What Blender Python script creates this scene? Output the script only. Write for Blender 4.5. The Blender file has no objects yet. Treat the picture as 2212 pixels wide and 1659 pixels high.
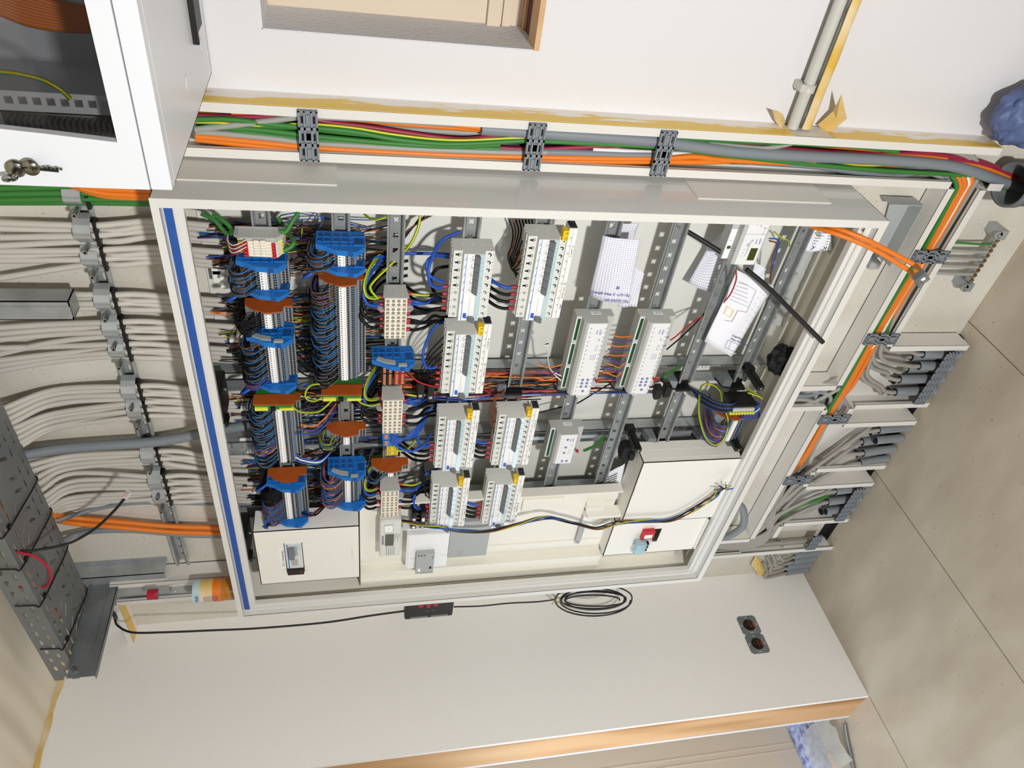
import bpy, bmesh, math, random
from mathutils import Vector, Matrix, noise as mnoise
random.seed(7)
SC = bpy.context.scene
COL = SC.collection
# ------------------------------------------------------------------ camera
CR = ((0.12944334627535584, -0.17337959412317888, -0.9763113950151764),
      (-0.741873896758501, -0.6702210221791446, 0.02066144428280705),
      (-0.657926692294078, 0.721625456002601, -0.21538145042355047))
CP = Vector((0.6425201, -1.1749312, 1.0848184))
CF, CX, CY = 1588.75, 1106.0, 829.5
cam_data = bpy.data.cameras.new('camera'); cam = bpy.data.objects.new('camera', cam_data)
COL.objects.link(cam); SC.camera = cam
cam_data.sensor_width = 36.0; cam_data.lens = CF / 2212.0 * 36.0
cam_data.clip_start = 0.02; cam_data.clip_end = 50
rx, ry, rz = Vector(CR[0]), -Vector(CR[1]), -Vector(CR[2])
cam.matrix_world = Matrix(((rx.x, ry.x, rz.x, CP.x), (rx.y, ry.y, rz.y, CP.y), (rx.z, ry.z, rz.z, CP.z), (0, 0, 0, 1)))
# ------------------------------------------------------------------ world and lights
wd = bpy.data.worlds.new('world'); SC.world = wd; wd.use_nodes = True
bg = wd.node_tree.nodes['Background']
bg.inputs[0].default_value = (0.94, 0.96, 1.0, 1); bg.inputs[1].default_value = 0.09
def area(name, loc, aim, size, power, color=(1, 1, 1), size_y=None):
    l = bpy.data.lights.new(name, 'AREA'); l.shape = 'DISK' if size_y is None else 'RECTANGLE'
    l.size = size
    if size_y: l.size_y = size_y
    l.energy = power; l.color = color
    o = bpy.data.objects.new(name, l); COL.objects.link(o)
    o.location = loc
    o.rotation_euler = (Vector(aim) - Vector(loc)).to_track_quat('-Z', 'Y').to_euler()
    return o
# the builders' work lamp on its stand behind the photographer, 1.2 m above the floor
area('work_lamp', (0.66, -1.95, 0.60), (-0.55, 0.2, 0.65), 0.11, 45, (1.0, 0.985, 0.96))
# daylight from the doorway beside the cabinet
area('doorway_daylight', (-1.95, -1.1, 0.3), (-1.9, -0.2, -0.6), 0.7, 13, (0.75, 0.86, 1.0), 1.2)
# unseen cool fill added far behind the camera to lift ceiling and side wall
area('fill_light', (0.4, -3.9, 1.3), (-1.0, 0.2, 1.4), 1.6, 15, (0.86, 0.92, 1.0), 1.4)
SC.view_settings.view_transform = 'Standard'; SC.view_settings.look = 'None'
SC.view_settings.gamma = 1.0; SC.view_settings.use_curve_mapping = False
SC.view_settings.exposure = -0.05
# ------------------------------------------------------------------ pixel -> point on a real plane
def at(px, py, Y=None, X=None, Z=None):
    a, b, c = px - CX, py - CY, CF
    d = Vector((CR[0][0]*a + CR[1][0]*b + CR[2][0]*c, CR[0][1]*a + CR[1][1]*b + CR[2][1]*c, CR[0][2]*a + CR[1][2]*b + CR[2][2]*c))
    if Y is not None: t = (Y - CP.y) / d.y
    elif X is not None: t = (X - CP.x) / d.x
    else: t = (Z - CP.z) / d.z
    return CP + d * t
# ------------------------------------------------------------------ materials
def lin(c): return c/12.92 if c <= 0.04045 else ((c+0.055)/1.055)**2.4
def rgb(h):
    h = h.lstrip('#'); return tuple(lin(int(h[i:i+2], 16)/255.0) for i in (0, 2, 4)) + (1.0,)
MATS = {}
def mat(name, col, rough=0.5, metal=0.0, spec=0.5, bump=0.0, bscale=60.0, var=0.0, vscale=8.0, trans=0.0, alpha=1.0, coat=0.0, emis=None, estr=0.0, col2=None, ior=1.45):
    m = bpy.data.materials.new(name); m.use_nodes = True
    nt = m.node_tree; b = nt.nodes['Principled BSDF']
    b.inputs['Base Color'].default_value = rgb(col); b.inputs['Roughness'].default_value = rough
    b.inputs['Metallic'].default_value = metal; b.inputs['Specular IOR Level'].default_value = spec
    b.inputs['Transmission Weight'].default_value = trans; b.inputs['Alpha'].default_value = alpha
    b.inputs['Coat Weight'].default_value = coat; b.inputs['IOR'].default_value = ior
    if emis: b.inputs['Emission Color'].default_value = rgb(emis); b.inputs['Emission Strength'].default_value = estr
    if bump or var:
        tc = nt.nodes.new('ShaderNodeTexCoord')
    if var:
        n = nt.nodes.new('ShaderNodeTexNoise'); n.inputs['Scale'].default_value = vscale; n.inputs['Detail'].default_value = 5
        nt.links.new(tc.outputs['Object'], n.inputs['Vector'])
        mx = nt.nodes.new('ShaderNodeMix'); mx.data_type = 'RGBA'
        c = rgb(col); k = 1 - var
        mx.inputs[6].default_value = rgb(col2) if col2 else (c[0]*k, c[1]*k, c[2]*k, 1); mx.inputs[7].default_value = c
        r = nt.nodes.new('ShaderNodeMapRange'); r.inputs[1].default_value = .35; r.inputs[2].default_value = .65
        nt.links.new(n.outputs['Fac'], r.inputs[0]); nt.links.new(r.outputs[0], mx.inputs[0])
        nt.links.new(mx.outputs[2], b.inputs['Base Color'])
    if bump:
        n2 = nt.nodes.new('ShaderNodeTexNoise'); n2.inputs['Scale'].default_value = bscale; n2.inputs['Detail'].default_value = 4
        nt.links.new(tc.outputs['Object'], n2.inputs['Vector'])
        bp = nt.nodes.new('ShaderNodeBump'); bp.inputs['Strength'].default_value = bump; bp.inputs['Distance'].default_value = 0.002
        nt.links.new(n2.outputs['Fac'], bp.inputs['Height']); nt.links.new(bp.outputs[0], b.inputs['Normal'])
    MATS[name] = m
    return m
class NT:  # tiny node helper
    def __init__(s, m): s.t = m.node_tree; s.b = s.t.nodes['Principled BSDF']
    def n(s, typ, **kw):
        o = s.t.nodes.new(typ)
        for k, v in kw.items():
            if k.startswith('i'): o.inputs[int(k[1:])].default_value = v
            else: setattr(o, k, v)
        return o
    def l(s, a, b): s.t.links.new(a, b)
    def mix(s, fac, a, b):
        m = s.n('ShaderNodeMix', data_type='RGBA')
        for k, v in ((0, fac), (6, a), (7, b)):
            if hasattr(v, 'links'): s.l(v, m.inputs[k])
            else: m.inputs[k].default_value = v
        return m.outputs[2]
    def ramp(s, src, p):
        r = s.n('ShaderNodeValToRGB'); e = r.color_ramp.elements
        e[0].position, e[0].color = p[0]; e[1].position, e[1].color = p[-1]
        for q in p[1:-1]:
            k = e.new(q[0]); k.color = q[1]
        s.l(src, r.inputs[0]); return r.outputs[0]

mat('white_paint', '#F4F1EA', .35, bump=.05, bscale=200)
mat('frame_white', '#DDDCD7', .28, coat=.15)
mat('cabinet_grey', '#D6D6D3', .22, coat=.3)
mat('inner_cream', '#ECE9DD', .45)
mat('cover_cream', '#EEECE4', .4)
mat('back_white', '#DEDED6', .5)
mat('trunk_white', '#DEDBD4', .4)
mat('net_white', '#DDE0E5', .35, bump=.05, bscale=400)
mat('galv', '#B4B8B9', .42, .45, var=.25, vscale=18)
mat('galv_dark', '#8A9092', .45, .45, var=.3, vscale=12)
mat('tray_grey', '#7E8284', .5, .3, var=.15, vscale=8)
mat('rail_steel', '#9B9F9F', .42, .35, var=.18, vscale=30)
mat('black', '#131314', .45)
mat('black_wire', '#0E0E11', .5, spec=.3)
mat('blue_wire', '#1B4FAE', .45)
mat('steel_blue_wire', '#2F669C', .5, spec=.3)
mat('brown_wire', '#704429', .5, spec=.3)
mat('grey_wire', '#55595C', .5, spec=.3)
mat('violet_wire', '#5A3D88', .45)
mat('orange_wire', '#E07420', .4)
mat('green_wire', '#3E7A2A', .4)
mat('yellow_wire', '#E0C21E', .4)
mat('red_wire', '#B31F28', .4)
mat('white_wire', '#E5E5E3', .4)
mat('pink_wire', '#C9788A', .4)
mat('orange_cable', '#E2791C', .45)
mat('green_cable', '#387A33', .5)
mat('crimson_cable', '#962643', .45)
mat('grey_cable', '#9D9D97', .5)
mat('light_cable', '#C6C1B8', .5)
mat('duct_cable', '#9B978F', .5)
mat('slate_cable', '#7F868C', .5)
mat('black_cable', '#18181A', .5)
mat('beige_cable', '#AEB09F', .5)
mat('conduit', '#84898C', .6)
mat('clip_grey', '#80868C', .5)
mat('screw', '#B9BDBF', .25, 1.0)
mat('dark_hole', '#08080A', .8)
mat('term_grey', '#8B9093', .5)
mat('term_blue', '#1B6FC0', .45)
mat('term_blue_dark', '#134C8C', .5)
mat('term_green', '#2E7A35', .5)
mat('term_yellow', '#D9DC4E', .5)
mat('orange_plate', '#B4561B', .5, var=.12, vscale=40)
mat('label_white', '#F5F5F3', .5)
mat('ink', '#222226', .6)
mat('ink_blue', '#2F3F9C', .6)
mat('body_light', '#DADBD6', .45)
mat('body_grey', '#A2A5A1', .5)
mat('nose_white', '#EDEEEE', .4)
mat('label_window', '#BBD3D8', .15, coat=.5)
mat('toggle_grey', '#74787B', .4)
mat('marker_blue', '#1F6FC4', .4)
mat('button_blue', '#2C5FC4', .4)
mat('busbar_white', '#EDEDE9', .45)
mat('warn_yellow', '#F0C81A', .45)
mat('ferrule_red', '#A51F2C', .4)
mat('ferrule_blue', '#2440A8', .4)
mat('dist_ivory', '#E9E3D2', .5)
mat('dist_lid', '#C4C4BE', .35, coat=.3)
mat('conn_green', '#1F5A2E', .5)
mat('module_grey', '#B9BBB8', .5)
mat('module_label', '#E4E4E4', .45)
mat('lcd', '#3A4512', .2)
mat('lcd_grey', '#5C6156', .25)
mat('red', '#C0272D', .4)
mat('copper', '#B87443', .35, .9)
mat('blue_tape', '#2C58A6', .5, var=.1, vscale=60)
mat('yellow_tape', '#D8AE3C', .45, bump=.5, bscale=60, var=.25, vscale=12, col2='#E4D3B0')
mat('red_cap', '#B81D34', .45)
mat('clear_blue', '#BFE3EE', .08, alpha=.5, spec=.8)
mat('clear_plastic', '#E9EDEE', .06, alpha=.4, spec=.8)
mat('milky', '#D5D6D4', .25, alpha=.55)
mat('juice', '#B97300', .12)
mat('bottle_pet', '#B4BCBC', .05, alpha=.12, spec=.9)
mat('paper', '#F0F0F4', .7)
mat('paper_white', '#EDEEF5', .7)
mat('bag_blue', '#5D6E9C', .5, bump=.6, bscale=30, var=.35, vscale=9)
mat('smoke_glass', '#1E1C1A', .04, alpha=.32, spec=.8)
mat('rack_dark', '#4A4844', .6)
mat('key_metal', '#8E8C80', .22, 1.0)
mat('pvc_pipe', '#C4C4BC', .4)
mat('sleeve_dark', '#6B6E70', .6)
mat('dark_red', '#5A2A2C', .7)
mat('beige_door', '#D9C9B2', .5)
mat('orange_dot', '#D98A5C', .5)
mat('red_block', '#8A2620', .5)
mat('yellow_block', '#CFCB2A', .5)
mat('brass', '#A88A4A', .3, 1.0)
mat('grey_box', '#A9ADAC', .5)
mat('socket_dark', '#2A1B16', .5)
mat('socket_orange', '#9A4A22', .5)
mat('black_foam', '#0E0E10', .7, bump=.5, bscale=80)
# patterned surfaces
def fibre_board():
    m = mat('fibre_board', '#D5D0C4', .85, bump=.08, bscale=150); N = NT(m)
    tc = N.n('ShaderNodeTexCoord')
    n1 = N.n('ShaderNodeTexNoise', i2=5.0, i3=6.0); N.l(tc.outputs['Object'], n1.inputs['Vector'])
    base = N.ramp(n1.outputs['Fac'], [(.3, rgb('#CBC5B8')), (.7, rgb('#DAD6CB'))])
    mp = N.n('ShaderNodeMapping'); mp.inputs['Scale'].default_value = (1, 1, .45); N.l(tc.outputs['Object'], mp.inputs['Vector'])
    n2 = N.n('ShaderNodeTexNoise', i2=260.0, i3=2.0); N.l(mp.outputs[0], n2.inputs['Vector'])
    sp = N.ramp(n2.outputs['Fac'], [(.66, (0, 0, 0, 1)), (.72, (1, 1, 1, 1))])
    N.l(N.mix(sp, base, rgb('#8F897B')), N.b.inputs['Base Color'])
fibre_board()
def smeared_tape():
    m = mat('smeared_tape', '#D8B24A', .4, bump=.3, bscale=90); N = NT(m)
    tc = N.n('ShaderNodeTexCoord'); mp = N.n('ShaderNodeMapping'); mp.inputs['Scale'].default_value = (1, 30, 5)
    N.l(tc.outputs['Object'], mp.inputs['Vector'])
    n = N.n('ShaderNodeTexNoise', i2=1.6, i3=7.0); N.l(mp.outputs[0], n.inputs['Vector'])
    sy = N.n('ShaderNodeSeparateXYZ'); N.l(tc.outputs['Object'], sy.inputs[0])
    a1 = N.n('ShaderNodeMath', operation='MULTIPLY', i1=9.0); N.l(sy.outputs[1], a1.inputs[0])
    a2 = N.n('ShaderNodeMath', operation='ADD'); N.l(a1.outputs[0], a2.inputs[0]); N.l(n.outputs['Fac'], a2.inputs[1])
    gt = N.ramp(a2.outputs[0], [(.24, (0, 0, 0, 1)), (.29, (1, 1, 1, 1))])
    N.l(N.mix(gt, rgb('#EBC458'), rgb('#F2EAE0')), N.b.inputs['Base Color'])
smeared_tape()
def floor_tiles():
    m = mat('floor_tiles', '#B9AE9C', .45); N = NT(m)
    tc = N.n('ShaderNodeTexCoord')
    mp = N.n('ShaderNodeMapping'); mp.inputs['Scale'].default_value = (1.2, 3.2, 1); mp.inputs['Rotation'].default_value = (0, 0, .5)
    N.l(tc.outputs['Object'], mp.inputs['Vector'])
    n1 = N.n('ShaderNodeTexNoise', i2=3.0, i3=9.0); N.l(mp.outputs[0], n1.inputs['Vector'])
    base = N.ramp(n1.outputs['Fac'], [(.35, rgb('#AEA291')), (.52, rgb('#B6AB99')), (.68, rgb('#BEB4A3'))])
    n2 = N.n('ShaderNodeTexNoise', i2=70.0, i3=3.0); N.l(tc.outputs['Object'], n2.inputs['Vector'])
    sp = N.ramp(n2.outputs['Fac'], [(.67, (0, 0, 0, 1)), (.74, (.6, .6, .6, 1))])
    base = N.mix(sp, base, rgb('#877B6B'))
    sx = N.n('ShaderNodeSeparateXYZ'); N.l(tc.outputs['Object'], sx.inputs[0])
    def seam(out, off, per, w):
        a = N.n('ShaderNodeMath', operation='ADD', i1=off); N.l(out, a.inputs[0])
        b = N.n('ShaderNodeMath', operation='PINGPONG', i1=per/2); N.l(a.outputs[0], b.inputs[0])
        c = N.n('ShaderNodeMath', operation='LESS_THAN', i1=w); N.l(b.outputs[0], c.inputs[0]); return c.outputs[0]
    s1 = seam(sx.outputs[0], 0.41 + 6.0, .6, .0016); s2 = seam(sx.outputs[1], 8.8, 2.4, .0016)
    mxm = N.n('ShaderNodeMath', operation='MAXIMUM'); N.l(s1, mxm.inputs[0]); N.l(s2, mxm.inputs[1])
    N.l(N.mix(mxm.outputs[0], base, rgb('#6E6456')), N.b.inputs['Base Color'])
floor_tiles()
def wood(name, c1, c2, c3, scale=(1, 12, 12), plank=None):
    m = mat(name, c1, .55); N = NT(m)
    tc = N.n('ShaderNodeTexCoord'); mp = N.n('ShaderNodeMapping'); mp.inputs['Scale'].default_value = scale
    N.l(tc.outputs['Object'], mp.inputs['Vector'])
    n1 = N.n('ShaderNodeTexNoise', i2=2.2, i3=6.0, i5=1.2); N.l(mp.outputs[0], n1.inputs['Vector'])
    base = N.ramp(n1.outputs['Fac'], [(.3, rgb(c2)), (.5, rgb(c1)), (.75, rgb(c3))])
    v = N.n('ShaderNodeTexVoronoi'); v.inputs['Scale'].default_value = 1.0
    mp2 = N.n('ShaderNodeMapping'); mp2.inputs['Scale'].default_value = tuple(max(2.2, s*.55) for s in scale); N.l(tc.outputs['Object'], mp2.inputs['Vector'])
    N.l(mp2.outputs[0], v.inputs['Vector'])
    k = N.ramp(v.outputs['Distance'], [(.05, (1, 1, 1, 1)), (.13, (0, 0, 0, 1))])
    N.l(N.mix(k, base, rgb(c2)), N.b.inputs['Base Color'])
    return m
wood('pine', '#C99F72', '#A0703F', '#D6B386', (8, 8, .9))
wood('ceiling_wood', '#EEE5D2', '#D3C6AE', '#F4EDDD', (.9, 7, 7))
mat('floor_slot', '#17171A', .8)
def plaster():
    m = mat('rough_plaster', '#DCDDE2', .8, bump=.9, bscale=120)
plaster()
def wall_paint(name, c):
    m = mat(name, c, .75, bump=.25, bscale=320); return m
wall_paint('wall_white', '#DCDBDC'); wall_paint('wall_left_paint', '#F0EEEA')
def grid_paper():
    m = mat('grid_paper', '#EBEBF2', .7); N = NT(m)
    tc = N.n('ShaderNodeTexCoord'); sx = N.n('ShaderNodeSeparateXYZ'); N.l(tc.outputs['UV'], sx.inputs[0])
    def g(out):
        b = N.n('ShaderNodeMath', operation='PINGPONG', i1=.5); N.l(out, b.inputs[0])
        c = N.n('ShaderNodeMath', operation='LESS_THAN', i1=.07); N.l(b.outputs[0], c.inputs[0]); return c.outputs[0]
    mm = N.n('ShaderNodeMath', operation='MAXIMUM'); N.l(g(sx.outputs[0]), mm.inputs[0]); N.l(g(sx.outputs[1]), mm.inputs[1])
    N.l(N.mix(mm.outputs[0], rgb('#EFEFF4'), rgb('#9A9CC0')), N.b.inputs['Base Color'])
grid_paper()
def gy():  # green and yellow striped wire
    m = mat('pe_wire', '#D9C21E', .4); N = NT(m)
    tc = N.n('ShaderNodeTexCoord'); sx = N.n('ShaderNodeSeparateXYZ'); N.l(tc.outputs['UV'], sx.inputs[0])
    c0 = N.n('ShaderNodeMath', operation='MULTIPLY', i1=3.0); N.l(sx.outputs[1], c0.inputs[0])
    c = N.n('ShaderNodeMath', operation='PINGPONG', i1=.5); N.l(c0.outputs[0], c.inputs[0])
    d = N.n('ShaderNodeMath', operation='LESS_THAN', i1=.25); N.l(c.outputs[0], d.inputs[0])
    N.l(N.mix(d.outputs[0], rgb('#E0C51C'), rgb('#2F8A2E')), N.b.inputs['Base Color'])
gy()
def corr(name, c):  # corrugated conduit
    m = mat(name, c, .6); N = NT(m)
    tc = N.n('ShaderNodeTexCoord'); sx = N.n('ShaderNodeSeparateXYZ'); N.l(tc.outputs['UV'], sx.inputs[0])
    q = N.n('ShaderNodeMath', operation='MULTIPLY', i1=250.0); N.l(sx.outputs[0], q.inputs[0])
    c2 = N.n('ShaderNodeMath', operation='PINGPONG', i1=.5); N.l(q.outputs[0], c2.inputs[0])
    bp = N.n('ShaderNodeBump'); bp.inputs['Strength'].default_value = 1.0; bp.inputs['Distance'].default_value = .004
    N.l(c2.outputs[0], bp.inputs['Height']); N.l(bp.outputs[0], N.b.inputs['Normal'])
corr('corrugated', '#85898B'); corr('corrugated_dark', '#3A3C3E')
def grille():
    m = mat('floor_sheet', '#A9B5E0', .6); N = NT(m)
    tc = N.n('ShaderNodeTexCoord'); n = N.n('ShaderNodeTexNoise', i2=45.0, i3=6.0); N.l(tc.outputs['Object'], n.inputs['Vector'])
    n2 = N.n('ShaderNodeTexNoise', i2=6.0, i3=3.0); N.l(tc.outputs['Object'], n2.inputs['Vector'])
    f = N.ramp(n.outputs['Fac'], [(.35, rgb('#6E7AA8')), (.6, rgb('#C4D0F5'))])
    g = N.ramp(n2.outputs['Fac'], [(.45, (0, 0, 0, 1)), (.6, (.8, .8, .8, 1))])
    N.l(N.mix(g, f, rgb('#5C5A66')), N.b.inputs['Base Color'])
grille()
# ------------------------------------------------------------------ mesh builder
class MB:
    def __init__(s): s.v = []; s.f = []; s.m = []; s.uv = {}; s.sm = []
    def _a(s, vs, fs, mi=0, smooth=False, uvs=None):
        o = len(s.v); s.v += [Vector(v) for v in vs]
        for k, f in enumerate(fs):
            s.f.append([o + i for i in f]); s.m.append(mi); s.sm.append(smooth)
            if uvs: s.uv[len(s.f)-1] = uvs[k]
    def box(s, x0, x1, y0, y1, z0, z1, m=0):
        if x0 > x1: x0, x1 = x1, x0
        if y0 > y1: y0, y1 = y1, y0
        if z0 > z1: z0, z1 = z1, z0
        s._a([(x0,y0,z0),(x1,y0,z0),(x1,y1,z0),(x0,y1,z0),(x0,y0,z1),(x1,y0,z1),(x1,y1,z1),(x0,y1,z1)],
             [(0,3,2,1),(4,5,6,7),(0,1,5,4),(1,2,6,5),(2,3,7,6),(3,0,4,7)], m); return s
    def bbox(s, x0, x1, y0, y1, z0, z1, r=.002, m=0):  # box with chamfered edges on all sides
        if x0 > x1: x0, x1 = x1, x0
        if y0 > y1: y0, y1 = y1, y0
        if z0 > z1: z0, z1 = z1, z0
        r = min(r, (x1-x0)*.45, (y1-y0)*.45, (z1-z0)*.45)
        b = bmesh.new(); bmesh.ops.create_cube(b, size=1)
        for v in b.verts: v.co = Vector(((x0+x1)/2 + v.co.x*(x1-x0), (y0+y1)/2 + v.co.y*(y1-y0), (z0+z1)/2 + v.co.z*(z1-z0)))
        bmesh.ops.bevel(b, geom=b.edges[:], offset=r, segments=2, affect='EDGES', profile=.6)
        b.verts.index_update(); s._a([v.co.copy() for v in b.verts], [[v.index for v in f.verts] for f in b.faces], m); b.free(); return s
    def quad(s, a, b, c, d, m=0, uv=None): s._a([a, b, c, d], [(0,1,2,3)], m, False, [uv] if uv else None); return s
    def poly(s, pts, m=0): s._a(pts, [tuple(range(len(pts)))], m); return s
    def prism(s, pts, ax, a, b, m=0):  # 2D polygon pts extruded along axis ax between a and b
        def P(p, t):
            q = list(p); q.insert(ax, t); return tuple(q)
        n = len(pts); s._a([P(p, a) for p in pts] + [P(p, b) for p in pts],
             [tuple(range(n))[::-1], tuple(range(n, 2*n))] + [(i, (i+1) % n, n + (i+1) % n, n + i) for i in range(n)], m); return s
    def slab(s, outer, holes, ax, a, b, m=0):  # plate with holes: outer/hole polygons in 2D
        bm = bmesh.new(); loops = []
        for P in [outer] + holes:
            vs = [bm.verts.new((p[0], p[1], 0)) for p in P]
            loops.append([bm.edges.new((vs[i], vs[(i+1) % len(vs)])) for i in range(len(vs))])
        bmesh.ops.triangle_fill(bm, use_beauty=True, use_dissolve=False, edges=[e for l in loops for e in l])
        bm.verts.index_update()
        def P3(p, t):
            q = [p[0], p[1]]; q.insert(ax, t); return tuple(q)
        vs = [v.co.copy() for v in bm.verts]; n = len(vs); fs = [[v.index for v in f.verts] for f in bm.faces]
        es = [(e.verts[0].index, e.verts[1].index) for l in loops for e in l]
        s._a([P3(v, a) for v in vs] + [P3(v, b) for v in vs], [f[::-1] for f in fs] + [[i+n for i in f] for f in fs] + [(i, j, j+n, i+n) for i, j in es], m)
        bm.free(); return s
    def cyl(s, c, r, ax, h, n=16, m=0, r2=None, smooth=True):  # from c along axis ax by h
        r2 = r if r2 is None else r2
        u, w = [i for i in range(3) if i != ax]; vs = []
        for rr, t in ((r, 0), (r2, h)):
            for k in range(n):
                p = list(c); p[u] += rr*math.cos(2*math.pi*k/n); p[w] += rr*math.sin(2*math.pi*k/n); p[ax] += t; vs.append(tuple(p))
        s._a(vs, [(k, (k+1) % n, n+(k+1) % n, n+k) for k in range(n)], m, smooth)
        s._a(vs, [tuple(range(n))[::-1], tuple(range(n, 2*n))], m); return s
    def lathe(s, prof, c, ax=2, n=24, m=0, smooth=True):  # prof: list of (radius, t)
        u, w = [i for i in range(3) if i != ax]; vs = []
        for r, t in prof:
            for k in range(n):
                p = list(c); p[u] += r*math.cos(2*math.pi*k/n); p[w] += r*math.sin(2*math.pi*k/n); p[ax] += t; vs.append(tuple(p))
        s._a(vs, [(j*n+k, j*n+(k+1) % n, (j+1)*n+(k+1) % n, (j+1)*n+k) for j in range(len(prof)-1) for k in range(n)], m, smooth); return s
    def tube(s, pts, r, n=8, m=0, res=6, cap=True, straight=False, flat=None):
        pts = [Vector(p) for p in pts]
        P = pts if straight or len(pts) < 3 else catmull(pts, res)
        rs = r if isinstance(r, (list, tuple)) else None
        t0 = (P[1]-P[0]).normalized(); up = Vector((0, 0, 1)) if abs(t0.z) < .9 else Vector((0, 1, 0))
        nx = t0.cross(up).normalized(); vs = []; d = 0.0; L = []
        for i, p in enumerate(P):
            t = (P[min(i+1, len(P)-1)] - P[max(i-1, 0)]).normalized()
            nx = (nx - t*nx.dot(t)).normalized(); ny = t.cross(nx)
            if i: d += (p - P[i-1]).length
            L.append(d)
            rr = r if rs is None else rs[0] + (rs[1]-rs[0])*i/(len(P)-1)
            for k in range(n):
                a = 2*math.pi*k/n; vs.append(p + nx*(rr*math.cos(a)) + ny*(rr*math.sin(a))*(flat or 1))
        fs, uv = [], []
        for i in range(len(P)-1):
            for k in range(n):
                fs.append((i*n+k, i*n+(k+1) % n, (i+1)*n+(k+1) % n, (i+1)*n+k))
                uv.append([(L[i], k/n), (L[i], (k+1)/n), (L[i+1], (k+1)/n), (L[i+1], k/n)])
        s._a(vs, fs, m, True, uv)
        if cap: s._a(vs[:n], [tuple(range(n))[::-1]], m); s._a(vs[-n:], [tuple(range(n))], m)
        return s
    def text(s, body, size, origin, right, up, m=0, center=False, depth=.0003):
        cu = bpy.data.curves.new('t', 'FONT'); cu.body = body; cu.size = size
        cu.resolution_u = 2
        if center: cu.align_x = 'CENTER'; cu.align_y = 'CENTER'
        ob = bpy.data.objects.new('t', cu); COL.objects.link(ob)
        dg = bpy.context.evaluated_depsgraph_get(); me = bpy.data.meshes.new_from_object(ob.evaluated_get(dg))
        R, U = Vector(right).normalized(), Vector(up).normalized(); Nn = R.cross(U); O = Vector(origin)
        s._a([O + R*v.co.x + U*v.co.y + Nn*depth for v in me.vertices], [tuple(p.vertices) for p in me.polygons], m)
        bpy.data.objects.remove(ob); bpy.data.curves.remove(cu); bpy.data.meshes.remove(me); return s
    def xf(s, M, i0=0):
        for i in range(i0, len(s.v)): s.v[i] = M @ s.v[i]
        return s
    def build(s, name, mats, parent=None, loc=None):
        me = bpy.data.meshes.new(name); off = Vector((0, 0, 0))
        if parent is not None:
            q = parent
            while q is not None: off += Vector(q.location); q = q.parent
        if loc is not None: off += Vector(loc)
        me.from_pydata([tuple(v - off) for v in s.v], [], s.f)
        if isinstance(mats, str): mats = [mats]
        for k in mats: me.materials.append(MATS[k])
        me.polygons.foreach_set('material_index', s.m); me.polygons.foreach_set('use_smooth', s.sm)
        if s.uv:
            ul = me.uv_layers.new(name='UVMap')
            for fi, uvs in s.uv.items():
                for li, c in zip(me.polygons[fi].loop_indices, uvs): ul.data[li].uv = c
        me.update()
        o = bpy.data.objects.new(name, me); COL.objects.link(o)
        if parent is not None: o.parent = parent
        if loc is not None: o.location = loc
        return o
def catmull(P, res):
    out = []; n = len(P)
    for i in range(n-1):
        p0 = P[i-1] if i else P[0]*2 - P[1]
        p1, p2 = P[i], P[i+1]; p3 = P[i+2] if i+2 < n else P[-1]*2 - P[-2]
        for k in range(res):
            t = k/res; out.append(.5*((2*p1) + (p2-p0)*t + (2*p0-5*p1+4*p2-p3)*t*t + (3*p1-p0-3*p2+p3)*t**3))
    out.append(P[-1]); return out
def tag(o, label=None, cat=None, group=None, kind=None):
    if label: o['label'] = label
    if cat: o['category'] = cat
    if group: o['group'] = group
    if kind: o['kind'] = kind
    return o
def empty(name, loc, label, cat, group=None):
    o = bpy.data.objects.new(name, None); COL.objects.link(o); o.location = loc; o.empty_display_size = .02
    return tag(o, label, cat, group)
def struct(name, mb, mats, label=None): return tag(mb.build(name, mats), label, None, None, 'structure')
def dup(root, delta, label=None, group=None):
    r = root.copy(); COL.objects.link(r); r.location = Vector(root.location) + Vector(delta)
    if label: r['label'] = label
    if group: r['group'] = group
    for ch in list(root.children):
        c = ch.copy(); COL.objects.link(c); c.parent = r
        for g in list(ch.children):
            d = g.copy(); COL.objects.link(d); d.parent = c
    return r
ORD = ['top', 'second', 'third', 'fourth', 'fifth', 'sixth', 'seventh', 'eighth', 'ninth', 'tenth', 'eleventh', 'twelfth', 'thirteenth', 'fourteenth', 'fifteenth', 'sixteenth', 'seventeenth', 'eighteenth', 'nineteenth', 'twentieth']
def ordn(i):
    if i < 20: return ORD[i]
    n = i + 1; return str(n) + {1: 'st', 2: 'nd', 3: 'rd'}.get(n % 10, 'th')
# ================================================================== the room
D, ZF, ZC, XL = 0.20, -0.60, 1.945, -1.61
YF = .14  # front plane of the cable trunking
b = MB(); b.box(XL-.16, .108, D, D+.12, ZF, ZC)
struct('wall_back', b, 'fibre_board', 'speckled beige fibre board wall behind the open cabinet and trunking')
b = MB(); X0, X1, Z0, Z1 = .214, 1.1, .737, 1.218
b.box(.108, X0, D, .34, ZF, ZC).box(X1, 2.6, D, .34, ZF, ZC).box(X0, X1, D, .34, ZF, Z0).box(X0, X1, D, .34, Z1, ZC)
struct('wall_right', b, 'wall_white', 'smooth white plastered wall with a small recess')
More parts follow.
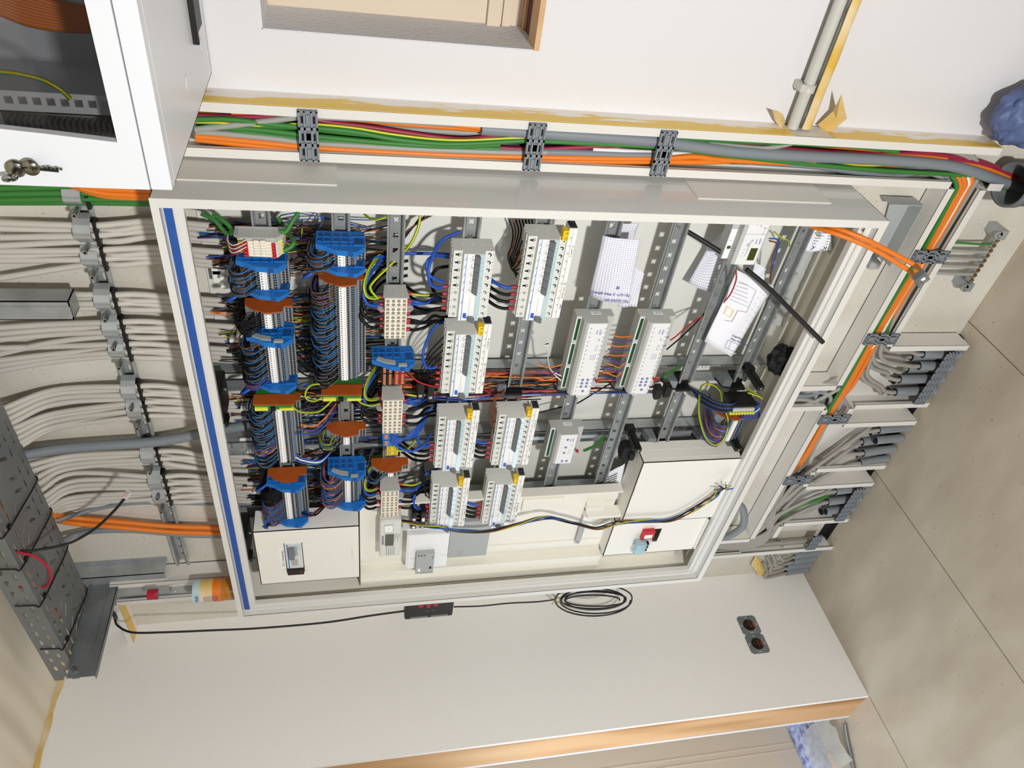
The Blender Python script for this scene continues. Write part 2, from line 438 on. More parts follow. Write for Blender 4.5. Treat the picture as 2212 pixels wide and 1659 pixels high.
# recess with beige frame
b = MB(); b.box(X0-.001, X0+.0015, D+.001, .34, Z0, Z1).box(X0, X1, D+.001, .34, Z1-.0015, Z1+.001)
struct('trim_1', b, 'rough_plaster', 'grey rough plaster lining of the wall recess')
b = MB(); b.box(X0, X1, D-.001, D+.055, Z0-.004, Z0+.006).box(X0, X1, D+.11, .345, Z0-.004, Z0+.006)
struct('trim_2', b, 'pine', 'raw wooden board edge along the foot of the wall recess')
b = MB(); b.box(X0, X1, D+.055, D+.11, Z0-.006, Z0+.001)
struct('trim_3', b, 'dark_red', 'dark red gap beside the wooden board in the recess')
b = MB(); b.box(X0-.02, X1, .335, .36, Z0-.03, Z1)
fr = struct('window_1', b, 'beige_door', 'beige framed panel at the back of the wall recess')
b = MB(); b.box(X0+.0, X1, .327, .335, Z0+.03, Z0+.045).box(X0, X1, .322, .335, Z0+.05, Z0+.075).box(X0+.075, X1, .320, .335, Z0+.10, Z0+.43)
b.build('window_frame', 'beige_door', fr)
b = MB(); b.box(X0+.13, X1, .318, .321, Z0+.13, Z0+.36); b.build('window_pane', 'lcd_grey', fr)
# left wall with raw timber end at the doorway
b = MB(); b.box(XL-.012, XL, -.30, D, ZF, ZC); struct('wall_left', b, 'wall_left_paint', 'off-white painted side wall with the double socket')
b = MB(); b.box(XL-.152, XL-.012, -.298, D, ZF, ZC); struct('trim_4', b, 'pine', 'raw knotty timber end of the wall at the doorway')
b = MB(); b.box(XL-.164, XL-.152, -.30, D, ZF, ZC); struct('trim_5', b, 'wall_white', 'thin white plasterboard edge on the far side of the timber')
b = MB(); b.box(-4, 3.0, -4, D+.2, ZF-.05, ZF); struct('floor', b, 'floor_tiles', 'beige stone-look tiled floor')
b = MB(); b.box(-3, 1.2, -1.6, D+.2, ZC, ZC+.05); struct('ceiling', b, 'ceiling_wood', 'whitewashed timber board ceiling')
b = MB(); b.box(-2.25, -2.18, -3, D+.2, ZF, ZC)
for y in (-.1, -.22, -.245, -.42, -.8): b.box(-2.181, -2.1785, y, y+.004, ZF, ZC)
struct('wall_far', b, 'beige_door', 'beige boarded wall of the next room seen through the doorway')
# masking tape over the joint of ceiling and side wall
tape = MB(); n = 26
P = []
for i in range(n+1):
    y = D - i*(.95/n); w = .016 + .003*math.sin(i*1.7) + .002*math.sin(i*.6)
    P.append((y, w))
for i in range(n):
    (y0, w0), (y1, w1) = P[i], P[i+1]
    tape.quad((XL+.0012, y0, ZC-.001), (XL+.0012, y1, ZC-.001), (XL+.0012, y1, ZC-w1), (XL+.0012, y0, ZC-w0))
tag(tape.build('masking_tape', 'yellow_tape'), 'yellow masking tape strip along the joint of timber ceiling and side wall', 'tape')
# protective sheet and plastic film on the floor beyond the doorway
b = MB(); b.box(-2.178, -1.99, -2.2, .15, ZF+.001, ZF+.003)
tag(b.build('floor_sheet', 'floor_sheet'), 'bluish white speckled protective sheet on the floor beyond the doorway', 'floor sheet')
b = MB(); pts = []
for i in range(9):
    for j in range(5):
        pts.append((-2.08 + j*.06 + .01*math.sin(i*2), -.24 - i*.022, ZF + .012 + .02*abs(math.sin(i*1.3+j*2.1))))
b._a(pts, [(i*5+j, i*5+j+1, (i+1)*5+j+1, (i+1)*5+j) for i in range(8) for j in range(4)], 0, True)
tag(b.build('plastic_film', 'milky'), 'crumpled translucent plastic film lying on the floor at the doorway', 'plastic film')
b = MB(); b.box(-1.99, -1.965, -1.5, -.34, ZF+.001, ZF+.006)
tag(b.build('tape_strip', 'yellow_tape'), 'yellow tape strip on the floor edge beyond the doorway', 'tape')
b = MB(); b.tube([(-1.80, -.31, ZF+.008), (-1.83, -.36, ZF+.01), (-1.88, -.45, ZF+.01), (-1.95, -.52, ZF+.008)], .008, 8, flat=.5)
tag(b.build('rubber_seal', 'galv_dark'), 'bent dark seal strip lying on the tiles at the doorway', 'seal')
# ================================================================== trunking
TRW = 'trunk_white'
def trunk(name, label, axis, a0, a1, u0, u1, group=None, base=True, lip=.017, sides=(1, 1)):
    """open wall trunking: axis 2 = vertical (u = X), axis 0 = horizontal (u = Z)"""
    loc = (u0, D, a0) if axis == 2 else (a0, D, u0)
    r = empty(name, loc, label, 'trunking', group)
    def bx(m, p0, p1, y0, y1):
        if axis == 2: m.box(p0, p1, y0, y1, a0, a1)
        else: m.box(a0, a1, y0, y1, p0, p1)
    if base:
        m = MB(); bx(m, u0, u1, D-.003, D-.0005); m.build('trunking_base', TRW, r)
    for s, (p, q) in enumerate(((u0, 1), (u1, -1))):
        if not sides[s]: continue
        m = MB(); bx(m, p, p+q*.002, YF, D-.0005); bx(m, p, p+q*lip, YF-.001, YF+.0015); bx(m, p+q*(lip-.002), p+q*lip, YF, YF+.009)
        m.build('side_rail', TRW, r)
    return r
tr_r = trunk('cable_trunking', 'tall open white trunking full of coloured cables right of the cabinet', 2, -.315, 1.55, .008, .108, sides=(0, 1))
for a0, a1 in ((-.2355, 1.55),):
    m = MB(); m.box(.008, .010, YF, D, a0, a1).box(.008, .025, YF-.001, YF+.0015, a0, a1).box(.023, .025, YF, YF+.009, a0, a1); m.build('side_rail', TRW, tr_r)
m = MB(); m.box(.008, .010, YF, D, -.375, -.3375).box(.008, .025, YF-.001, YF+.0015, -.375, -.3375); m.build('side_rail', TRW, tr_r)
tr_h = empty('cable_trunking', (-1.4, D, -.338), 'open white trunking running level below the cabinet carrying orange and grey cables', 'trunking')
m = MB(); m.box(-1.397, .008, D-.003, D-.0005, -.3375, -.2355); m.build('trunking_base', TRW, tr_h)
for x0, x1 in ((-.588, .008), (-1.293, -.684)):
    m = MB(); m.box(x0, x1, YF, D, -.2375, -.2355).box(x0, x1, YF-.001, YF+.0015, -.2525, -.2355).box(x0, x1, YF, YF+.009, -.2525, -.2505)
    m.build('side_rail', TRW, tr_h)
for x0, x1 in ((-.449, .008), (-.742, -.682), (-1.027, -.959), (-1.296, -1.235)):
    m = MB(); m.box(x0, x1, YF, D, -.3375, -.3355).box(x0, x1, YF-.001, YF+.0015, -.3375, -.3205).box(x0, x1, YF, YF+.009, -.3225, -.3205)
    m.build('side_rail', TRW, tr_h)
tr_b1 = trunk('cable_trunking', 'short upright white trunking feeding grey cables into the middle of the cabinet foot', 2, -.2375, -.02, -.684, -.588, base=True)
tr_l = trunk('cable_trunking', 'tall white trunking at the room corner beside the cabinet', 2, -.2375, 1.76, -1.397, -1.293, base=True)
m = MB(); m.box(-1.397, -1.395, YF, D, -.6, -.2375).box(-1.397, -1.380, YF-.001, YF+.0015, -.6, -.2375); m.build('side_rail', TRW, tr_l)
for k, (xa, xb, wh) in enumerate(((-.684, -.449, 'by the coloured trunking'), (-.959, -.742, 'in the middle of the three'), (-1.235, -1.027, 'nearest the room corner'))):
    trunk('floor_trunking', 'wide open floor trunking holding grey conduits, ' + wh, 2, -.585, -.3375, xa, xb, 'floor stubs of trunking')
# ceiling-level stub with taped underside
tr_t = empty('cable_trunking', (XL, D, 1.755), 'short white trunking stub with a yellow taped underside at the top of the corner', 'trunking')
m = MB(); m.box(XL+.001, -1.397, YF-.001, YF+.0015, 1.757, 1.774).box(XL+.001, -1.397, YF, D, 1.757, 1.759).box(XL+.001, -1.397, D-.003, D, 1.757, 1.85); m.build('side_rail', TRW, tr_t)
m = MB(); m.box(XL+.001, -1.397, YF+.004, D-.001, 1.7555, 1.757); m.build('masking_tape', 'smeared_tape', tr_t)
m = MB()
m.box(.1081, .1092, YF+.001, D-.0005, .19, 1.32).box(.1081, .1092, YF+.001, D-.0005, -.314, .10)
m.build('masking_tape', 'smeared_tape', tr_r)
b = MB(); b.box(-1.60, -.455, .178, D, ZF, ZF+.0015); b.box(-1.60, -.455, D-.004, D, ZF, ZF+.028); struct('trim_6', b, 'floor_slot', 'dark gap between the floor tiles and the wall')
# grey retaining clips across the open trunking
def clip(par, axis, c, u0, u1, w=.034):
    m = MB(); y0, y1 = YF-.0085, YF-.0005
    def bx(a, b_, p, q, ya, yb, mi=0):
        if axis == 2: m.box(p, q, ya, yb, c+a, c+b_, mi)
        else: m.box(c+a, c+b_, ya, yb, p, q, mi)
    L = u1-u0; h = w/2
    bx(-h, h, u0, u1, y0+.004, y1, 0)
    for a in (-h, -h*.45, h*.25, h*.8): bx(a, a+h*.2, u0, u1, y0, y0+.005)
    for f in (0, .30, .33, .62, .65, .96): bx(-h, h, u0+L*f, u0+L*(f+.03), y0, y0+.005)
    for f in (.08, .4, .42, .75):
        bx(-h*.22, h*.2, u0+L*f, u0+L*(f+.16), y0+.001, y0+.0045, 0)
    for f in (.1, .40, .74):
        for a in (-h*.72, h*.5): bx(a, a+h*.22, u0+L*f, u0+L*(f+.14), y0+.0035, y0+.0043, 1)
    o = m.build('cable_clip', ['clip_grey', 'dark_hole'], par); return o
for z in (at(667, 290, YF).z, at(1153, 320, YF).z, at(1430, 335, YF).z): clip(tr_r, 2, z, .012, .106)
for x in (at(2020, 553, YF).x, at(1905, 730, YF).x, at(1807, 903, YF).x, at(1723, 1035, YF).x): clip(tr_h, 0, x, -.334, -.238)
# ------------------------------------------------------------------ main distribution cabinet
CAB = empty('distribution_cabinet', (-.65, D, 0), 'large open white steel distribution cabinet with grey rails and wired terminals', 'cabinet')
W, H = 1.3, 1.4
m = MB()
m.box(-W, -W+.0015, .0015, D, 0, H).box(-.0015, 0, .0015, D, 0, H).box(-W, 0, .0015, D, H-.0015, H).box(-W, 0, .0015, .12, 0, .0015)
m.build('outer_shell', 'cabinet_grey', CAB)
m = MB(); m.box(-W+.002, -.002, D-.006, D-.002, .002, H-.03); m.build('back_panel', 'back_white', CAB)
m = MB(); fw, fl = .017, .026
o = [(-W, 0), (0, 0), (0, H), (-W, H)]; i_ = [(-W+fw, fw), (-fw, fw), (-fw, H-.013), (-W+fw, H-.013)]
m.slab(o, [i_], 1, -.001, .0015)
# return lips and inner steps of the door rebate
m.box(-W+fw-.0015, -W+fw, 0, .018, fw, H-.013).box(-fw, -fw+.0015, 0, .018, fw, H-.013).box(-W+fw, -fw, 0, .018, H-.013, H-.0115).box(-W+fw, -fw, 0, .018, fw-.0015, fw)
m.build('door_frame', 'frame_white', CAB)
m = MB(); o = [(-W+.004, .004), (-.004, .004), (-.004, H-.004), (-W+.004, H-.004)]; i_ = [(-W+.040, .046), (-.020, .046), (-.020, H-.044), (-W+.040, H-.044)]
m.slab(o, [i_], 1, .018, .020)
m.box(-W+.040, -.020, .020, .032, H-.046, H-.044).box(-W+.040, -.020, .020, .034, .044, .046).box(-W+.039, -W+.041, .020, .034, .046, H-.044)
m.box(-W+.032, -.02, .012, .018, .030, .036).box(-W+.028, -W+.034, .012, .018, .036, H-.04)
m.build('inner_frame', 'frame_white', CAB)
m = MB(); m.box(-W+.024, -.0172, .0155, .0178, H-.0290, H-.0155); m.build('blue_seal', 'blue_tape', CAB)['label'] = 'blue tape strip along the upper rebate'
# inner left side lining with bosses and bottom gutter
m = MB(); m.box(-W+.002, -W+.012, .034, D-.006, .004, H-.004)
m.box(-W+.012, -1.03, .10, .104, .06, .33).box(-W+.012, -W+.02, .05, .054, .02, H-.03)
for z in (.10, .30, .62, .95, 1.27): m.cyl((-W+.012, .045, z), .012, 0, .006, 16)
m.build('side_lining', 'inner_cream', CAB)
m = MB(); m.box(-W+.012, -.02, .034, D-.006, .003, .010)
for x in (-.15, -.3, -.45, -.6, -.8, -1.0, -1.15): m.cyl((x, .09, .010), .012, 2, .002, 20)
m.box(-W+.03, -.03, .075, .079, .010, .030).box(-W+.03, -.03, .125, .129, .010, .022)
m.build('floor_gutter', 'inner_cream', CAB)
for k in range(7):
    xk = (-.075, -.235, -.255, -.395, -.60, -.745, -.90)[k]; m = MB(); m.bbox(xk-.016, xk+.016, .150, .156, 1.295, 1.352, .002); m.bbox(xk-.014, xk-.006, .128, .156, 1.312, 1.335, .002); m.bbox(xk+.004, xk+.014, .120, .156, 1.300, 1.318, .002); m.build('plastic_hook', 'cover_cream', CAB)
# pale adhesive plates on the outside right face
for z0, z1 in ((1.10, 1.385), (.10, .40)):
    m = MB(); m.box(.0002, .0022, .065, .150, z0, z1) ; m.build('cover_plate', 'trunk_white', CAB)
m = MB()
for sx, sz in ((-.012, .012),): m.cyl((-.03, .017, .037), .004, 1, -.004, 12)
m.build('screw', 'screw', CAB)
# ================================================================== rails and uprights
def arc(cx, cy, r, a0, a1, n): return [(cx + r*math.cos(a0+(a1-a0)*k/n), cy + r*math.sin(a0+(a1-a0)*k/n)) for k in range(n+1)]
def cross(cx, cz, s=.0064, w=.0024):
    pts = []
    for k in range(4):
        a = math.pi/4 + k*math.pi/2; ca, sa = math.cos(a), math.sin(a)
        for (u, v) in ((s, -w), (s, w), (w, w)): pts.append((cx + u*ca - v*sa, cz + u*sa + v*ca))
    return pts
RZ = [1.240, 1.095, .990, .841, .6965, .5455, .3965, .2525, .1000]
ROWN = ['nearest the blue tape', 'second from the blue tape', 'third from the blue tape', 'fourth from the blue tape', 'fifth from the blue tape', 'sixth from the blue tape', 'seventh from the blue tape', 'second from the foot', 'nearest the foot']
def rail(r, x1, x0, part):
    z = RZ[r]; m = MB(); y = .10
    holes = []; x = x1 - .034
    while x > x0 + .03:
        holes.append(cross(x, z)); x -= .0345
    m.slab([(x0, z-.0125), (x1, z-.0125), (x1, z+.0125), (x0, z+.0125)], holes, 1, y+.0135, y+.015)
    for s in (-1, 1):
        m.box(x0, x1, y, y+.015, z+s*.0125-.0007, z+s*.0125+.0007)
        m.box(x0, x1, y, y+.0013, z+s*.0125, z+s*.0175)
    o = m.build('din_rail', 'rail_steel', None, (x1, y, z))
    tag(o, 'grey slotted mounting rail, %s, %s' % (ROWN[r], part), 'rail', 'mounting rails')
    return o
for r in range(9):
    rail(r, -.024, -.530, 'half nearer the coloured cables')
    rail(r, -.572, [-1.05, -1.0, -.975, -.99, -.985, -.98, -.992, -.747, -.747][r], 'half farther from them')
# screws on visible rail ends
def upright(x0, x1, y, z0, z1, label, slots):
    m = MB(); holes = []; z = z0+.012
    while z < z1-.01:
        for xx in ((x0+.006, x1-.006) if slots else (x0+.006, x0+.0145, x1-.0145, x1-.006)):
            holes.append([(xx-.002, z-.0022), (xx+.002, z-.0022), (xx+.002, z+.0022), (xx-.002, z+.0022)])
        z += .0105 if slots else .024
    m.slab([(x0, z0), (x1, z0), (x1, z1), (x0, z1)], holes, 1, y, y+.0015)
    m.box(x0, x0+.0015, y, y+.035, z0, z1).box(x1-.0015, x1, y, y+.035, z0, z1)
    if not slots: m.box((x0+x1)/2-.006, (x0+x1)/2+.006, y-.004, y, z0, z1)
    return tag(m.build('mounting_upright', 'galv', None, (x0, y, z0)), label, 'upright')
upright(-.560, -.505, .140, .015, 1.385, 'perforated galvanised upright behind the rails, nearest the coloured-cable trunking', True)
upright(-.780, -.735, .145, .015, 1.385, 'double ribbed galvanised upright behind the rails, middle of the three', False)
upright(-1.025, -.975, .140, .30, 1.385, 'perforated galvanised upright behind the rails, beside the cream covers', True)
# black plastic rail feet
def foot(x, r, plate, label):
    z = RZ[r]; t = empty('rail_bracket', (x, .13, z), label, 'bracket', 'rail brackets')
    m = MB(); m.box(x-.012, x+.016, .1155, .139, z-.019, z+.019); m.prism([(.098, z+.020), (.104, z+.040), (.139, z+.048), (.139, z+.018), (.116, z+.018)], 0, x-.014, x-.009)
    m.bbox(x-.016, x-.008, .094, .116, z-.021, z+.021, .002)
    m.build('plastic_foot', 'black', t)
    if plate:
        m = MB(); m.prism([(.100, z+.0205), (.105, z+.040), (.139, z+.047), (.139, z+.0205)], 0, x-.0088, x+.014)
        m.build('steel_plate', 'galv_dark', t)
    m = MB(); m.cyl((x+.012, .1132, z+.0), .0038, 1, -.0022, 10).cyl((x+.031, .1132, z), .003, 1, -.001, 10); m.build('screw', 'screw', t)
for r in range(3, 9):
    foot(-.538, r, True, 'black plastic foot at the middle upright, rail %s' % ROWN[r])
    m2 = {3: -.99, 4: -.985, 5: -.98, 6: -.992, 7: -.747, 8: -.747}[r]
    foot(m2, r, True, 'black plastic foot at the far rail end, rail %s' % ROWN[r])
for (x, w) in ((-.52, 'upper one by the blue tape'), (-1.025, 'lower one by the cream cover')):
    t = empty('cover_latch', (x, .10, 1.37), 'black plastic cover latch at the cabinet head, ' + w, 'latch', 'black cover latches')
    m = MB(); m.bbox(x-.048, x+.042, .04, .12, 1.352, 1.372, .003); m.bbox(x-.045, x-.03, .028, .06, 1.345, 1.365, .003)
    for k in range(4): m.box(x-.03+k*.016, x-.020+k*.016, .036, .041, 1.355, 1.369)
    m.build('latch_body', 'black', t)
    m = MB(); m.cyl((x-.038, .0285, 1.355), .004, 1, -.001, 12).cyl((x+.04, .06, 1.345), .0035, 1, -.002, 12); m.build('screw', 'screw', t)
for k, (p0, p1) in enumerate((((1357, 922), 0), ((1568, 922), 0), ((1612, 790), 0))):
    a = at(*p0, Y=.108)
    t = empty('cover_latch', a, 'black latch by the big cream cover, ' + ['nearer the blue tape', 'nearer the cabinet foot', 'loose one beside the black foam'][k], 'latch', 'black cover latches')
    m = MB(); m.bbox(a.x-.008, a.x+.006, .022, .112, a.z-.011, a.z+.008, .002).bbox(a.x-.006, a.x+.010, .085, .112, a.z-.014, a.z+.012, .003).box(a.x+.006, a.x+.009, .03, .075, a.z-.007, a.z+.004)
    m.build('latch_body', 'black', t)
    m = MB(); m.cyl((a.x-.001, .022, a.z-.002), .003, 1, -.001, 12); m.build('screw', 'screw', t)
# ================================================================== breakers
def ring_arc(m, cx, y, cz, r, w, a0, a1, mi, n=10):
    o = arc(cx, cz, r, a0, a1, n); i_ = arc(cx, cz, r-w, a1, a0, n)
    pts = o + i_; k = len(pts)
    m._a([(p[0], y, p[1]) for p in pts], [(j, j+1, k-2-j, k-1-j) for j in range(n)], mi)
PB = [(.097, -.041), (.097, .0405), (.051, .0405), (.051, .0225), (.039, .0215), (.039, -.0205), (.051, -.0225), (.051, -.041)]
def mcb_proto():
    r = empty('circuit_breaker', (0, 0, 0), 'x', 'circuit breaker')
    m = MB(); w = .0176; m.prism(PB, 0, -w, 0, 0)
    # conductor screw keyhole and lower terminal crescent
    m.cyl((-w/2, .0508, .0290), .0044, 1, -.0004, 14, 1); m.cyl((-w/2, .0508, .0350), .0020, 1, -.0005, 10, 2); m.box(-w/2-.0020, -w/2+.0020, .0504, .0508, .030, .036, 1)
    ring_arc(m, -w/2, .0505, -.0310, .0044, .0023, math.radians(200), math.radians(420), 2)
    m.cyl((-w/2+.001, .0508, -.0385), .0011, 1, -.0003, 8, 1)
    for z in (-.04, -.02, .0, .02): m.cyl((0, .075, z), .0016, 0, .0006, 8, 0)
    for k in range(3): m.box(-w+.001, -.001, .06+k*.011, .064+k*.011, .0405, .0425, 0)   # ribbed head
    m.build('housing', ['body_light', 'body_grey', 'black'], r)
    m = MB(); m.box(-w+.0004, -.0004, .0386, .039, -.0098, .0212, 0); m.box(-w+.001, -.001, .0384, .0386, .0150, .0162, 1)
    m.bbox(-w+.003, -.003, .0350, .0390, .0008, .0050, .0008, 0).box(-w+.005, -.009, .0348, .0350, .0018, .0040, 2); m.box(-w+.003, -.006, .0384, .0386, .0080, .0084, 2).box(-w+.003, -.008, .0384, .0386, .0060, .0064, 2).box(-w+.003, -.007, .0384, .0386, .0105, .0108, 2)
    m.text('hager', .0032, (-w+.0025, .0384, .0174), (1, 0, 0), (0, 0, 1), 1)
    m.build('front_plate', ['nose_white', 'marker_blue', 'body_grey'], r)
    m = MB(); m.box(-w+.0007, -.0007, .0372, .039, -.0202, -.0102); m.build('label_window', 'label_window', r)
    m = MB(); m.prism([(.039, .0006), (.039, -.0082), (.0265, -.0098), (.0245, -.0080), (.032, -.0012)], 0, -w+.0006, -.0006); m.build('toggle', 'toggle_grey', r)
    return r
def rcd_proto():
    r = empty('residual_current_device', (0, 0, 0), 'x', 'residual current device')
    W4 = .0716; m = MB(); m.prism(PB, 0, -W4, 0, 0)
    for k in range(4):
        x = -.009 - k*.018
        m.cyl((x, .0508, .030), .0034, 1, -.0004, 14, 1); m.box(x-.003, x+.003, .0503, .0508, .0375, .0382, 1)
        ring_arc(m, x, .0505, -.0305, .0038, .0016, math.radians(200), math.radians(430), 2)
        m.box(x-.0006, x+.0006, .0503, .0508, -.0385, -.0365, 1)
        for j in range(3): m.box(x-.008, x+.008, .06+j*.011, .064+j*.011, .0405, .0425, 0)
    m.build('housing', ['body_light', 'body_grey', 'black'], r)
    m = MB(); m.box(-W4+.0006, -.0006, .0386, .039, -.0098, .0212, 0); m.box(-W4+.001, -.001, .0383, .0386, .0150, .0163, 1)
    m.box(-.05, -.012, .0383, .0386, .0010, .0013, 2); m.box(-W4+.006, -W4+.009, .0380, .0386, .004, .008, 3)
    m.text('hager', .0036, (-.028, .0382, .0172), (1, 0, 0), (0, 0, 1), 1); m.text('0,03 A', .003, (-W4+.008, .0382, -.001), (1, 0, 0), (0, 0, 1), 2)
    m.build('front_plate', ['nose_white', 'marker_blue', 'ink', 'body_grey'], r)
    m = MB(); m.box(-W4+.0007, -.0007, .0374, .039, -.0202, -.0102); m.build('label_window', 'label_window', r)
    m = MB(); m.bbox(-.0625, -.0520, .0345, .039, .0060, .0120, .0008); m.build('test_button', 'button_blue', r)
    m = MB(); m.prism([(.039, .004), (.039, -.008), (.028, -.011), (.026, -.008), (.033, .001)], 0, -W4+.001, -W4+.012); m.build('toggle', 'toggle_grey', r)
    return r
MCB, RCD = mcb_proto(), rcd_proto(); MCB_used = RCD_used = False
def put(proto, used, loc, label, group):
    if not used: proto.location = loc; proto['label'] = label; proto['group'] = group; return proto
    return dup(proto, Vector(loc) - Vector(proto.location), label, group)
CN = ['right by the cabinet edge', 'in the second block from it', 'in the third block', 'in the fourth block']
def bank(x, r, n, name, busbar=True, wires=True):
    global MCB_used, RCD_used
    z = RZ[r]
    for k in range(n):
        put(MCB, MCB_used, (x - .018*k, 0, z), 'slim grey-toggled breaker, %s from the photo top in the %s' % (ordn(k), name), 'circuit breakers'); MCB_used = True
    x4 = x - .018*n
    put(RCD, RCD_used, (x4, 0, z), 'wide blue-buttoned residual current device ending the ' + name, 'residual current devices'); RCD_used = True
    if busbar:
        t = empty('busbar_cover', (x+.02, .045, z-.045), 'white lettered busbar strip with yellow caps under the ' + name, 'busbar', 'busbar strips')
        L0, L1 = x+.022, x4 - .070; m = MB()
        m.bbox(L1, L0, .045, .075, z-.0545, z-.0375, .001, 0); m.box(L1, L0, .0446, .045, z-.0462, z-.0458, 1)
        k = 0; xx = L0-.020
        while xx > L1+.012:
            m.text(('L2', 'L1', 'L3')[k % 3], .0046, (xx-.003, .0444, z-.0445), (1, 0, 0), (0, 0, 1), 1); xx -= .018; k += 1
        m.text('hager', .0055, (L1+.025, .0444, z-.0528), (1, 0, 0), (0, 0, 1), 2)
        m.text('CE', .0055, (L1+.085, .0444, z-.0528), (1, 0, 0), (0, 0, 1), 1)
        m.text('KDN380A  10mm2', .0036, (L1+.052, .0444, z-.0522), (1, 0, 0), (0, 0, 1), 1)
        m.text('AC 230/400V  63A', .0036, (L0-.065, .0444, z-.0522), (1, 0, 0), (0, 0, 1), 1)
        for j in range(4): m.box(L0, L0+.003, .048+j*.0065, .051+j*.0065, z-.0535, z-.0385, 1)
        m.build('strip', ['busbar_white', 'ink', 'ink_blue'], t)
        for j in range(2):
            xa = L0 - .003 - j*.0115; m = MB(); m.bbox(xa-.0108, xa, .040, .058, z-.0372, z-.025, .0012, 0)
            m.prism([(xa-.0085, z-.0345), (xa-.0022, z-.0345), (xa-.0053, z-.0285)], 1, .0394, .0400, 1); m.prism([(xa-.0073, z-.0338), (xa-.0034, z-.0338), (xa-.0053, z-.030)], 1, .0391, .0395, 0)
            m.build('warning_cap', ['warn_yellow', 'ink'], t)
BANKS = [(-.1205, 3, 5, 'first bank on the fourth rail', False),
         (-.3195, 3, 6, 'second bank on the fourth rail', True), (-.575, 3, 6, 'third bank on the fourth rail', True),
         (-.817, 3, 6, 'last bank on the fourth rail', True), (-.0845, 4, 7, 'first bank on the fifth rail', True),
         (-.574, 4, 6, 'middle bank on the fifth rail', True), (-.818, 4, 6, 'last bank on the fifth rail', True)]
for bnk in BANKS: bank(*bnk)
# ================================================================== terminals
PT = [(.0824, .0461), (.0751, .0452), (.0693, .0378), (.0636, .033), (.058, .0266), (.0525, .0123), (.0484, .0059), (.0484, -.0053), (.0531, -.027), (.0704, -.029), (.0720, -.0454), (.098, -.0454), (.098, .0461)]
def term_proto(name, mats, mk=True):
    r = empty(name, (0, 0, 0), 'x', 'terminal block'); w = .0054; m = MB(); m.prism(PT, 0, -w, 0, 0)
    m.box(-w+.0010, -.0010, .0482, .0500, -.0120, -.0088, 1)
    for z in (.0098, .0165, .0215): m.box(-w+.001, -.001, .050+(z-.0098)*.5, .0540+(z-.0098)*.5, z-.0014, z+.0014, 1)
    m.box(-w+.0010, -.0010, .0500, .0535, -.0195, -.0168, 1).box(-w+.0010, -.0010, .0505, .0540, -.0228, -.0205, 1).box(-w+.0022, -.0010, .0512, .0550, -.0262, -.0240, 3)
    for z in (-.0345, -.041): m.box(-w+.0010, -.0010, .0700, .0712, z-.0020, z+.0020, 1)
    m.build('housing', mats, r)
    m = MB(); m.box(-w-.0002, .0000, .0462, .0484, -.0064, .0066, 0); m.box(-w+.0016, -.0016, .0460, .0462, .0020, .0046, 1).box(-w+.0020, -.0020, .0460, .0462, -.0042, -.0026, 1)
    m.build('marker', ['label_white', 'ink'], r); return r
TG = term_proto('terminal_block', ['term_grey', 'dark_hole', 'red', 'marker_blue'])
used = {id(TG): False}
def terminals(x0, x1, r, name, proto=TG, pitch=.0058):
    out = []; x = x0; k = 0
    while x > x1 + pitch*.5:
        lab = 'slim %s terminal block, %s down %s' % ('grey', ordn(k), name)
        out.append(put(proto, used[id(proto)], (x, 0, RZ[r]), lab, 'terminal blocks')); used[id(proto)] = True
        x -= pitch; k += 1
    return out
def plate(x, r, w, name, shape='slope', mats='orange_plate', s=1.0):
    z = RZ[r]; pts = [(y, z+q*s) for y, q in PT] if shape == 'slope' else [(.0727, z+.050), (.0420, z+.050), (.0420, z-.036), (.0727, z-.037)]
    m = MB(); m.prism(pts, 0, x-w, x)
    return tag(m.build('end_plate', mats, None, (x, .07, z)), name, 'end plate', 'terminal end plates')
def blue_clamp(x, r, w, name, grey=False, dz=0):
    z = RZ[r] + dz; t = empty('supply_terminal', (x, .09, z), name, 'terminal block', 'blue supply terminals')
    P = [(.0734, .047), (.0512, .047), (.044, .030), (.030, .010), (.024, -.027), (.043, -.044), (.080, -.0445), (.098, -.040), (.098, .046)]
    m = MB(); m.prism([(y, z+q) for y, q in P], 0, x-w, x, 0)
    # moulded ribs on the visible cheek
    for q in (.034, .018, .002, -.014): m.box(x, x+.0018, .040 if q < .03 else .052, .088, z+q-.0008, z+q+.0008, 0)
    m.box(x, x+.0018, .058, .0595, z-.022, z+.044, 0).box(x, x+.0018, .074, .0755, z-.022, z+.044, 0).box(x, x+.0018, .0455, .047, z-.02, z+.03, 0)
    m.box(x, x+.0022, .045, .049, z-.043, z-.022, 0).box(x, x+.0022, .075, .079, z-.043, z-.022, 0)
    for q in (.038, .026, .010, -.006):
        for y0 in (.0605, .0765): m.box(x+.0002, x+.0006, y0, y0+.012, z+q-.005, z+q+.004, 1)
    m.box(x+.0003, x+.0008, .050, .073, z-.040, z-.025, 1)
    m.build('housing', ['term_blue', 'term_blue_dark'], t)
    m = MB(); m.box(x-w+.001, x-.001, .0250, .0265, z-.026, z-.012); m.box(x-w+.002, x-.002, .0245, .0252, z-.022, z-.016); m.build('marker_slot', 'term_blue_dark', t)
    if grey:
        m = MB(); m.prism([(.050, z+.038), (.037, z+.016), (.034, z-.002), (.046, z-.002), (.052, z+.020), (.060, z+.034)], 0, x, x+.003); m.box(x, x+.004, .028, .036, z-.026, z-.008); m.build('bridge', 'body_grey', t)
    return t
RL = ['the rail nearest the blue tape', 'the second rail', 'the third rail']
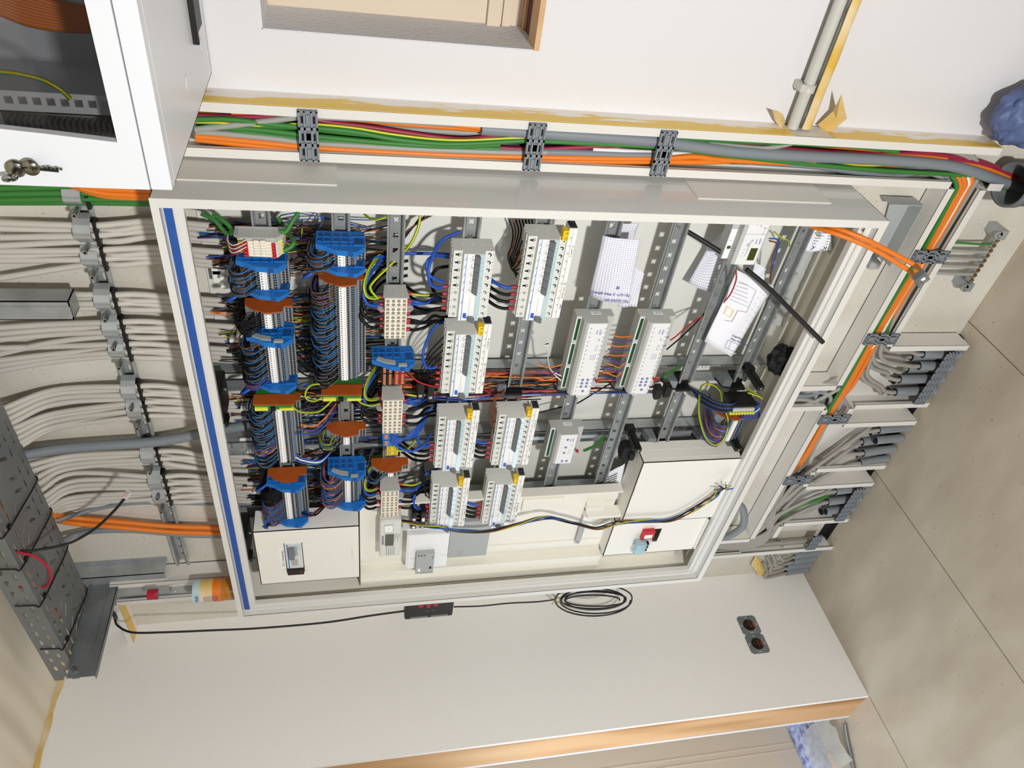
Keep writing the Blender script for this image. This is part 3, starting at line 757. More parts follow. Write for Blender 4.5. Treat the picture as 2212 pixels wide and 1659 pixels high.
# --- rail nearest the tape
blue_clamp(-.150, 0, .011, 'blue supply terminal heading the first grey group on the first rail')
terminals(-.1625, -.2135, 0, 'the first group on the first rail')
blue_clamp(-.2150, 0, .009, 'blue supply terminal closing the first grey group on the first rail')
plate(-.2690, 0, .0022, 'orange end plate heading the small black-wired terminal group')
G1 = terminals(-.2725, -.3070, 0, 'the black-wired group on the first rail')
blue_clamp(-.3290, 0, .012, 'blue supply terminal with grey bridge straight after the black-wired group', True)
terminals(-.3430, -.4560, 0, 'the second long group on the first rail')
blue_clamp(-.4570, 0, .009, 'blue supply terminal closing the second long group, by the black latch')
m = MB()
def pe(x, r, name):
    z = RZ[r]; t = empty('earth_terminal', (x, .09, z), name, 'terminal block', 'earth terminals')
    m = MB(); m.prism([(.098, z+.046), (.060, z+.050), (.040, z+.048), (.036, z-.030), (.05, z-.036), (.098, z-.036)], 0, x-.012, x, 0)
    m.box(x-.0125, x-.004, .0350, .042, z+.020, z+.047, 1).box(x-.0125, x-.006, .034, .040, z-.034, z-.004, 1).box(x-.013, x-.002, .033, .040, z+.004, z+.014, 2)
    m.build('housing', ['term_green', 'term_yellow', 'dark_hole'], t)
    m = MB(); m.prism([(.0727, z+.051), (.0400, z+.051), (.0375, z-.036), (.0727, z-.037)], 0, x, x+.0025); m.build('end_plate', 'orange_plate', t); return t
pe(-.5120, 0, 'green and yellow earth terminal under an orange plate on the first rail')
plate(-.5290, 0, .0022, 'orange end plate half hidden behind the earth terminal')
terminals(-.5320, -.7060, 0, 'the longest group on the first rail')
plate(-.7800, 0, .003, 'large orange end plate lying on a blue terminal')
blue_clamp(-.7835, 0, .011, 'blue supply terminal behind the large orange plate')
terminals(-.7955, -.9210, 0, 'the last group on the first rail')
blue_clamp(-.9225, 0, .009, 'blue supply terminal at the end on the first rail')
# --- second rail
blue_clamp(-.1115, 1, .011, 'blue supply terminal heading the short group on the second rail')
terminals(-.1235, -.1585, 1, 'the short group on the second rail')
blue_clamp(-.1595, 1, .009, 'blue supply terminal closing the short group on the second rail')
plate(-.2035, 1, .0022, 'orange end plate heading the very long group on the second rail')
terminals(-.2065, -.4530, 1, 'the very long group on the second rail')
pe(-.4880, 1, 'green and yellow earth terminal under an orange plate on the second rail')
plate(-.6270, 1, .0025, 'orange end plate of the tiny terminal group on the second rail')
terminals(-.6305, -.6540, 1, 'the tiny group on the second rail')
blue_clamp(-.7500, 1, .012, 'blue supply terminal with grey bridge heading the last group on the second rail', True)
terminals(-.7630, -.8670, 1, 'the last group on the second rail')
blue_clamp(-.8680, 1, .010, 'blue supply terminal closing the last group on the second rail')
# --- third rail
blue_clamp(-.3970, 2, .012, 'single blue supply terminal with grey bridge on the third rail', True)
plate(-.7610, 2, .0025, 'orange end plate next to the last ivory block on the third rail')
terminals(-.7640, -.7760, 2, 'the pair next to the last ivory block')
# ivory bus coupler terminals with red and yellow plugs (nearest the cabinet edge)
z = RZ[0]; t = empty('coupler_terminal', (-.10, .09, z), 'clear and ivory bus terminal cluster with red and yellow plugs', 'terminal block')
m = MB(); m.prism([(.090, z+.046), (.062, z+.046), (.050, z+.034), (.050, z-.028), (.066, z-.042), (.090, z-.044)], 0, -.106, -.101); m.build('clear_cover', 'clear_plastic', t)
m = MB()
for k in range(5): m.prism([(.098, z+.040), (.070, z+.040), (.058, z+.030), (.047, z+.022), (.0445, z-.030), (.062, z-.040), (.098, z-.042)], 0, -.1125-k*.0066, -.1065-k*.0066)
for k in range(6):
    for q in (.006, -.006): m.box(-.107-k*.0055, -.1025-k*.0055, .042, .047, z+q-.0045, z+q+.0045)
m.build('housing', 'dist_ivory', t)
for k in range(5):
    m = MB(); x = -.1095-k*.0066; m.bbox(x-.0022, x+.0022, .044, .058, z+.021, z+.029, .0006); m.build('red_plug', 'red', t); m = MB(); m.bbox(x-.0022, x+.0022, .040, .052, z-.028, z-.021, .0006); m.build('red_plug', 'red', t)
    m = MB(); m.bbox(x-.0022, x+.0022, .058, .068, z+.033, z+.040, .0006); m.build('yellow_plug', 'yellow_block', t); m = MB(); m.bbox(x-.0022, x+.0022, .056, .066, z-.040, z-.033, .0006); m.build('yellow_plug', 'yellow_block', t)
# ivory distribution blocks on the third rail
def dist(x0, x1, name):
    z = RZ[2]; t = empty('distribution_block', (x0, .09, z), name, 'distribution block', 'ivory distribution blocks'); n = 5; P = (x0-x1)/n
    m = MB(); m.prism([(.090, z-.020), (.090, z+.022), (.050, z+.026), (.044, z+.022), (.044, z-.022), (.050, z-.026)], 0, x0-.0005, x0+.003); m.build('lid', 'dist_lid', t)
    m = MB()
    for k in range(n):
        a = x0-k*P; m.bbox(a-P+.0006, a-.0006, .045, .098, z-.0225, z+.0225, .0015, 0)
        for i in range(4):
            for j in range(2):
                m.cyl((a-P*(.28+.44*j), .0452, z-.0165+i*.011), .0034, 1, -.0005, 12, 1); m.cyl((a-P*(.28+.44*j), .0448, z-.0165+i*.011), .0022, 1, -.0003, 10, 2)
    m.build('block_housing', ['dist_ivory', 'brass', 'body_grey'], t)
    m = MB()
    for s in (-1, 1): m = MB(); m.cyl((x0-P*1.6, .060, z+s*.026), .011, 0, -.002, 16); m.build('side_flap', 'milky', t)
    return t
dist(-.232, -.335, 'ivory distribution block with round screw holes, closest to the coloured-cable trunking')
dist(-.513, -.620, 'ivory distribution block with round screw holes in the middle of the third rail')
dist(-.830, -.935, 'ivory distribution block with round screw holes next to the cream covers')
def splice(x0, x1, zc, hz, rows, c, name, y=.055):
    t = empty('push_terminal', (x0, .09, zc), name, 'terminal block', 'push-in splice blocks'); m = MB(); m.bbox(x1, x0, y, .098, zc-hz, zc+hz, .002); m.build('housing', c, t)
    m = MB(); n = int((x0-x1)/.0052)
    for j in range(rows):
        zz = zc + hz - (j+.5)*2*hz/rows
        for k in range(n): m.box(x0-k*.0052-.0042, x0-k*.0052-.001, y-.0012, y, zz-hz/rows*.45, zz+hz/rows*.45)
    m.build('release_tabs', 'orange_dot', t); return t
if True:
    z = RZ[2]
    splice(-.412, -.440, z+.0135, .0125, 2, 'black', 'black push-in splice block with orange tabs, blue-tape side')
    splice(-.441, -.474, z+.0135, .0125, 2, 'black', 'second black push-in splice block with orange tabs, blue-tape side')
    splice(-.412, -.440, z-.0135, .0125, 2, 'red_block', 'red push-in splice block with orange tabs under the blue terminal')
    splice(-.441, -.474, z-.0135, .0125, 2, 'red_block', 'second red push-in splice block with orange tabs')
    splice(-.632, -.652, z+.003, .019, 2, 'term_blue', 'blue push-in splice block below the middle ivory block')
    splice(-.654, -.674, z+.002, .019, 2, 'term_blue', 'second blue push-in splice block below the middle ivory block')
    splice(-.676, -.690, z-.003, .014, 2, 'yellow_block', 'yellow push-in splice block with orange tabs')
    splice(-.692, -.706, z-.003, .014, 2, 'yellow_block', 'second yellow push-in splice block with orange tabs')
    splice(-.934, -.944, RZ[0]-.006, .018, 1, 'term_blue', 'small blue push-in splice at the end of the terminal rail')
    splice(-.948, -.966, RZ[0]-.006, .018, 2, 'grey_box', 'small grey push-in splice with orange tabs at the end of the terminal rail')
# ================================================================== bus modules
def module(x, r, n, name, kind):
    z = RZ[r]; Wd = n*.018; t = empty('bus_module', (x, .1, z), name, 'control module', 'grey control modules')
    P = [(.102, .0455), (.074, .0455), (.0738, .033), (.058, .0322), (.050, .0275), (.048, .0235), (.048, -.0195), (.0535, -.0225), (.0735, -.0245), (.075, -.042), (.102, -.042)]
    m = MB(); m.prism([(y, z+q) for y, q in P], 0, x-Wd, x, 0)
    m.box(x, x+.0004, .080, .092, z-.012, z+.010, 1)
    for q in range(4): m.box(x+.0004, x+.0006, .0815, .0905, z-.009+q*.004, z-.0082+q*.004, 2)
    for k in range(max(1, n//4)):
        a = x-.004-k*(Wd/max(1, n//4)); L = Wd/max(1, n//4)-.008; m.box(a-L, a, .0732, .0738, z+.034, z+.0445, 1)
    m.build('housing', ['module_grey', 'label_white', 'ink'], t)
    for k in range(max(1, n//4)):
        a = x-.006-k*(Wd/max(1, n//4)); L = Wd/max(1, n//4)-.012; m = MB(); m.box(a-L, a, .0715, .0733, z+.0355, z+.0425, 0)
        for j in range(int(L/.005)): m.cyl((a-.003-j*.005, .0716, z+.039), .0017, 1, -.0003, 8, 1)
        m.build('screw_connector', ['conn_green', 'dark_hole'], t)
    m = MB(); m.box(x-Wd+.001, x-.001, .0472, .048, z-.0190, z+.0230, 0)
    if kind == 'act':
        m.text('MDT', .0075, (x-.032, .0471, z-.010), (1, 0, 0), (0, 0, 1), 1); m.text('KNX', .0055, (x-.030, .0471, z-.001), (1, 0, 0), (0, 0, 1), 1); m.text('CE', .006, (x-.050, .0471, z-.010), (1, 0, 0), (0, 0, 1), 1)
        m.box(x-.078, x-.063, .0470, .0472, z-.010, z-.0095, 1).box(x-.078, x-.063, .0470, .0472, z-.0055, z-.005, 1).box(x-.0635, x-.063, .0470, .0472, z-.010, z-.005, 1).box(x-.078, x-.0775, .0470, .0472, z-.010, z-.005, 1)
        for j in range(3): m.text('AKS-1216.03', .003, (x-.105, .0471, z-.010+j*.005), (1, 0, 0), (0, 0, 1), 1)
        for j in range(int(Wd/.0125)):
            xx = x-.012-j*.0125
            for q in (.0160, -.0172):
                m.box(xx-.004, xx+.001, .0470, .0472, z+q, z+q+.0005, 2).box(xx-.0015, xx-.001, .0470, .0472, z+q-.002, z+q+.0022, 2).box(xx-.0045, xx-.0030, .0470, .0472, z+q+.0018, z+q+.0023, 2)
        bt = [(-.166, .006), (-.166, -.0065), (-.1765, .006), (-.1765, -.0065), (-.187, .006), (-.187, -.0065), (-.2015, -.001)]
        m.text('1', .004, (x-.2075, .0471, z-.011), (1, 0, 0), (0, 0, 1), 2)
    elif kind == 'dim':
        m.text('MDT', .0065, (x-.026, .0471, z-.013), (1, 0, 0), (0, 0, 1), 1); m.text('KNX', .005, (x-.026, .0471, z-.0055), (1, 0, 0), (0, 0, 1), 1); m.text('CE', .005, (x-.042, .0471, z-.012), (1, 0, 0), (0, 0, 1), 1)
        m.box(x-.070, x-.055, .0470, .0472, z-.011, z-.0105, 1).box(x-.070, x-.055, .0470, .0472, z-.0055, z-.005, 1)
        for j in range(9): m.box(x-.016-j*.0105, x-.0145-j*.0105, .0470, .0472, z+.0155, z+.017, 2)
        bt = [(-.018, .0045), (-.046, .0045), (-.066, .0055), (-.098, .0050), (-.098, -.0070)]
    m.build('front_label', ['module_label', 'ink_blue', 'ink'], t)
    for (dx, dz) in bt:
        m = MB(); m.cyl((x+dx, .0472, z+dz), .0031, 1, -.0012, 16, 0); m.cyl((x+dx, .046, z+dz), .0012, 1, -.0002, 8, 1); m.build('button', ['ink_blue', 'label_white'], t)
    return t
module(-.2975, 5, 12, 'long light grey actuator module with seven blue buttons on the sixth rail', 'act')
module(-.2975, 6, 12, 'long light grey actuator module with seven blue buttons on the seventh rail', 'act')
module(-.6485, 5, 6, 'short light grey dimmer module with five blue buttons on the sixth rail', 'dim')
# display module near the foot
def display():
    z = RZ[7]; x = -.0250; Wd = .118; t = empty('power_supply', (x, .1, z), 'light grey bus power supply with small dark display near the cabinet foot', 'control module')
    m = MB(); P = [(.102, .045), (.074, .045), (.0738, .030), (.055, .030), (.052, .0245), (.052, -.0235), (.074, -.0245), (.075, -.043), (.102, -.043)]
    m.prism([(y, z+q) for y, q in P], 0, x-Wd, x, 0); m.box(x-Wd+.002, x-.045, .0732, .0738, z+.031, z+.044, 1)
    m.box(x-.092, x-.085, .072, .0735, z+.033, z+.041, 3).cyl((x-.072, .0734, z+.038), .001, 1, -.0004, 8, 2)
    m.build('housing', ['module_grey', 'label_white', 'ink', 'conn_green'], t)
    m = MB(); m.box(x-Wd+.001, x-.002, .0505, .052, z-.0225, z+.0235, 0)
    m.text('MDT', .0068, (x-.066, .0503, z-.018), (1, 0, 0), (0, 0, 1), 1); m.text('KNX', .0055, (x-.066, .0503, z-.009), (1, 0, 0), (0, 0, 1), 1); m.text('CE', .0055, (x-.062, .0503, z+.001), (1, 0, 0), (0, 0, 1), 1)
    m.text('MDT', .0062, (x-.024, .0503, z-.006), (1, 0, 0), (0, 0, 1), 1); m.text('KNX', .005, (x-.022, .0503, z+.004), (1, 0, 0), (0, 0, 1), 1)
    for j in range(4): m.cyl((x-.028+0*j, .0505, z-.012-j*.0022), .0009, 1, -.0002, 6, 2)
    for j in range(3): m.box(x-.098+j*.008, x-.094+j*.008, .0503, .0505, z+.013, z+.0136, 2)
    m.box(x-.096, x-.06, .0503, .0505, z+.0068, z+.0073, 1).box(x-.09, x-.06, .0503, .0505, z+.0045, z+.005, 1).box(x-.046, x-.030, .0503, .0505, z-.016, z-.0155, 1)
    for q in (.008, .011): 
        for j in range(2): m.cyl((x-.066-j*.004, .0505, z+q), .001, 1, -.0003, 8, 2)
    m.box(x-.043, x-.0425, .0503, .0505, z-.0225, z+.0235, 1); m.build('front_label', ['module_label', 'ink_blue', 'ink'], t)
    m = MB(); m.bbox(x-.106, x-.076, .0497, .0508, z-.0175, z-.001, .0005); m.build('display', 'lcd', t)
display()
# ================================================================== cream covers and meter side
def cover(name, x0, x1, z0, z1, yf, yb, label, hole=None, extra=None):
    t = empty(name, ((x0+x1)/2, yb, z0), label, 'cover'); m = MB()
    hs = [hole] if hole else []
    m.slab([(x1, z0), (x0, z0), (x0, z1), (x1, z1)], hs, 1, yf, yf+.002)
    m.box(x0-.002, x0, yf, yb, z0, z1).box(x1, x1+.002, yf, yb, z0, z1).box(x1, x0, yf, yb, z0, z0+.002).box(x1, x0, yf, yb, z1-.002, z1)
    if extra: extra(m)
    m.build('cover_shell', 'cover_cream', t); return t
def ex1(m):
    m.box(-1.172, -.950, .0294, .0300, 1.296, 1.2975).box(-1.155, -.97, .0294, .0300, 1.140, 1.1405).box(-1.155, -.97, .0294, .0300, 1.165, 1.1655).box(-1.155, -.97, .0294, .0300, 1.085, 1.0855)
    m.cyl((-.957, .030, 1.085), .006, 1, -.0006, 16).cyl((-1.168, .030, 1.085), .006, 1, -.0006, 16).cyl((-1.168, .030, 1.322), .006, 1, -.0006, 16)
    m.bbox(-1.08, -1.04, .026, .030, 1.0745, 1.088, .001).bbox(-1.07, -1.03, .026, .030, 1.318, 1.327, .002)
cv1 = cover('terminal_cover', -.945, -1.180, 1.068, 1.333, .030, .098, 'cream cover with a window over grey switches near the bottle', [(-1.135, 1.215), (-1.0, 1.215), (-1.0, 1.262), (-1.135, 1.262)], ex1)
m = MB(); m.box(-1.11, -1.02, .0290, .0299, 1.262, 1.276, 0); m.text('PV 3~ | Einspeisung |', .0085, (-1.10, .0288, 1.265), (1, 0, 0), (0, 0, 1), 1); m.build('marking_strip', ['label_white', 'ink'], cv1)
t = empty('main_switch', (-1.07, .05, 1.24), 'grey three-pole main switch seen through the cream cover window', 'switch')
m = MB(); m.box(-1.108, -1.0, .026, .06, 1.217, 1.259, 0); m.box(-1.107, -1.001, .0255, .026, 1.252, 1.2545, 1).box(-1.027, -1.002, .0250, .026, 1.219, 1.238, 2); m.build('housing', ['body_light', 'marker_blue', 'label_window'], t)
m = MB(); m.bbox(-1.055, -1.010, .014, .026, 1.236, 1.250, .002); m.build('toggle', 'toggle_grey', t)
for k in range(4):
    m = MB(); ring_arc(m, -1.014-k*.011, .0245, 1.232, .0045, .0018, math.radians(-60), math.radians(170), 0); m.box(-1.016-k*.011, -1.012-k*.011, .0246, .026, 1.229, 1.2305, 0); m.build('pole_lever', 'toggle_grey', t)
m = MB(); m.bbox(-1.092, -1.068, .0225, .026, 1.230, 1.246, .002); m.build('push_plate', 'grey_box', t)
m = MB(); m.box(-1.134, -1.109, .022, .06, 1.217, 1.259, 0).box(-1.126, -1.119, .0215, .022, 1.222, 1.226, 1)
tag(m.build('black_module', ['black', 'red'], None, (-1.12, .05, 1.24)), 'dark charcoal module with a small red mark beside the main switch', 'switch')
# recessed meter field
def fieldm(m):
    pass
t = empty('meter_field', (-1.15, D, .80), 'cream moulded meter field between the two cream covers', 'panel')
m = MB(); m.box(-1.275, -.90, .085, .09, .34, 1.066, 0)
m.box(-.905, -.90, .06, .085, .34, 1.066).box(-1.275, -1.21, .060, .085, .34, 1.066).box(-1.205, -1.200, .055, .085, .34, 1.066)
m.box(-1.245, -1.240, .052, .060, .34, 1.066).box(-1.15, -1.148, .081, .085, .34, .72)
m.bbox(-.99, -.94, .078, .085, .5, .62, .003)
m.build('moulded_panel', 'inner_cream', t)
m = MB(); m.box(-.96, -.925, .0838, .085, 1.03, 1.045, 0); m.text('1221', .009, (-.955, .0835, 1.034), (0, 0, -1), (1, 0, 0), 1); m.text('20180', .008, (-.942, .0835, 1.034), (0, 0, -1), (1, 0, 0), 1); m.build('stamp', ['inner_cream', 'ink_blue'], t)
a = at(845, 1170, Y=.03)
mx0, mx1, mz0, mz1 = at(845, 1127, Y=.035).x, at(845, 1203, Y=.035).x, at(866, 1165, Y=.035).z, at(820, 1165, Y=.035).z
t = empty('electricity_meter', ((mx0+mx1)/2, .09, mz0), 'pale upright electricity meter with grey display, barcode and paper markings', 'meter')
m = MB(); m.bbox(mx1, mx0, .036, .084, mz0, mz1, .005, 0); m.box(mx1+.004, mx0-.004, .0352, .036, mz0+.003, mz1-.003, 0); m.build('housing', 'body_light', t)
Lx, Lz = mx0-mx1, mz1-mz0
m = MB(); m.box(mx0-.30*Lx, mx0-.08*Lx, .0343, .0352, mz0+.38*Lz, mz0+.80*Lz, 1); m.box(mx0-.28*Lx, mx0-.10*Lx, .0340, .0343, mz0+.40*Lz, mz0+.78*Lz, 0); m.text('II', .006, (mx0-.2*Lx, .0338, mz0+.55*Lz), (1, 0, 0), (0, 0, 1), 2)
for k in range(14): m.box(mx0-(.38+.018*k)*Lx-.0012*(k % 3), mx0-(.38+.018*k)*Lx-.002, .0348, .0352, mz0+.80*Lz, mz0+.90*Lz, 2)
for k in range(5): m.box(mx1+.06*Lx, mx1+(.30+.04*(k % 3))*Lx, .0348, .0352, mz0+(.30+.09*k)*Lz, mz0+(.305+.09*k)*Lz+.0006, 2)
for k in range(6): m.box(mx0-(.45+.06*(k % 3))*Lx, mx0-.34*Lx, .0348, .0352, mz0+(.06+.05*k)*Lz, mz0+(.06+.05*k)*Lz+.0005, 2)
m.build('face_label', ['label_white', 'grey_box', 'ink'], t)
m = MB(); m.box(mx0-.66*Lx, mx0-.34*Lx, .034, .0352, mz0+.34*Lz, mz0+.74*Lz); m.build('display', 'lcd_grey', t)
# white protruding box with a small relay
p, q = at(888, 1158, Y=.035), at(875, 1230, Y=.035); p2 = at(972, 1152, Y=.035)
t = empty('fuse_box_cover', (p.x, .085, p2.z), 'plain white square cover standing proud beside the meter', 'cover')
m = MB(); m.bbox(q.x+.002, p.x, .035, .037, p2.z, p.z+.006, .0008); m.box(q.x+.01, p.x+.002, .037, .085, p2.z-.0, p.z+.010).box(p.x, p.x+.004, .055, .085, p2.z, p.z+.02); m.build('cover_shell', 'nose_white', t)
m = MB(); m.box(q.x+.05, q.x+.0505, .0345, .035, p.z-.022, p.z-.002).box(q.x+.058, q.x+.0585, .0345, .035, p2.z+.002, p2.z+.02); m.build('seam', 'body_grey', t)
a0, a1 = at(900, 1197, Y=.022), at(935, 1236, Y=.022)
t = empty('time_relay', (a0.x, .035, a1.z), 'small light grey relay poking out of the white square cover', 'relay')
m = MB(); m.box(a1.x, a0.x, .020, .060, a1.z, a0.z, 0); m.build('housing', 'grey_box', t)
m = MB()
for k in range(3): m.cyl((a0.x-.006, .0195, a0.z-.006-k*.008), .0024, 1, -.0004, 12, 1)
m.box(a1.x+.012, a1.x+.026, .0192, .0198, a0.z-.013, a0.z-.006, 0).text('hager', .005, (a0.x-.022, .0192, a1.z+.004), (1, 0, 0), (0, 0, 1), 1).box(a1.x+.022, a1.x+.032, .0192, .0198, a1.z+.006, a1.z+.0125, 1)
for k in range(6): m.cyl((a1.x+.004, .0195, a1.z+.004+k*.006), .0014, 1, -.0003, 8, 1)
m.build('markings', ['label_white', 'ink'], t)
p, q = at(975, 1130, Y=.06), at(1050, 1200, Y=.06)
m = MB(); m.bbox(q.x, p.x, .060, .085, q.z, p.z, .003, 0); m.box(q.x+.01, q.x+.03, .0594, .060, p.z-.045, p.z-.03, 1)
tag(m.build('grey_panel', ['grey_box', 'body_grey'], None, (q.x, .085, q.z)), 'flat mid grey blank panel beside the white square cover', 'panel')
m = MB()
for k, zz in enumerate((at(893, 1110, Y=.07).z, at(913, 1110, Y=.07).z)):
    t = empty('busbar_bracket', (-.93, .08, zz), 'black plastic busbar foot under the last ivory block, ' + ['blue-tape side', 'meter side'][k], 'bracket', 'black busbar feet')
    m = MB(); m.bbox(-1.0, -.93, .050, .085, zz-.007, zz+.007, .002); m.box(-.97, -.955, .0495, .051, zz-.004, zz+.004, 1); m.cyl((-.992, .0498, zz), .0045, 1, -.0008, 14, 1); m.build('foot_body', ['black', 'label_white'], t)
# clear and cream holder with a steel plate
t = empty('rail_holder', (-1.0, .09, .39), 'cream plastic holder with grey steel tongue below the seventh rail', 'bracket')
m = MB(); m.bbox(-1.06, -.965, .070, .085, .375, .43, .002).bbox(-1.0, -.99, .045, .085, .31, .43, .002).bbox(-1.05, -1.04, .055, .085, .32, .40, .002)
for k in range(8): m.box(-1.16, -1.05, .0835, .085, .335+.0*k, .337, 0)
m.build('plastic_holder', 'cover_cream', t)
m = MB(); m.box(-1.15, -1.02, .072, .075, .415, .432); m.cyl((-1.06, .072, .424), .0035, 1, -.001, 12).cyl((-1.145, .072, .424), .0035, 1, -.004, 12); m.build('steel_tongue', 'galv', t)
# the large cream covers near the foot
def ex2(m):
    m.cyl((-.762, .030, .308), .005, 1, -.0005, 16).cyl((-.762, .030, .052), .005, 1, -.0005, 16).cyl((-.995, .030, .318), .005, 1, -.0005, 16)
    m.bbox(-.885, -.850, .0270, .0310, .312, .326, .003); m.box(-1.0, -.76, .0294, .030, .300, .3005)
    m.box(-.7478, -.7474, .045, .046, .05, .31).box(-.7478, -.7474, .075, .076, .05, .31)
cover('blank_cover', -.748, -1.008, .040, .330, .030, .105, 'large blank cream cover box at the cabinet foot', None, ex2)
def ex3(m):
    m.box(-1.16, -1.02, .0394, .040, .318, .3185); m.box(-1.02, -1.165, .030, .040, .050, .054)
cv3 = cover('fuse_cover', -1.010, -1.180, .050, .345, .040, .10, 'cream cover with a red-topped fuse switch at the cabinet foot', [(-1.125, .185), (-1.06, .185), (-1.06, .225), (-1.125, .225)], ex3)
p, q = at(1393, 1148, Y=.03), at(1368, 1205, Y=.03)
fx, fz = p.x, p.z
t = empty('surge_protector', (fx, .04, fz-.03), 'red-topped fuse switch with pale blue see-through flap in the cream cover', 'fuse switch')
m = MB(); m.box(fx-.038, fx, .026, .05, fz-.033, fz+.003, 0).box(fx-.030, fx-.014, .0255, .026, fz-.028, fz-.003, 1).box(fx-.036, fx-.032, .0255, .026, fz-.028, fz-.006, 2)
for j in range(4): m.box(fx-.024, fx-.022, .0253, .0255, fz-.026+j*.004, fz-.0255+j*.004, 3)
m.build('head', ['red', 'label_white', 'grey_box', 'ink'], t)
m = MB(); m.box(fx-.088, fx-.038, .028, .05, fz-.034, fz-.006, 0)
for j in range(3): m.cyl((fx-.047-j*.015, .0279, fz-.029), .0015, 1, -.0004, 8, 1)
m.build('housing', ['body_light', 'ink'], t)
for j in range(3):
    m = MB(); m.bbox(fx-.052-j*.015, fx-.044-j*.015, .016, .028, fz-.022, fz-.010, .001); m.build('toggle', 'black', t)
m = MB()
for k in range(2): m.box(fx-.085, fx-.040, .010+k*.012, .0112+k*.012, fz-.012, fz+.020)
m.box(fx-.041, fx-.040, .010, .030, fz-.012, fz+.020).box(fx-.085, fx-.084, .010, .030, fz-.012, fz+.020).box(fx-.085, fx-.040, .010, .026, fz+.019, fz+.020).bbox(fx-.066, fx-.058, .006, .012, fz+.018, fz+.026, .001)
m.build('clear_flap', 'clear_blue', t)
# ================================================================== cables on the wall
def px(pts, Y): 
    out = []
    for p in pts:
        y = Y if len(p) < 3 else p[2]
        out.append(at(p[0], p[1], Y=y))
    return out
def cable(pts, r, mt, name='cable', label=None, cat='cable', group=None, n=10, res=6, flat=None):
    m = MB(); m.tube(pts, r, n, 0, res, flat=flat); o = m.build(name, mt, None, pts[0]); return tag(o, label, cat, group)
CL = []
def wallgroup(ci, cx, ys, lefts, mids, rights, r=.0064, mt='light_cable', where=''):
    for k, y in enumerate(ys):
        L = lefts[k]; pts = []
        a = at(L[0], L[1], Y=(.165 if len(L) < 3 else L[2])); pts.append(a)
        if mids: pts.append(at(mids[k][0], mids[k][1], Y=.172))
        c = at(cx, y, Y=.153 + .012*(k % 2)); pts.append(c)
        R = at(430, rights[k], Y=.165)
        pts += [Vector((c.x*.7+R.x*.3, .160, c.z-.06)), Vector((R.x, .162, 1.44)), Vector((R.x, .150, 1.342+.010*(k % 3)-.02*((ci+k) % 2)))]
        ends.append(pts[-1])
        lab = '%s light grey cable held by %s' % (ordn(k), where)
        cable(pts, r, mt, 'mains_cable', lab, 'cable', 'light grey cables above the cabinet')
ends = []
wallgroup(0, 188, (487, 497, 509, 521), [(-8, 481), (-8, 493), (-8, 513), (-8, 531)], None, (478, 487, 498, 510), where='the first saddle clamp')
wallgroup(1, 192, (541, 550, 560, 571), [(-8, 543), (-8, 553), (-8, 563), (-8, 602)], None, (535, 545, 556, 564), where='the second saddle clamp')
wallgroup(2, 222, (637, 646, 656, 665), [(-8, 634), (-8, 648), (-8, 655), (-8, 668)], None, (640, 649, 660, 668), where='the third saddle clamp')
wallgroup(3, 243, (696, 706, 716, 726), [(-8, 708), (-8, 721), (-8, 734), (-8, 766)], [(120, 700), (120, 711), (120, 722), (120, 738)], (697, 706, 716, 727), where='the fourth saddle clamp')
wallgroup(4, 248, (744, 753, 761, 769), [(-8, 752), (-8, 779), (-8, 790), (-8, 801)], [(120, 748), (120, 764), (120, 772), (120, 780)], (746, 756, 764, 772), where='the fifth saddle clamp')
wallgroup(5, 278, (835, 844, 853, 862), [(2, 884, .13), (8, 895, .13), (16, 905, .13), (24, 914, .13)], [(120, 842), (120, 850), (120, 861), (120, 872)], (838, 846, 855, 864), where='the sixth saddle clamp')
wallgroup(6, 288, (871, 879, 887, 895, 901), [(28, 925, .13), (34, 935, .13), (38, 946, .13), (42, 956, .13), (47, 962, .13)], [(120, 892), (120, 899), (120, 909), (120, 920), (120, 925)], (871, 880, 889, 896, 900), where='the seventh saddle clamp')
wallgroup(7, 326, (976, 984, 992, 999), [(56, 1006, .13), (64, 1018, .13), (72, 1034, .13), (80, 1046, .13)], [(160, 984), (160, 992), (150, 1003), (150, 1012)], (982, 990, 1000, 1012), where='the eighth saddle clamp')
wallgroup(8, 335, (1030, 1039, 1047, 1055), [(84, 1062, .13), (90, 1075, .13), (95, 1084, .13), (98, 1093, .13)], [(160, 1022), (165, 1038), (165, 1049), (165, 1058)], (1030, 1038, 1046, 1052), where='the ninth saddle clamp')
wallgroup(9, 342, (1063, 1070, 1077, 1083), [(101, 1100, .13), (104, 1105, .13), (107, 1111, .13), (110, 1116, .13)], [(165, 1073), (165, 1081), (165, 1089), (165, 1096)], (1060, 1066, 1074, 1080), where='the tenth saddle clamp')
cable(px([(38, 985, .13), (137, 969), (240, 961), (330, 955), (400, 944), (425, 938), (530, 920, .15)], .150), .0125, 'slate_cable', 'mains_cable', 'thick slate grey cable crossing the strut between the seventh and eighth clamps')
cable(px([(118, 1126, .13), (200, 1101), (270, 1088), (335, 1085), (460, 1088)], .165), .0058, 'slate_cable', 'mains_cable', 'thin slate grey cable just above the orange pair')
for k, d in enumerate((0, 12)): cable(px([(108+k*5, 1110+d, .13), (160, 1118+d), (250, 1126+d), (380, 1137+d), (500, 1140+d)], .165), .0072, 'orange_cable', 'mains_cable', 'upper orange cable of the pair between tray and cabinet' if k == 0 else 'lower orange cable of the pair between tray and cabinet')
cable(px([(128, 1172, .13), (165, 1155), (215, 1146), (300, 1146), (400, 1155), (500, 1157)], .165), .0078, 'slate_cable', 'mains_cable', 'slate grey cable running under the orange pair into the cabinet')
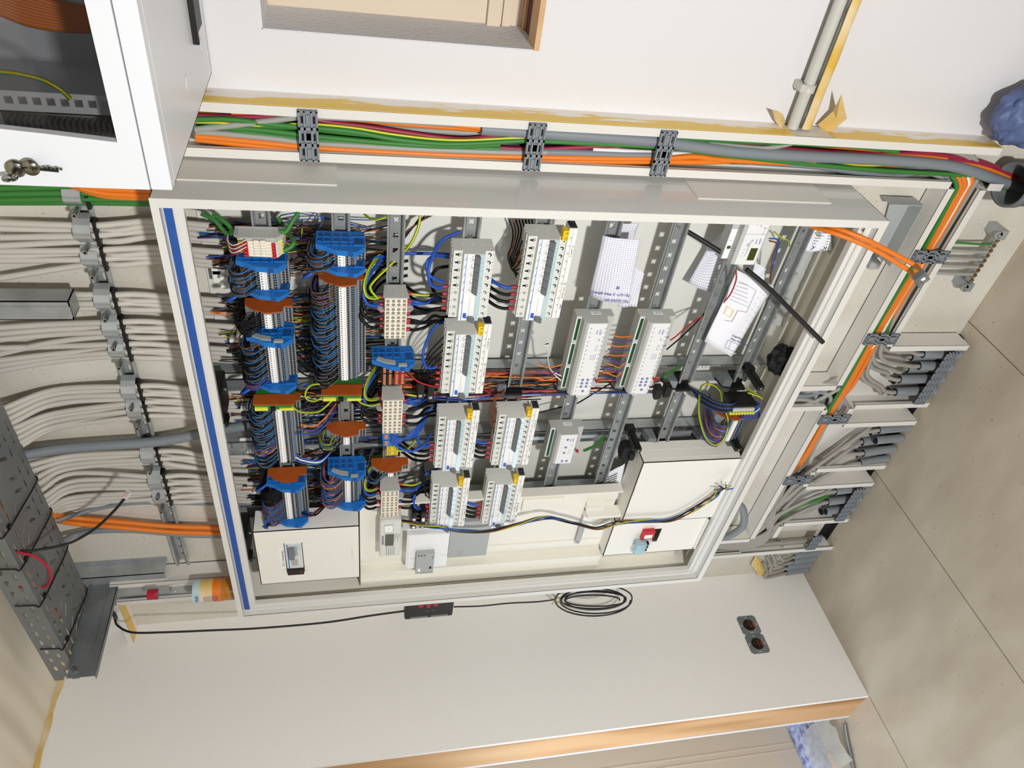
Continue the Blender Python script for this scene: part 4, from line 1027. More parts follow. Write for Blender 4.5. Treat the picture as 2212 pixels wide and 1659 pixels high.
for k in range(6):
    yy = 403 + k*6.5; cable(px([(-8, yy+3-2*(k % 2)), (100, yy+1), (200, yy+(k % 3)-1), (345, yy+2+k*.5), (430, yy+6+k)], .150+.008*(k % 2)), .0062, 'green_cable', 'data_cable', 'green cable behind the network cabinet, %s of the bunch' % ordn(k), 'cable', 'green cables')
for k in range(4):
    yy = 408 + k*5; cable(px([(150, 398), (230, yy), (345, yy+4), (430, yy+8)], .138+.004*(k % 2)), .0058, 'orange_cable', 'data_cable', 'orange cable crossing the green bunch at the cabinet head, %s' % ordn(k), 'cable', 'orange cables at the head')
# strut and saddle clamps
m = MB(); z = 1.566; x1, x0 = -.040, -1.268
hs = []
x = x1-.03
while x > x0+.04: hs.append([(x-.012, z-.004)] + arc(x, z, .004, -math.pi/2, math.pi/2, 5)[0:] + arc(x-.012, z, .004, math.pi/2, 3*math.pi/2, 5)[:-1]); x -= .035
m.slab([(x0, z-.012), (x1, z-.012), (x1, z+.012), (x0, z+.012)], hs, 1, .193, .195)
for s in (-1, 1): m.box(x0, x1, .172, .195, z+s*.012-.0008, z+s*.012+.0008); m.box(x0, x1, .172, .1735, z+s*.012, z+s*.019)
tag(m.build('mounting_strut', 'galv', None, (x0, .195, z)), 'slotted galvanised strut on the wall under the grey cables', 'strut')
def saddle(xp, ya, yb, k, wide=.030):
    A, B = at(xp, ya, Y=.15), at(xp, yb, Y=.15); zc = z; xa, xb = A.x, B.x
    t = empty('saddle_clamp', ((xa+xb)/2, .17, zc), 'galvanised saddle clamp, %s along the wall strut' % ordn(k), 'clamp', 'saddle clamps'); m = MB()
    w_ = xa - xb; prof = [(xa+.006, .170), (xa+.002, .156), (xa-.006, .146), (xa-w_*.35, .139), (xa-w_*.6, .139), (xb+.012, .145), (xb+.006, .154), (xb-.002, .160), (xb-.010, .161)]
    for i in range(len(prof)-1):
        (p, y), (q, w) = prof[i], prof[i+1]; h = wide/2
        m._a([(p, y, zc-h), (q, w, zc-h), (q, w, zc+h), (p, y, zc+h), (p, y+.002, zc-h), (q, w+.002, zc-h), (q, w+.002, zc+h), (p, y+.002, zc+h)],
             [(0, 1, 2, 3), (4, 7, 6, 5), (0, 4, 5, 1), (3, 2, 6, 7), (0, 3, 7, 4), (1, 5, 6, 2)])
    m.box((xa+xb)/2-.004, (xa+xb)/2+.003, .1365, .139, zc-wide/2, zc+wide/2); m.build('band', 'galv', t)
    m = MB(); m.cyl((xb-.004, .128, zc), .0050, 1, .032, 12).cyl((xb-.004, .1275, zc), .0025, 1, -.0004, 6, 1); m.build('screw', ['screw', 'dark_hole'], t)
    m = MB(); m.bbox(xb+.002, xa-.002, .1645, .172, zc-.020, zc+.014, .002); m.box(xb+.0, xa, .145, .166, zc-.0255, zc-.0195); m.build('plastic_saddle', 'black', t)
for k, (xp, ya, yb) in enumerate(((176, 398, 450), (188, 478, 529), (192, 535, 583), (222, 630, 676), (243, 688, 738), (248, 737, 779), (278, 828, 869), (288, 865, 910), (326, 970, 1006), (335, 1022, 1062), (342, 1058, 1091))): saddle(xp, ya, yb, k)
# ================================================================== cables in the tall trunking
TC = [ # points, radius, material, layer, label
 ([(425, 240), (700, 252), (1200, 281), (1450, 294), (1700, 308), (1900, 322), (2050, 340), (2130, 360), (2205, 400)], .0062, 'black_cable', .172, 'black cable hugging the taped side of the tall trunking'),
 ([(425, 246), (520, 243), (650, 247), (900, 262), (1100, 276), (1300, 290), (1500, 300), (1700, 312), (1900, 326), (2100, 358), (2200, 402)], .0070, 'black_cable', .178, 'second black cable deep in the tall trunking'),
 ([(425, 270), (600, 282), (900, 300), (1200, 318), (1500, 325), (1800, 345), (2080, 365), (2200, 410)], .0085, 'black_cable', .182, 'thick black cable in the middle of the tall trunking'),
 ([(425, 285), (600, 292), (900, 310), (1200, 322), (1500, 332), (1800, 350), (2080, 368), (2200, 405)], .0085, 'black_cable', .183, 'thick black cable low in the middle of the tall trunking'),
 ([(425, 300), (700, 318), (1000, 331), (1300, 341), (1600, 349), (1900, 362), (2060, 372), (2200, 412)], .0065, 'black_cable', .182, 'black cable along the cabinet side of the tall trunking'),
 ([(425, 255), (700, 268), (1000, 286), (1300, 300), (1600, 315), (1900, 332), (2080, 350), (2200, 396)], .0070, 'grey_cable', .180, 'deep grey cable in the tall trunking'),
 ([(425, 249), (520, 253), (600, 249), (660, 244), (760, 256), (870, 267), (980, 275), (1060, 281), (1140, 289)], .0058, 'orange_cable', .166, 'orange cable in the top stretch of the trunking, tape side'),
 ([(500, 243), (640, 244), (720, 254), (870, 262), (980, 270), (1070, 279)], .0055, 'orange_cable', .164, 'second orange cable in the top stretch, tape side'),
 ([(423, 250), (480, 252), (560, 252), (640, 246), (700, 262), (800, 275), (980, 300), (1080, 296), (1250, 306), (1420, 300)], .0048, 'crimson_cable', .160, 'crimson cable twisting through the upper trunking'),
 ([(423, 262), (480, 257), (560, 262), (680, 277), (800, 290), (950, 309), (1130, 322), (1260, 318), (1500, 308), (1650, 318), (1800, 331), (1900, 345), (2050, 345), (2130, 356), (2195, 382)], .0050, 'crimson_cable', .163, 'long crimson cable reaching the floor pipe'),
 ([(422, 280), (470, 274), (540, 266), (620, 256), (660, 252), (760, 255), (880, 262), (985, 268)], .0060, 'grey_cable', .154, 'light grey cable crossing over at the first grey clip'),
 ([(423, 284), (520, 292), (600, 300), (660, 308), (760, 314), (900, 322), (1000, 326), (1130, 330), (1180, 329)], .0060, 'grey_cable', .158, 'light grey cable on the cabinet side of the upper trunking'),
 ([(423, 258), (500, 258), (580, 268), (660, 275), (760, 284), (870, 303), (980, 311), (1130, 304), (1180, 305), (1300, 311), (1430, 318), (1480, 323), (1550, 333), (1700, 350), (1900, 368), (2060, 377), (2130, 388), (2180, 412)], .0052, 'green_cable', .153, 'long green cable lying on top of the bundle down to the floor pipe'),
 ([(480, 276), (560, 280), (660, 292), (760, 302), (880, 312), (980, 316), (1080, 312)], .0052, 'green_cable', .158, 'green cable in the middle of the upper trunking'),
 ([(500, 280), (580, 292), (660, 300), (760, 308), (880, 316), (980, 318), (1080, 322)], .0052, 'green_cable', .160, 'green cable beside the light grey one in the upper trunking'),
 ([(520, 274), (600, 274), (660, 277), (740, 286), (860, 298), (960, 309)], .0050, 'green_cable', .162, 'short visible green cable by the first clip'),
 ([(423, 264), (480, 266), (560, 272), (660, 268), (760, 276), (860, 292), (980, 303), (1130, 298), (1250, 302)], .0032, 'pe_wire', .154, 'green and yellow earth wire in the upper trunking'),
 ([(422, 294), (520, 303), (640, 315), (760, 324), (980, 335), (1150, 339), (1300, 342), (1430, 342), (1500, 338), (1560, 345), (1700, 352)], .0062, 'orange_cable', .156, 'orange cable along the cabinet side, upper of the pair'),
 ([(422, 300), (520, 311), (640, 323), (760, 331), (980, 342), (1150, 347), (1300, 349), (1430, 349), (1520, 350), (1650, 345), (1760, 350)], .0062, 'orange_cable', .157, 'orange cable along the cabinet side, lower of the pair'),
 ([(900, 321), (1000, 327), (1130, 330), (1200, 329), (1320, 333), (1410, 335)], .0075, 'slate_cable', .160, 'slate cable with black print between the second and third clip'),
 ([(1040, 278), (1140, 285), (1200, 289), (1320, 297), (1430, 306), (1500, 316), (1600, 328), (1750, 338), (1900, 345), (2000, 352), (2070, 362), (2140, 384), (2205, 408)], .0125, 'slate_cable', .156, 'thick slate grey cable running down to the floor pipe'),
 ([(1270, 284), (1340, 287), (1420, 294), (1520, 300), (1640, 308)], .0052, 'green_cable', .162, 'green cable showing near the third clip, tape side'),
 ([(1420, 296), (1520, 301), (1640, 307), (1760, 312), (1860, 318), (1940, 328)], .0052, 'green_cable', .158, 'green cable passing below the grey wall pipe'),
 ([(1280, 322), (1360, 327), (1420, 330), (1500, 334), (1560, 338)], .0052, 'white_wire', .162, 'white cable peeking out by the third clip'),
 ([(1480, 306), (1580, 315), (1650, 320), (1700, 312), (1740, 302)], .0052, 'grey_cable', .158, 'light grey cable bending up into the wall pipe'),
 ([(1560, 302), (1700, 308), (1800, 316), (1900, 324)], .0050, 'orange_cable', .168, 'orange cable behind the wall pipe entry'),
 ([(1700, 338), (1800, 338), (1900, 336), (2000, 340), (2080, 351), (2140, 366), (2198, 392)], .0062, 'orange_cable', .164, 'orange cable above the thick slate cable near the pipe'),
 ([(1700, 326), (1800, 329), (1900, 333), (2000, 331), (2080, 342), (2140, 356), (2195, 384)], .0048, 'crimson_cable', .166, 'crimson cable nearest the black ones at the pipe'),
 ([(1500, 330), (1600, 338), (1700, 341), (1800, 350), (1850, 357), (1900, 357), (1950, 352)], .0032, 'pe_wire', .160, 'green and yellow earth wire curling near the foot'),
 ([(1560, 346), (1650, 352), (1760, 360), (1850, 372), (1930, 380), (1990, 372), (2030, 372)], .0062, 'slate_cable', .166, 'slate cable sagging against the cabinet side rail'),
]
for pts, r, mt, Y, lab in TC: cable(px(pts, Y), r, mt, 'cable', lab, 'cable', 'cables in the tall trunking', n=8)
# bend into the level trunking
def bend(k, mt, r, Y, label, stop):
    zf = -.252 - .0076*k; x0 = .034 + .0065*k
    pts = [(x0-.020, .180, .02), (x0-.012, .179, -.10), (x0-.006, .176, -.18), (x0-.010, .168, -.222-.004*k), (x0-.030-.002*k, Y, zf+.006), (x0-.075, Y, zf), (-.15, Y+.002*(k % 2), zf-.002*(k % 3)), (-.30, Y, zf+.003*(k % 2)), (-.45, Y+.003, zf-.003*(k % 2)), (-.60, Y, zf), (-.75, Y+.003, zf+.003*(k % 3)), (-.90, Y+.01, zf-.006), (-1.05, Y+.018, zf-.01)]
    pts = [(p[0], p[1] if p[0] > stop else .187, p[2]) for p in pts]
    cable(pts, r, mt, 'cable', label, 'cable', 'cables in the level trunking', n=8)
for k, (mt, r, Y, st, lab) in enumerate((('grey_cable', .0070, .168, -.7, 'grey cable on the inside of the bend at the trunking corner'), ('slate_cable', .0085, .168, -.5, 'thick grey cable round the trunking corner'),
    ('green_cable', .0058, .150, -.8, 'green cable round the trunking corner'), ('orange_cable', .0066, .150, -.95, 'orange cable round the trunking corner, inner of three'), ('orange_cable', .0066, .149, -.95, 'orange cable round the trunking corner, middle of three'),
    ('white_wire', .0058, .151, -.6, 'white cable round the corner between orange ones'), ('orange_cable', .0062, .152, -.62, 'orange cable round the trunking corner, outer of three'), ('green_cable', .0056, .160, -.42, 'second green cable round the corner, outermost'),
    ('grey_cable', .0064, .166, -.7, 'grey cable on the floor side of the level trunking'), ('grey_cable', .0064, .164, -.5, 'second grey cable on the floor side of the level trunking'))): bend(k, mt, r, Y, lab, st)
for k in range(6):
    z = -.250 - .013*k; cable([(-.02, .186, z), (-.4, .184, z+.004), (-.8, .186, z-.004), (-1.28, .184, z)], .0072, ['black_cable', 'slate_cable', 'duct_cable'][k % 3], 'cable', '%s cable deep at the back of the level trunking, %s from its upper edge' % (['black', 'slate', 'grey'][k % 3], ordn(k)), 'cable', 'deep cables in the level trunking', n=8)
# conduits and their cables
rnd = random.Random(3)
def conduit(x, y, z1, r=.0115, mt='corrugated', k=0, lean=0, where=''):
    t = empty('conduit', (x, y, ZF), 'grey conduit pipe from the floor, %s' % where, 'conduit', 'floor conduits')
    m = MB(); m.tube([(x, y, ZF+.002), (x+lean*.3, y-.002, (ZF+z1)/2), (x+lean, y-.006, z1)], r, 16, 0, 8, cap=False)
    nr = int((z1-ZF)/.0042)
    if mt == 'corrugated':
        for j in range(nr):
            f = (j+.5)/nr; m.lathe([(r, 0), (r+.0012, .001), (r+.0012, .0021), (r, .003)], (x+lean*f, y-.006*f, ZF+(z1-ZF)*f), 2, 16)
    m.build('pipe', 'conduit', t)
    m = MB(); m.tube([(x+lean, y-.006, z1+.0006), (x+lean, y-.006, z1-.002)], r*.84, 14, 0, cap=True); m.build('opening', 'dark_hole', t)
CH = [(-.449, -.684, 'A'), (-.742, -.959, 'B'), (-1.027, -1.235, 'C')]
names = {'A': 'first bay', 'B': 'middle bay', 'C': 'corner-side bay'}
for xa, xb, nm in CH:
    n = {'A': 9, 'B': 8, 'C': 7}[nm]
    for k in range(n):
        x = xa - .026 - k*(xa-xb-.050)/(n-1); z1 = {'A': -.470, 'B': -.50, 'C': -.495}[nm] + rnd.uniform(-.012, .025); y = .162 if k % 2 else .183
        lean = rnd.uniform(.002, .012) if nm == 'A' else -rnd.uniform(.0, .01)
        conduit(x, y, z1, .0118, 'corrugated' if k % 4 != 2 else 'smooth', k, lean, '%s in the %s of the trunking' % (ordn(k), names[nm]))
        if (nm == 'A' and k == 6) or (nm == 'B' and k in (3, 6)) or (nm == 'C' and k in (5, 6)): continue
        yy = .150 + .006*(k % 3); xs = x + lean; c = 'green_cable' if (nm, k) in (('A', 0), ('C', 2)) else 'duct_cable'
        if nm == 'A':
            q = k/(n-1.); xt = xs*.72 - .118
            pts = [(xs, y-.006, z1-.03), (xs, y-.008, z1+.012), (xs+.006, yy, z1+.040), (xs*.6+xt*.4+.004, yy-.004, -.395), (xt, yy-.004, -.345+.006*(k % 3)), (xt+.035, yy-.002, -.308-.003*(k % 4)), (xt+.11, yy+.002, -.290-.006*(k % 4)), (xt+.22, yy+.006, -.286-.007*(k % 5)), (xt+.36, yy+.012, -.284-.007*(k % 5))]
        else:
            q = k/(n-1.); D1 = .20 if nm == 'B' else .10
            pts = [(xs, y-.006, z1-.03), (xs, y-.008, z1+.012), (xs-.018, yy, z1+.060), (xs-D1*.45, yy, -.385+.02*q), (xs-D1*.9, yy-.002, -.325), (xs-D1*1.25, yy, -.296-.005*(k % 4)), (xs-D1*1.7, yy+.003, -.283-.007*(k % 4)), (max(xs-D1*2.6, -1.40+.011*k), yy+.004, -.262-.004*k)]
            if nm == 'C' or k > 3: pts[-1] = (max(pts[-1][0], -1.385+.010*k), pts[-1][1], -.235-.004*k); pts.append((pts[-1][0]-.002, .158, -.13))
        cable(pts, .0062, c, 'cable', '%s cable leaving the %s conduit of the %s' % ('green' if c[0] == 'g' else 'grey', ordn(k), names[nm]), 'cable', 'cables from the floor conduits', n=8)
for k in range(5):
    x = -1.43 - k*.036; conduit(x, .178, -.505+.012*(k % 2), .0125, 'corrugated', k, 0, '%s of the row in the room corner' % ordn(k))
    cable([(x, .172, -.54), (x, .165, -.49), (x+.01, .150, -.445+.01*k), (x+.03, .165, -.415), (x+.05, .192, -.40)], .0062, 'duct_cable', 'cable', 'grey cable curling from the %s corner conduit into the wall' % ordn(k), 'cable', 'cables in the room corner', n=8)
# grey clip ladders at the foot of the bays
for x0, x1, n, z0, lab in ((-.470, -.662, 8, -.560, 'long grey clip ladder across the conduits of the first bay'), (-1.050, -1.215, 7, -.560, 'grey clip ladder across the conduits of the corner-side bay'), (-1.300, -1.375, 3, -.52, 'short grey clip ladder in the corner trunking')):
    m = MB()
    for k in range(n):
        a = x0 + (x1-x0)*k/n; b_ = x0 + (x1-x0)*(k+1)/n
        m.box(a, a-.003, .132, .138, z0, z0+.036)
        for q in (0, .011, .022, .033): m.box(a, b_, .132, .138, z0+q, z0+q+.003)
        m.box(a-.003, b_, .136, .138, z0+.0, z0+.036)
        for q in (.005, .016, .027): m.box(a-.008, a-.014, .1350, .1362, z0+q, z0+q+.004)
    m.box(x1, x1-.003, .132, .138, z0, z0+.036)
    tag(m.build('clip_ladder', 'clip_grey', None, (x0, .14, z0)), lab, 'clip')
# upright feeds into the cabinet foot
for k in range(5):
    x = -.600 - k*.018
    cable([(x, .165, .0), (x, .158, -.12), (x-.004, .156, -.19), (x-.02-.01*k, .156, -.245-.008*k), (x-.10-.02*k, .160, -.262-.012*k), (x-.25, .168, -.27-.01*k)] if k % 2 else [(x, .165, .0), (x, .155, -.12), (x+.004, .153, -.19), (x+.03+.01*k, .154, -.24-.008*k), (x+.12, .160, -.262-.01*k), (x+.25, .168, -.28)], .0062, 'grey_cable' if k != 2 else 'slate_cable', 'cable', 'grey cable turning up through the short upright trunking, %s' % ordn(k), 'cable', 'cables in the short upright trunking', n=8)
for k in range(8):
    x = -1.31 - k*.0095
    cable([(x, .165+.003*(k % 2), .05), (x, .162, -.10), (x, .152, -.20), (x+.012, .146, -.26-.004*k), (x+.06, .146, -.30-.002*k), (x+.15, .156, -.285+.004*(k % 3)), (x+.30, .162, -.275+.006*(k % 4)), (x+.5, .168, -.27)] if k < 6 else [(x, .168, .05), (x, .165, -.2), (x, .165, -.40), (x, .165, -.56)], .0060, 'duct_cable', 'cable', 'grey cable sweeping round the corner trunking, %s' % ordn(k), 'cable', 'cables in the corner trunking', n=8)
# ================================================================== thin wires
rw = random.Random(11)
def wire(pts, mt, label, group=None, r=.0013, name='wire', n=6, res=5, cat='wire'):
    return cable(pts, r, mt, name, label, cat, group, n=n, res=res)
CNAME = {'blue_wire': 'blue', 'steel_blue_wire': 'steel blue', 'brown_wire': 'brown', 'black_wire': 'black', 'grey_wire': 'grey', 'violet_wire': 'violet', 'orange_wire': 'orange', 'pe_wire': 'green and yellow', 'white_wire': 'white', 'red_wire': 'red'}
def loops(x0, x1, r, name, seq, pitch, big=1.0):
    """wires leaving the terminal tops, bowing out of the rail and back behind it"""
    z = RZ[r]; x = x0; k = 0; rest = MB(); rc = sorted(set(seq))
    while x > x1:
        c = seq[k % len(seq)]; j = rw.uniform(-.002, .002); s = big*rw.uniform(.9, 1.08)
        st = .013 if k % 2 == 0 else .026
        pts = [(x, .0515 if st < .02 else .058, z+st), (x-.003, .040, z+st+.010), (x-.007, .034+j, z+.036*s), (x-.011, .040, z+.052*s+j), (x-.012, .062, z+.061*s), (x-.009, .092, z+.058*s), (x-.004+j, .120, z+.046), (x, .150, z+.034)]
        rr = .0014 if c != 'black_wire' else .0015
        if k % 3 == 0: wire(pts, c, '%s wire looping out of %s, %s down' % (CNAME[c], name, ordn(k)), 'looping wires', rr)
        else: rest.tube(pts, rr, 6, rc.index(c), 5)
        x -= pitch; k += 1
    tag(rest.build('wire_loops', rc, None, (x0, .06, z)), 'dense looping thin wires beside ' + name, None, None, 'stuff')
A = ['steel_blue_wire', 'brown_wire', 'black_wire', 'steel_blue_wire', 'grey_wire', 'brown_wire']
B = ['steel_blue_wire', 'black_wire', 'grey_wire', 'steel_blue_wire', 'black_wire', 'brown_wire', 'steel_blue_wire', 'black_wire']
K = ['black_wire']
loops(-.160, -.214, 0, 'the first terminal group', A, .0033)
loops(-.271, -.309, 0, 'the black-wired group', K, .0029)
loops(-.340, -.364, 0, 'the head of the second long group', ['brown_wire', 'steel_blue_wire', 'black_wire'], .0040)
loops(-.366, -.440, 0, 'the middle of the second long group', K + ['black_wire', 'grey_wire', 'black_wire', 'steel_blue_wire', 'black_wire'], .0031)
loops(-.442, -.456, 0, 'the tail of the second long group', ['violet_wire', 'brown_wire', 'blue_wire'], .0036)
loops(-.528, -.640, 0, 'the longest group, head', B, .0032)
loops(-.642, -.664, 0, 'the longest group, middle', ['violet_wire', 'orange_wire', 'steel_blue_wire'], .0038)
loops(-.666, -.706, 0, 'the longest group, tail', K + ['black_wire', 'steel_blue_wire', 'grey_wire'], .0031)
loops(-.793, -.845, 0, 'the last group, head', K, .0030)
loops(-.846, -.922, 0, 'the last group, tail', ['violet_wire', 'steel_blue_wire', 'brown_wire', 'grey_wire', 'steel_blue_wire'], .0034)
loops(-.121, -.160, 1, 'the short group on the second rail', A, .0034)
loops(-.204, -.240, 1, 'the very long group, head', ['grey_wire', 'black_wire', 'brown_wire', 'violet_wire'], .0033)
loops(-.242, -.405, 1, 'the very long group, middle', B, .0032)
loops(-.407, -.454, 1, 'the very long group, tail', K + ['black_wire', 'grey_wire'], .0030)
loops(-.628, -.655, 1, 'the tiny group on the second rail', ['grey_wire', 'pe_wire', 'black_wire', 'steel_blue_wire'], .0040)
loops(-.760, -.868, 1, 'the last group on the second rail', ['violet_wire', 'orange_wire', 'grey_wire', 'steel_blue_wire', 'black_wire', 'brown_wire', 'steel_blue_wire'], .0034)
loops(-.762, -.778, 2, 'the pair on the third rail', ['grey_wire', 'black_wire', 'steel_blue_wire'], .0048)
# thick blue link loops at the supply terminals
for k, (x, r) in enumerate(((-.226, 0), (-.468, 0), (-.790, 0), (-.934, 0), (-.170, 1))):
    z = RZ[r]; wire([(x+.002, .06, z+.038), (x-.008, .045, z+.062), (x-.020, .055, z+.072), (x-.030, .085, z+.062), (x-.030, .12, z+.03)], 'blue_wire', 'thick blue link wire bowing out of the supply terminal, %s' % ordn(k), 'blue link wires', .0034, n=8)
# the field of thin wires lying behind the terminals, far too many to count
m = MB(); cols = ['black_wire', 'blue_wire', 'brown_wire', 'grey_wire', 'pe_wire', 'violet_wire', 'orange_wire', 'steel_blue_wire']
for i, e in enumerate(ends):
    for q in range(8):
        c = rw.choice([0, 0, 0, 0, 0, 0, 1, 2, 3, 4, 5, 6, 7, 2, 3, 0, 0]); x = e.x + rw.uniform(-.006, .006); y = .152 + rw.uniform(-.012, .012)
        far = rw.choice([1.17, 1.14, 1.05, 1.03, .99, .97])
        m.tube([(x, y, e.z+.004), (x+rw.uniform(-.01, .01), y+rw.uniform(-.006, .006), 1.30), (x+rw.uniform(-.02, .02), y-.01, 1.24), (x+rw.uniform(-.03, .03), y, 1.18), (x+rw.uniform(-.03, .03), y+.01, far)], .0013, 5, c, 3)
o = tag(m.build('thin_wires', cols, None, (-.5, .15, 1.2)), None, None, None, 'stuff'); o['label'] = 'dense tangle of thin coloured wires running behind the terminals'
m = MB()
for i, e in enumerate(ends): m.tube([(e.x, e.y, e.z+.002), (e.x, e.y-.001, e.z-.006)], [.0062, .0040], 8, 0, straight=True)
# colourful wires crossing the perforated uprights towards the modules
m = MB(); lc = ['black_wire', 'blue_wire', 'brown_wire', 'orange_wire', 'violet_wire', 'red_wire', 'grey_wire']
for j in range(44):
    y = .118 + rw.uniform(-.012, .012); c = rw.choice(['black_wire', 'black_wire', 'blue_wire', 'brown_wire', 'orange_wire', 'violet_wire', 'red_wire', 'grey_wire'])
    x = -.500 - rw.random()*.075; z1 = rw.choice([.62, .55, .50, .47, .32])
    P = ([(x+rw.uniform(-.02, .02), y+.01, 1.02), (x, y, .92), (x+rw.uniform(-.015, .015), y, .80), (x+rw.uniform(-.012, .012), y, .70), (x+rw.uniform(-.015, .015), y+.004, z1)])
    m.tube(P, .0016, 6, lc.index(c), 5)
tag(m.build('wire_loom', lc, None, (-.54, .12, .7)), 'loom of thin coloured wires lying along the perforated upright', None, None, 'stuff')
m = MB()
for j in range(40):
    c = rw.choice([0, 0, 0, 0, 1, 2, 3, 4, 5]); y = .15 + rw.uniform(-.012, .008); x = -.58 - rw.random()*.30
    m.tube([(x, y, 1.20), (x+rw.uniform(-.02, .02), y, 1.15), (x+rw.uniform(-.02, .02), y, 1.05), (x+rw.uniform(-.03, .03), y, .96)], .0014, 5, c, 4)
tag(m.build('thin_wires', ['black_wire', 'blue_wire', 'brown_wire', 'pe_wire', 'grey_wire', 'white_wire'], None, (-.7, .15, 1.0)), 'thin wires lying between the first three rails in the middle field', None, None, 'stuff')
for j in range(10):
    c = ['orange_wire', 'violet_wire'][j % 2]; x = -.352 - j*.014
    wire([(x, .076, .497), (x-.002, .070, .480), (x-.004-.01*(j > 4), .074, .455), (x-.006, .080, .443)], c, '%s wire linking the two long modules, %s' % (CNAME[c], ordn(j)), 'module link wires', .0016)
for j in range(4):
    c = ['orange_wire', 'violet_wire', 'orange_wire', 'black_wire'][j]; wire([(-.44-j*.02, .078, .66), (-.445-j*.02, .072, .63), (-.44-j*.018, .076, .60)], c, '%s wire entering the upper edge of the first long module, %s' % (CNAME[c], ordn(j)), 'module feed wires', .0016)
for j, c in enumerate(('white_wire', 'black_wire', 'white_wire')):
    wire(px([(1185, 738+j*4), (1172, 745), (1182, 755), (1184, 778), (1190, 800), (1212, 812+j*5)], .075), c, '%s wire arching onto the foot of the first long module, %s of three' % (CNAME[c], ['first', 'second', 'third'][j]), 'module feed wires', .0016)
# heavy wiring with ferrules ------------------------------------------------
def ferrule(x, z, y, mt, label, up=1):
    m = MB(); m.cyl((x, y, z), .0042, 2, .011*up, 12); return tag(m.build('ferrule', mt, None, (x, y, z)), label, 'ferrule', 'wire ferrules')
HV = ['blue', 'black', 'black', 'black']; HM = ['blue_wire', 'black_wire', 'black_wire', 'black_wire']
for bi, (x, r, n, nm, bb) in enumerate(BANKS):
    x4 = x - .018*n; z = RZ[r]
    for k in range(4):
        xx = x4 - .009 - k*.018
        ferrule(xx, z+.0425, .072, 'ferrule_red', 'red ferrule, %s of four, entering the %s' % (['first', 'second', 'third', 'last'][k], nm))
        if r == 3: pts = [(xx, .072, z+.050), (xx-.002, .070, z+.066), (xx-.018, .090, z+.088), (xx-.03, .118, z+.105), (xx-.02, .138, z+.13)] if k else [(xx, .072, z+.050), (xx+.001, .066, z+.068), (xx+.018, .060, z+.082), (xx+.050, .070, z+.084), (xx+.085, .105, z+.060), (xx+.10, .12, z+.02)]
        else: pts = [(xx, .072, z+.050), (xx-.001, .071, z+.062), (xx+.002, .074, z+.078), (xx+.006, .088, z+.094), (xx+.006, .125, z+.11)]
        wire(pts, HM[k], 'thick %s wire, %s of four, feeding the %s' % (HV[k], ['first', 'second', 'third', 'last'][k], nm), 'heavy supply wires', .0036, n=8)
for bi, (x0, nm) in enumerate(((-.232, 'the first ivory block'), (-.513, 'the middle ivory block'), (-.830, 'the last ivory block'))):
    z = RZ[2]; cs = ['pe_wire', 'blue_wire', 'blue_wire', 'black_wire', 'black_wire', 'black_wire', 'black_wire', 'black_wire']
    n = 8
    for k in range(n):
        xx = x0 - .008 - k*.0122; c = cs[k]; y = .066 if k % 2 else .074
        ferrule(xx, z-.0235, y, 'ferrule_blue' if (bi == 2 and k in (1, 2, 5)) or (bi == 1 and k in (2, 4)) else 'ferrule_red', 'ferrule on the breaker side of %s, %s down' % (nm, ordn(k)), -1)
        t = rw.uniform(-.006, .006)
        wire([(xx, y, z-.030), (xx+.001, y-.004, z-.042), (xx-.002+t, y, z-.062), (xx-.012+t, .094+.004*(k % 3), z-.086), (xx-.030+t, .120, z-.110), (xx-.04, .140, z-.15)], c, 'thick %s wire leaving the breaker side of %s, %s' % (CNAME[c], nm, ordn(k)), 'heavy block wires', .0034 if c != 'pe_wire' else .003, n=8)
    for k, c in enumerate(['pe_wire', 'blue_wire', 'black_wire', 'black_wire', 'black_wire']):
        xx = x0 - .010 - k*.0185; y = .066
        ferrule(xx, z+.0235, y, 'ferrule_red', 'ferrule on the terminal side of %s, %s' % (nm, ordn(k)), 1)
        g = 1.0 if bi == 0 else .8
        wire([(xx, y, z+.030), (xx+.002, .058, z+.044), (xx+.010*g, .056, z+.058), (xx+.030*g, .066, z+.062+.002*k), (xx+.055*g, .095, z+.048), (xx+.065*g, .135, z+.02), (xx+.07*g, .150, z-.03)], c, 'thick %s wire bowing off the terminal side of %s, %s' % (CNAME[c], nm, ordn(k)), 'heavy block wires', .0034, n=8)
# earth links between terminals
wire(px([(630, 876), (645, 888), (665, 891), (690, 888), (712, 870), (722, 858)], .040), 'pe_wire', 'green and yellow earth link between the two orange-capped earth terminals', None, .0024, n=8)
wire(px([(700, 856), (680, 866), (663, 862), (660, 848), (672, 832), (700, 828)], .045), 'pe_wire', 'green and yellow earth loop bowing from the second orange-capped terminal', None, .0024, n=8)
wire(px([(767, 856), (780, 870), (800, 876), (822, 872)], .050), 'pe_wire', 'green and yellow earth wire joining the middle ivory block', None, .0024, n=8)
wire(px([(785, 460, .13), (800, 472, .11), (815, 474), (835, 468)], .10), 'pe_wire', 'green and yellow wire dipping in at the cabinet edge by the third rail', None, .0024, n=8)
wire(px([(908, 465, .13), (902, 495, .12), (885, 530, .11), (860, 555, .12), (835, 580), (805, 610, .07), (800, 625, .06), (815, 645, .06)], .10), 'pe_wire', 'long green and yellow wire swinging behind the bare third rail', None, .0030, n=8)
for k in range(4):
    wire(px([(940-k*9, 462, .15), (905-k*4, 480+k*3, .14), (872, 505+k*4, .13), (850, 535+k*3, .13), (815, 545+k*3, .12), (790, 548+k*5, .08)], .12), ['brown_wire', 'black_wire', 'black_wire', 'black_wire'][k], '%s wire entering at the cabinet edge to the short second-rail group, %s' % (['brown', 'black', 'black', 'black'][k], ordn(k)), 'edge wires', .0017)
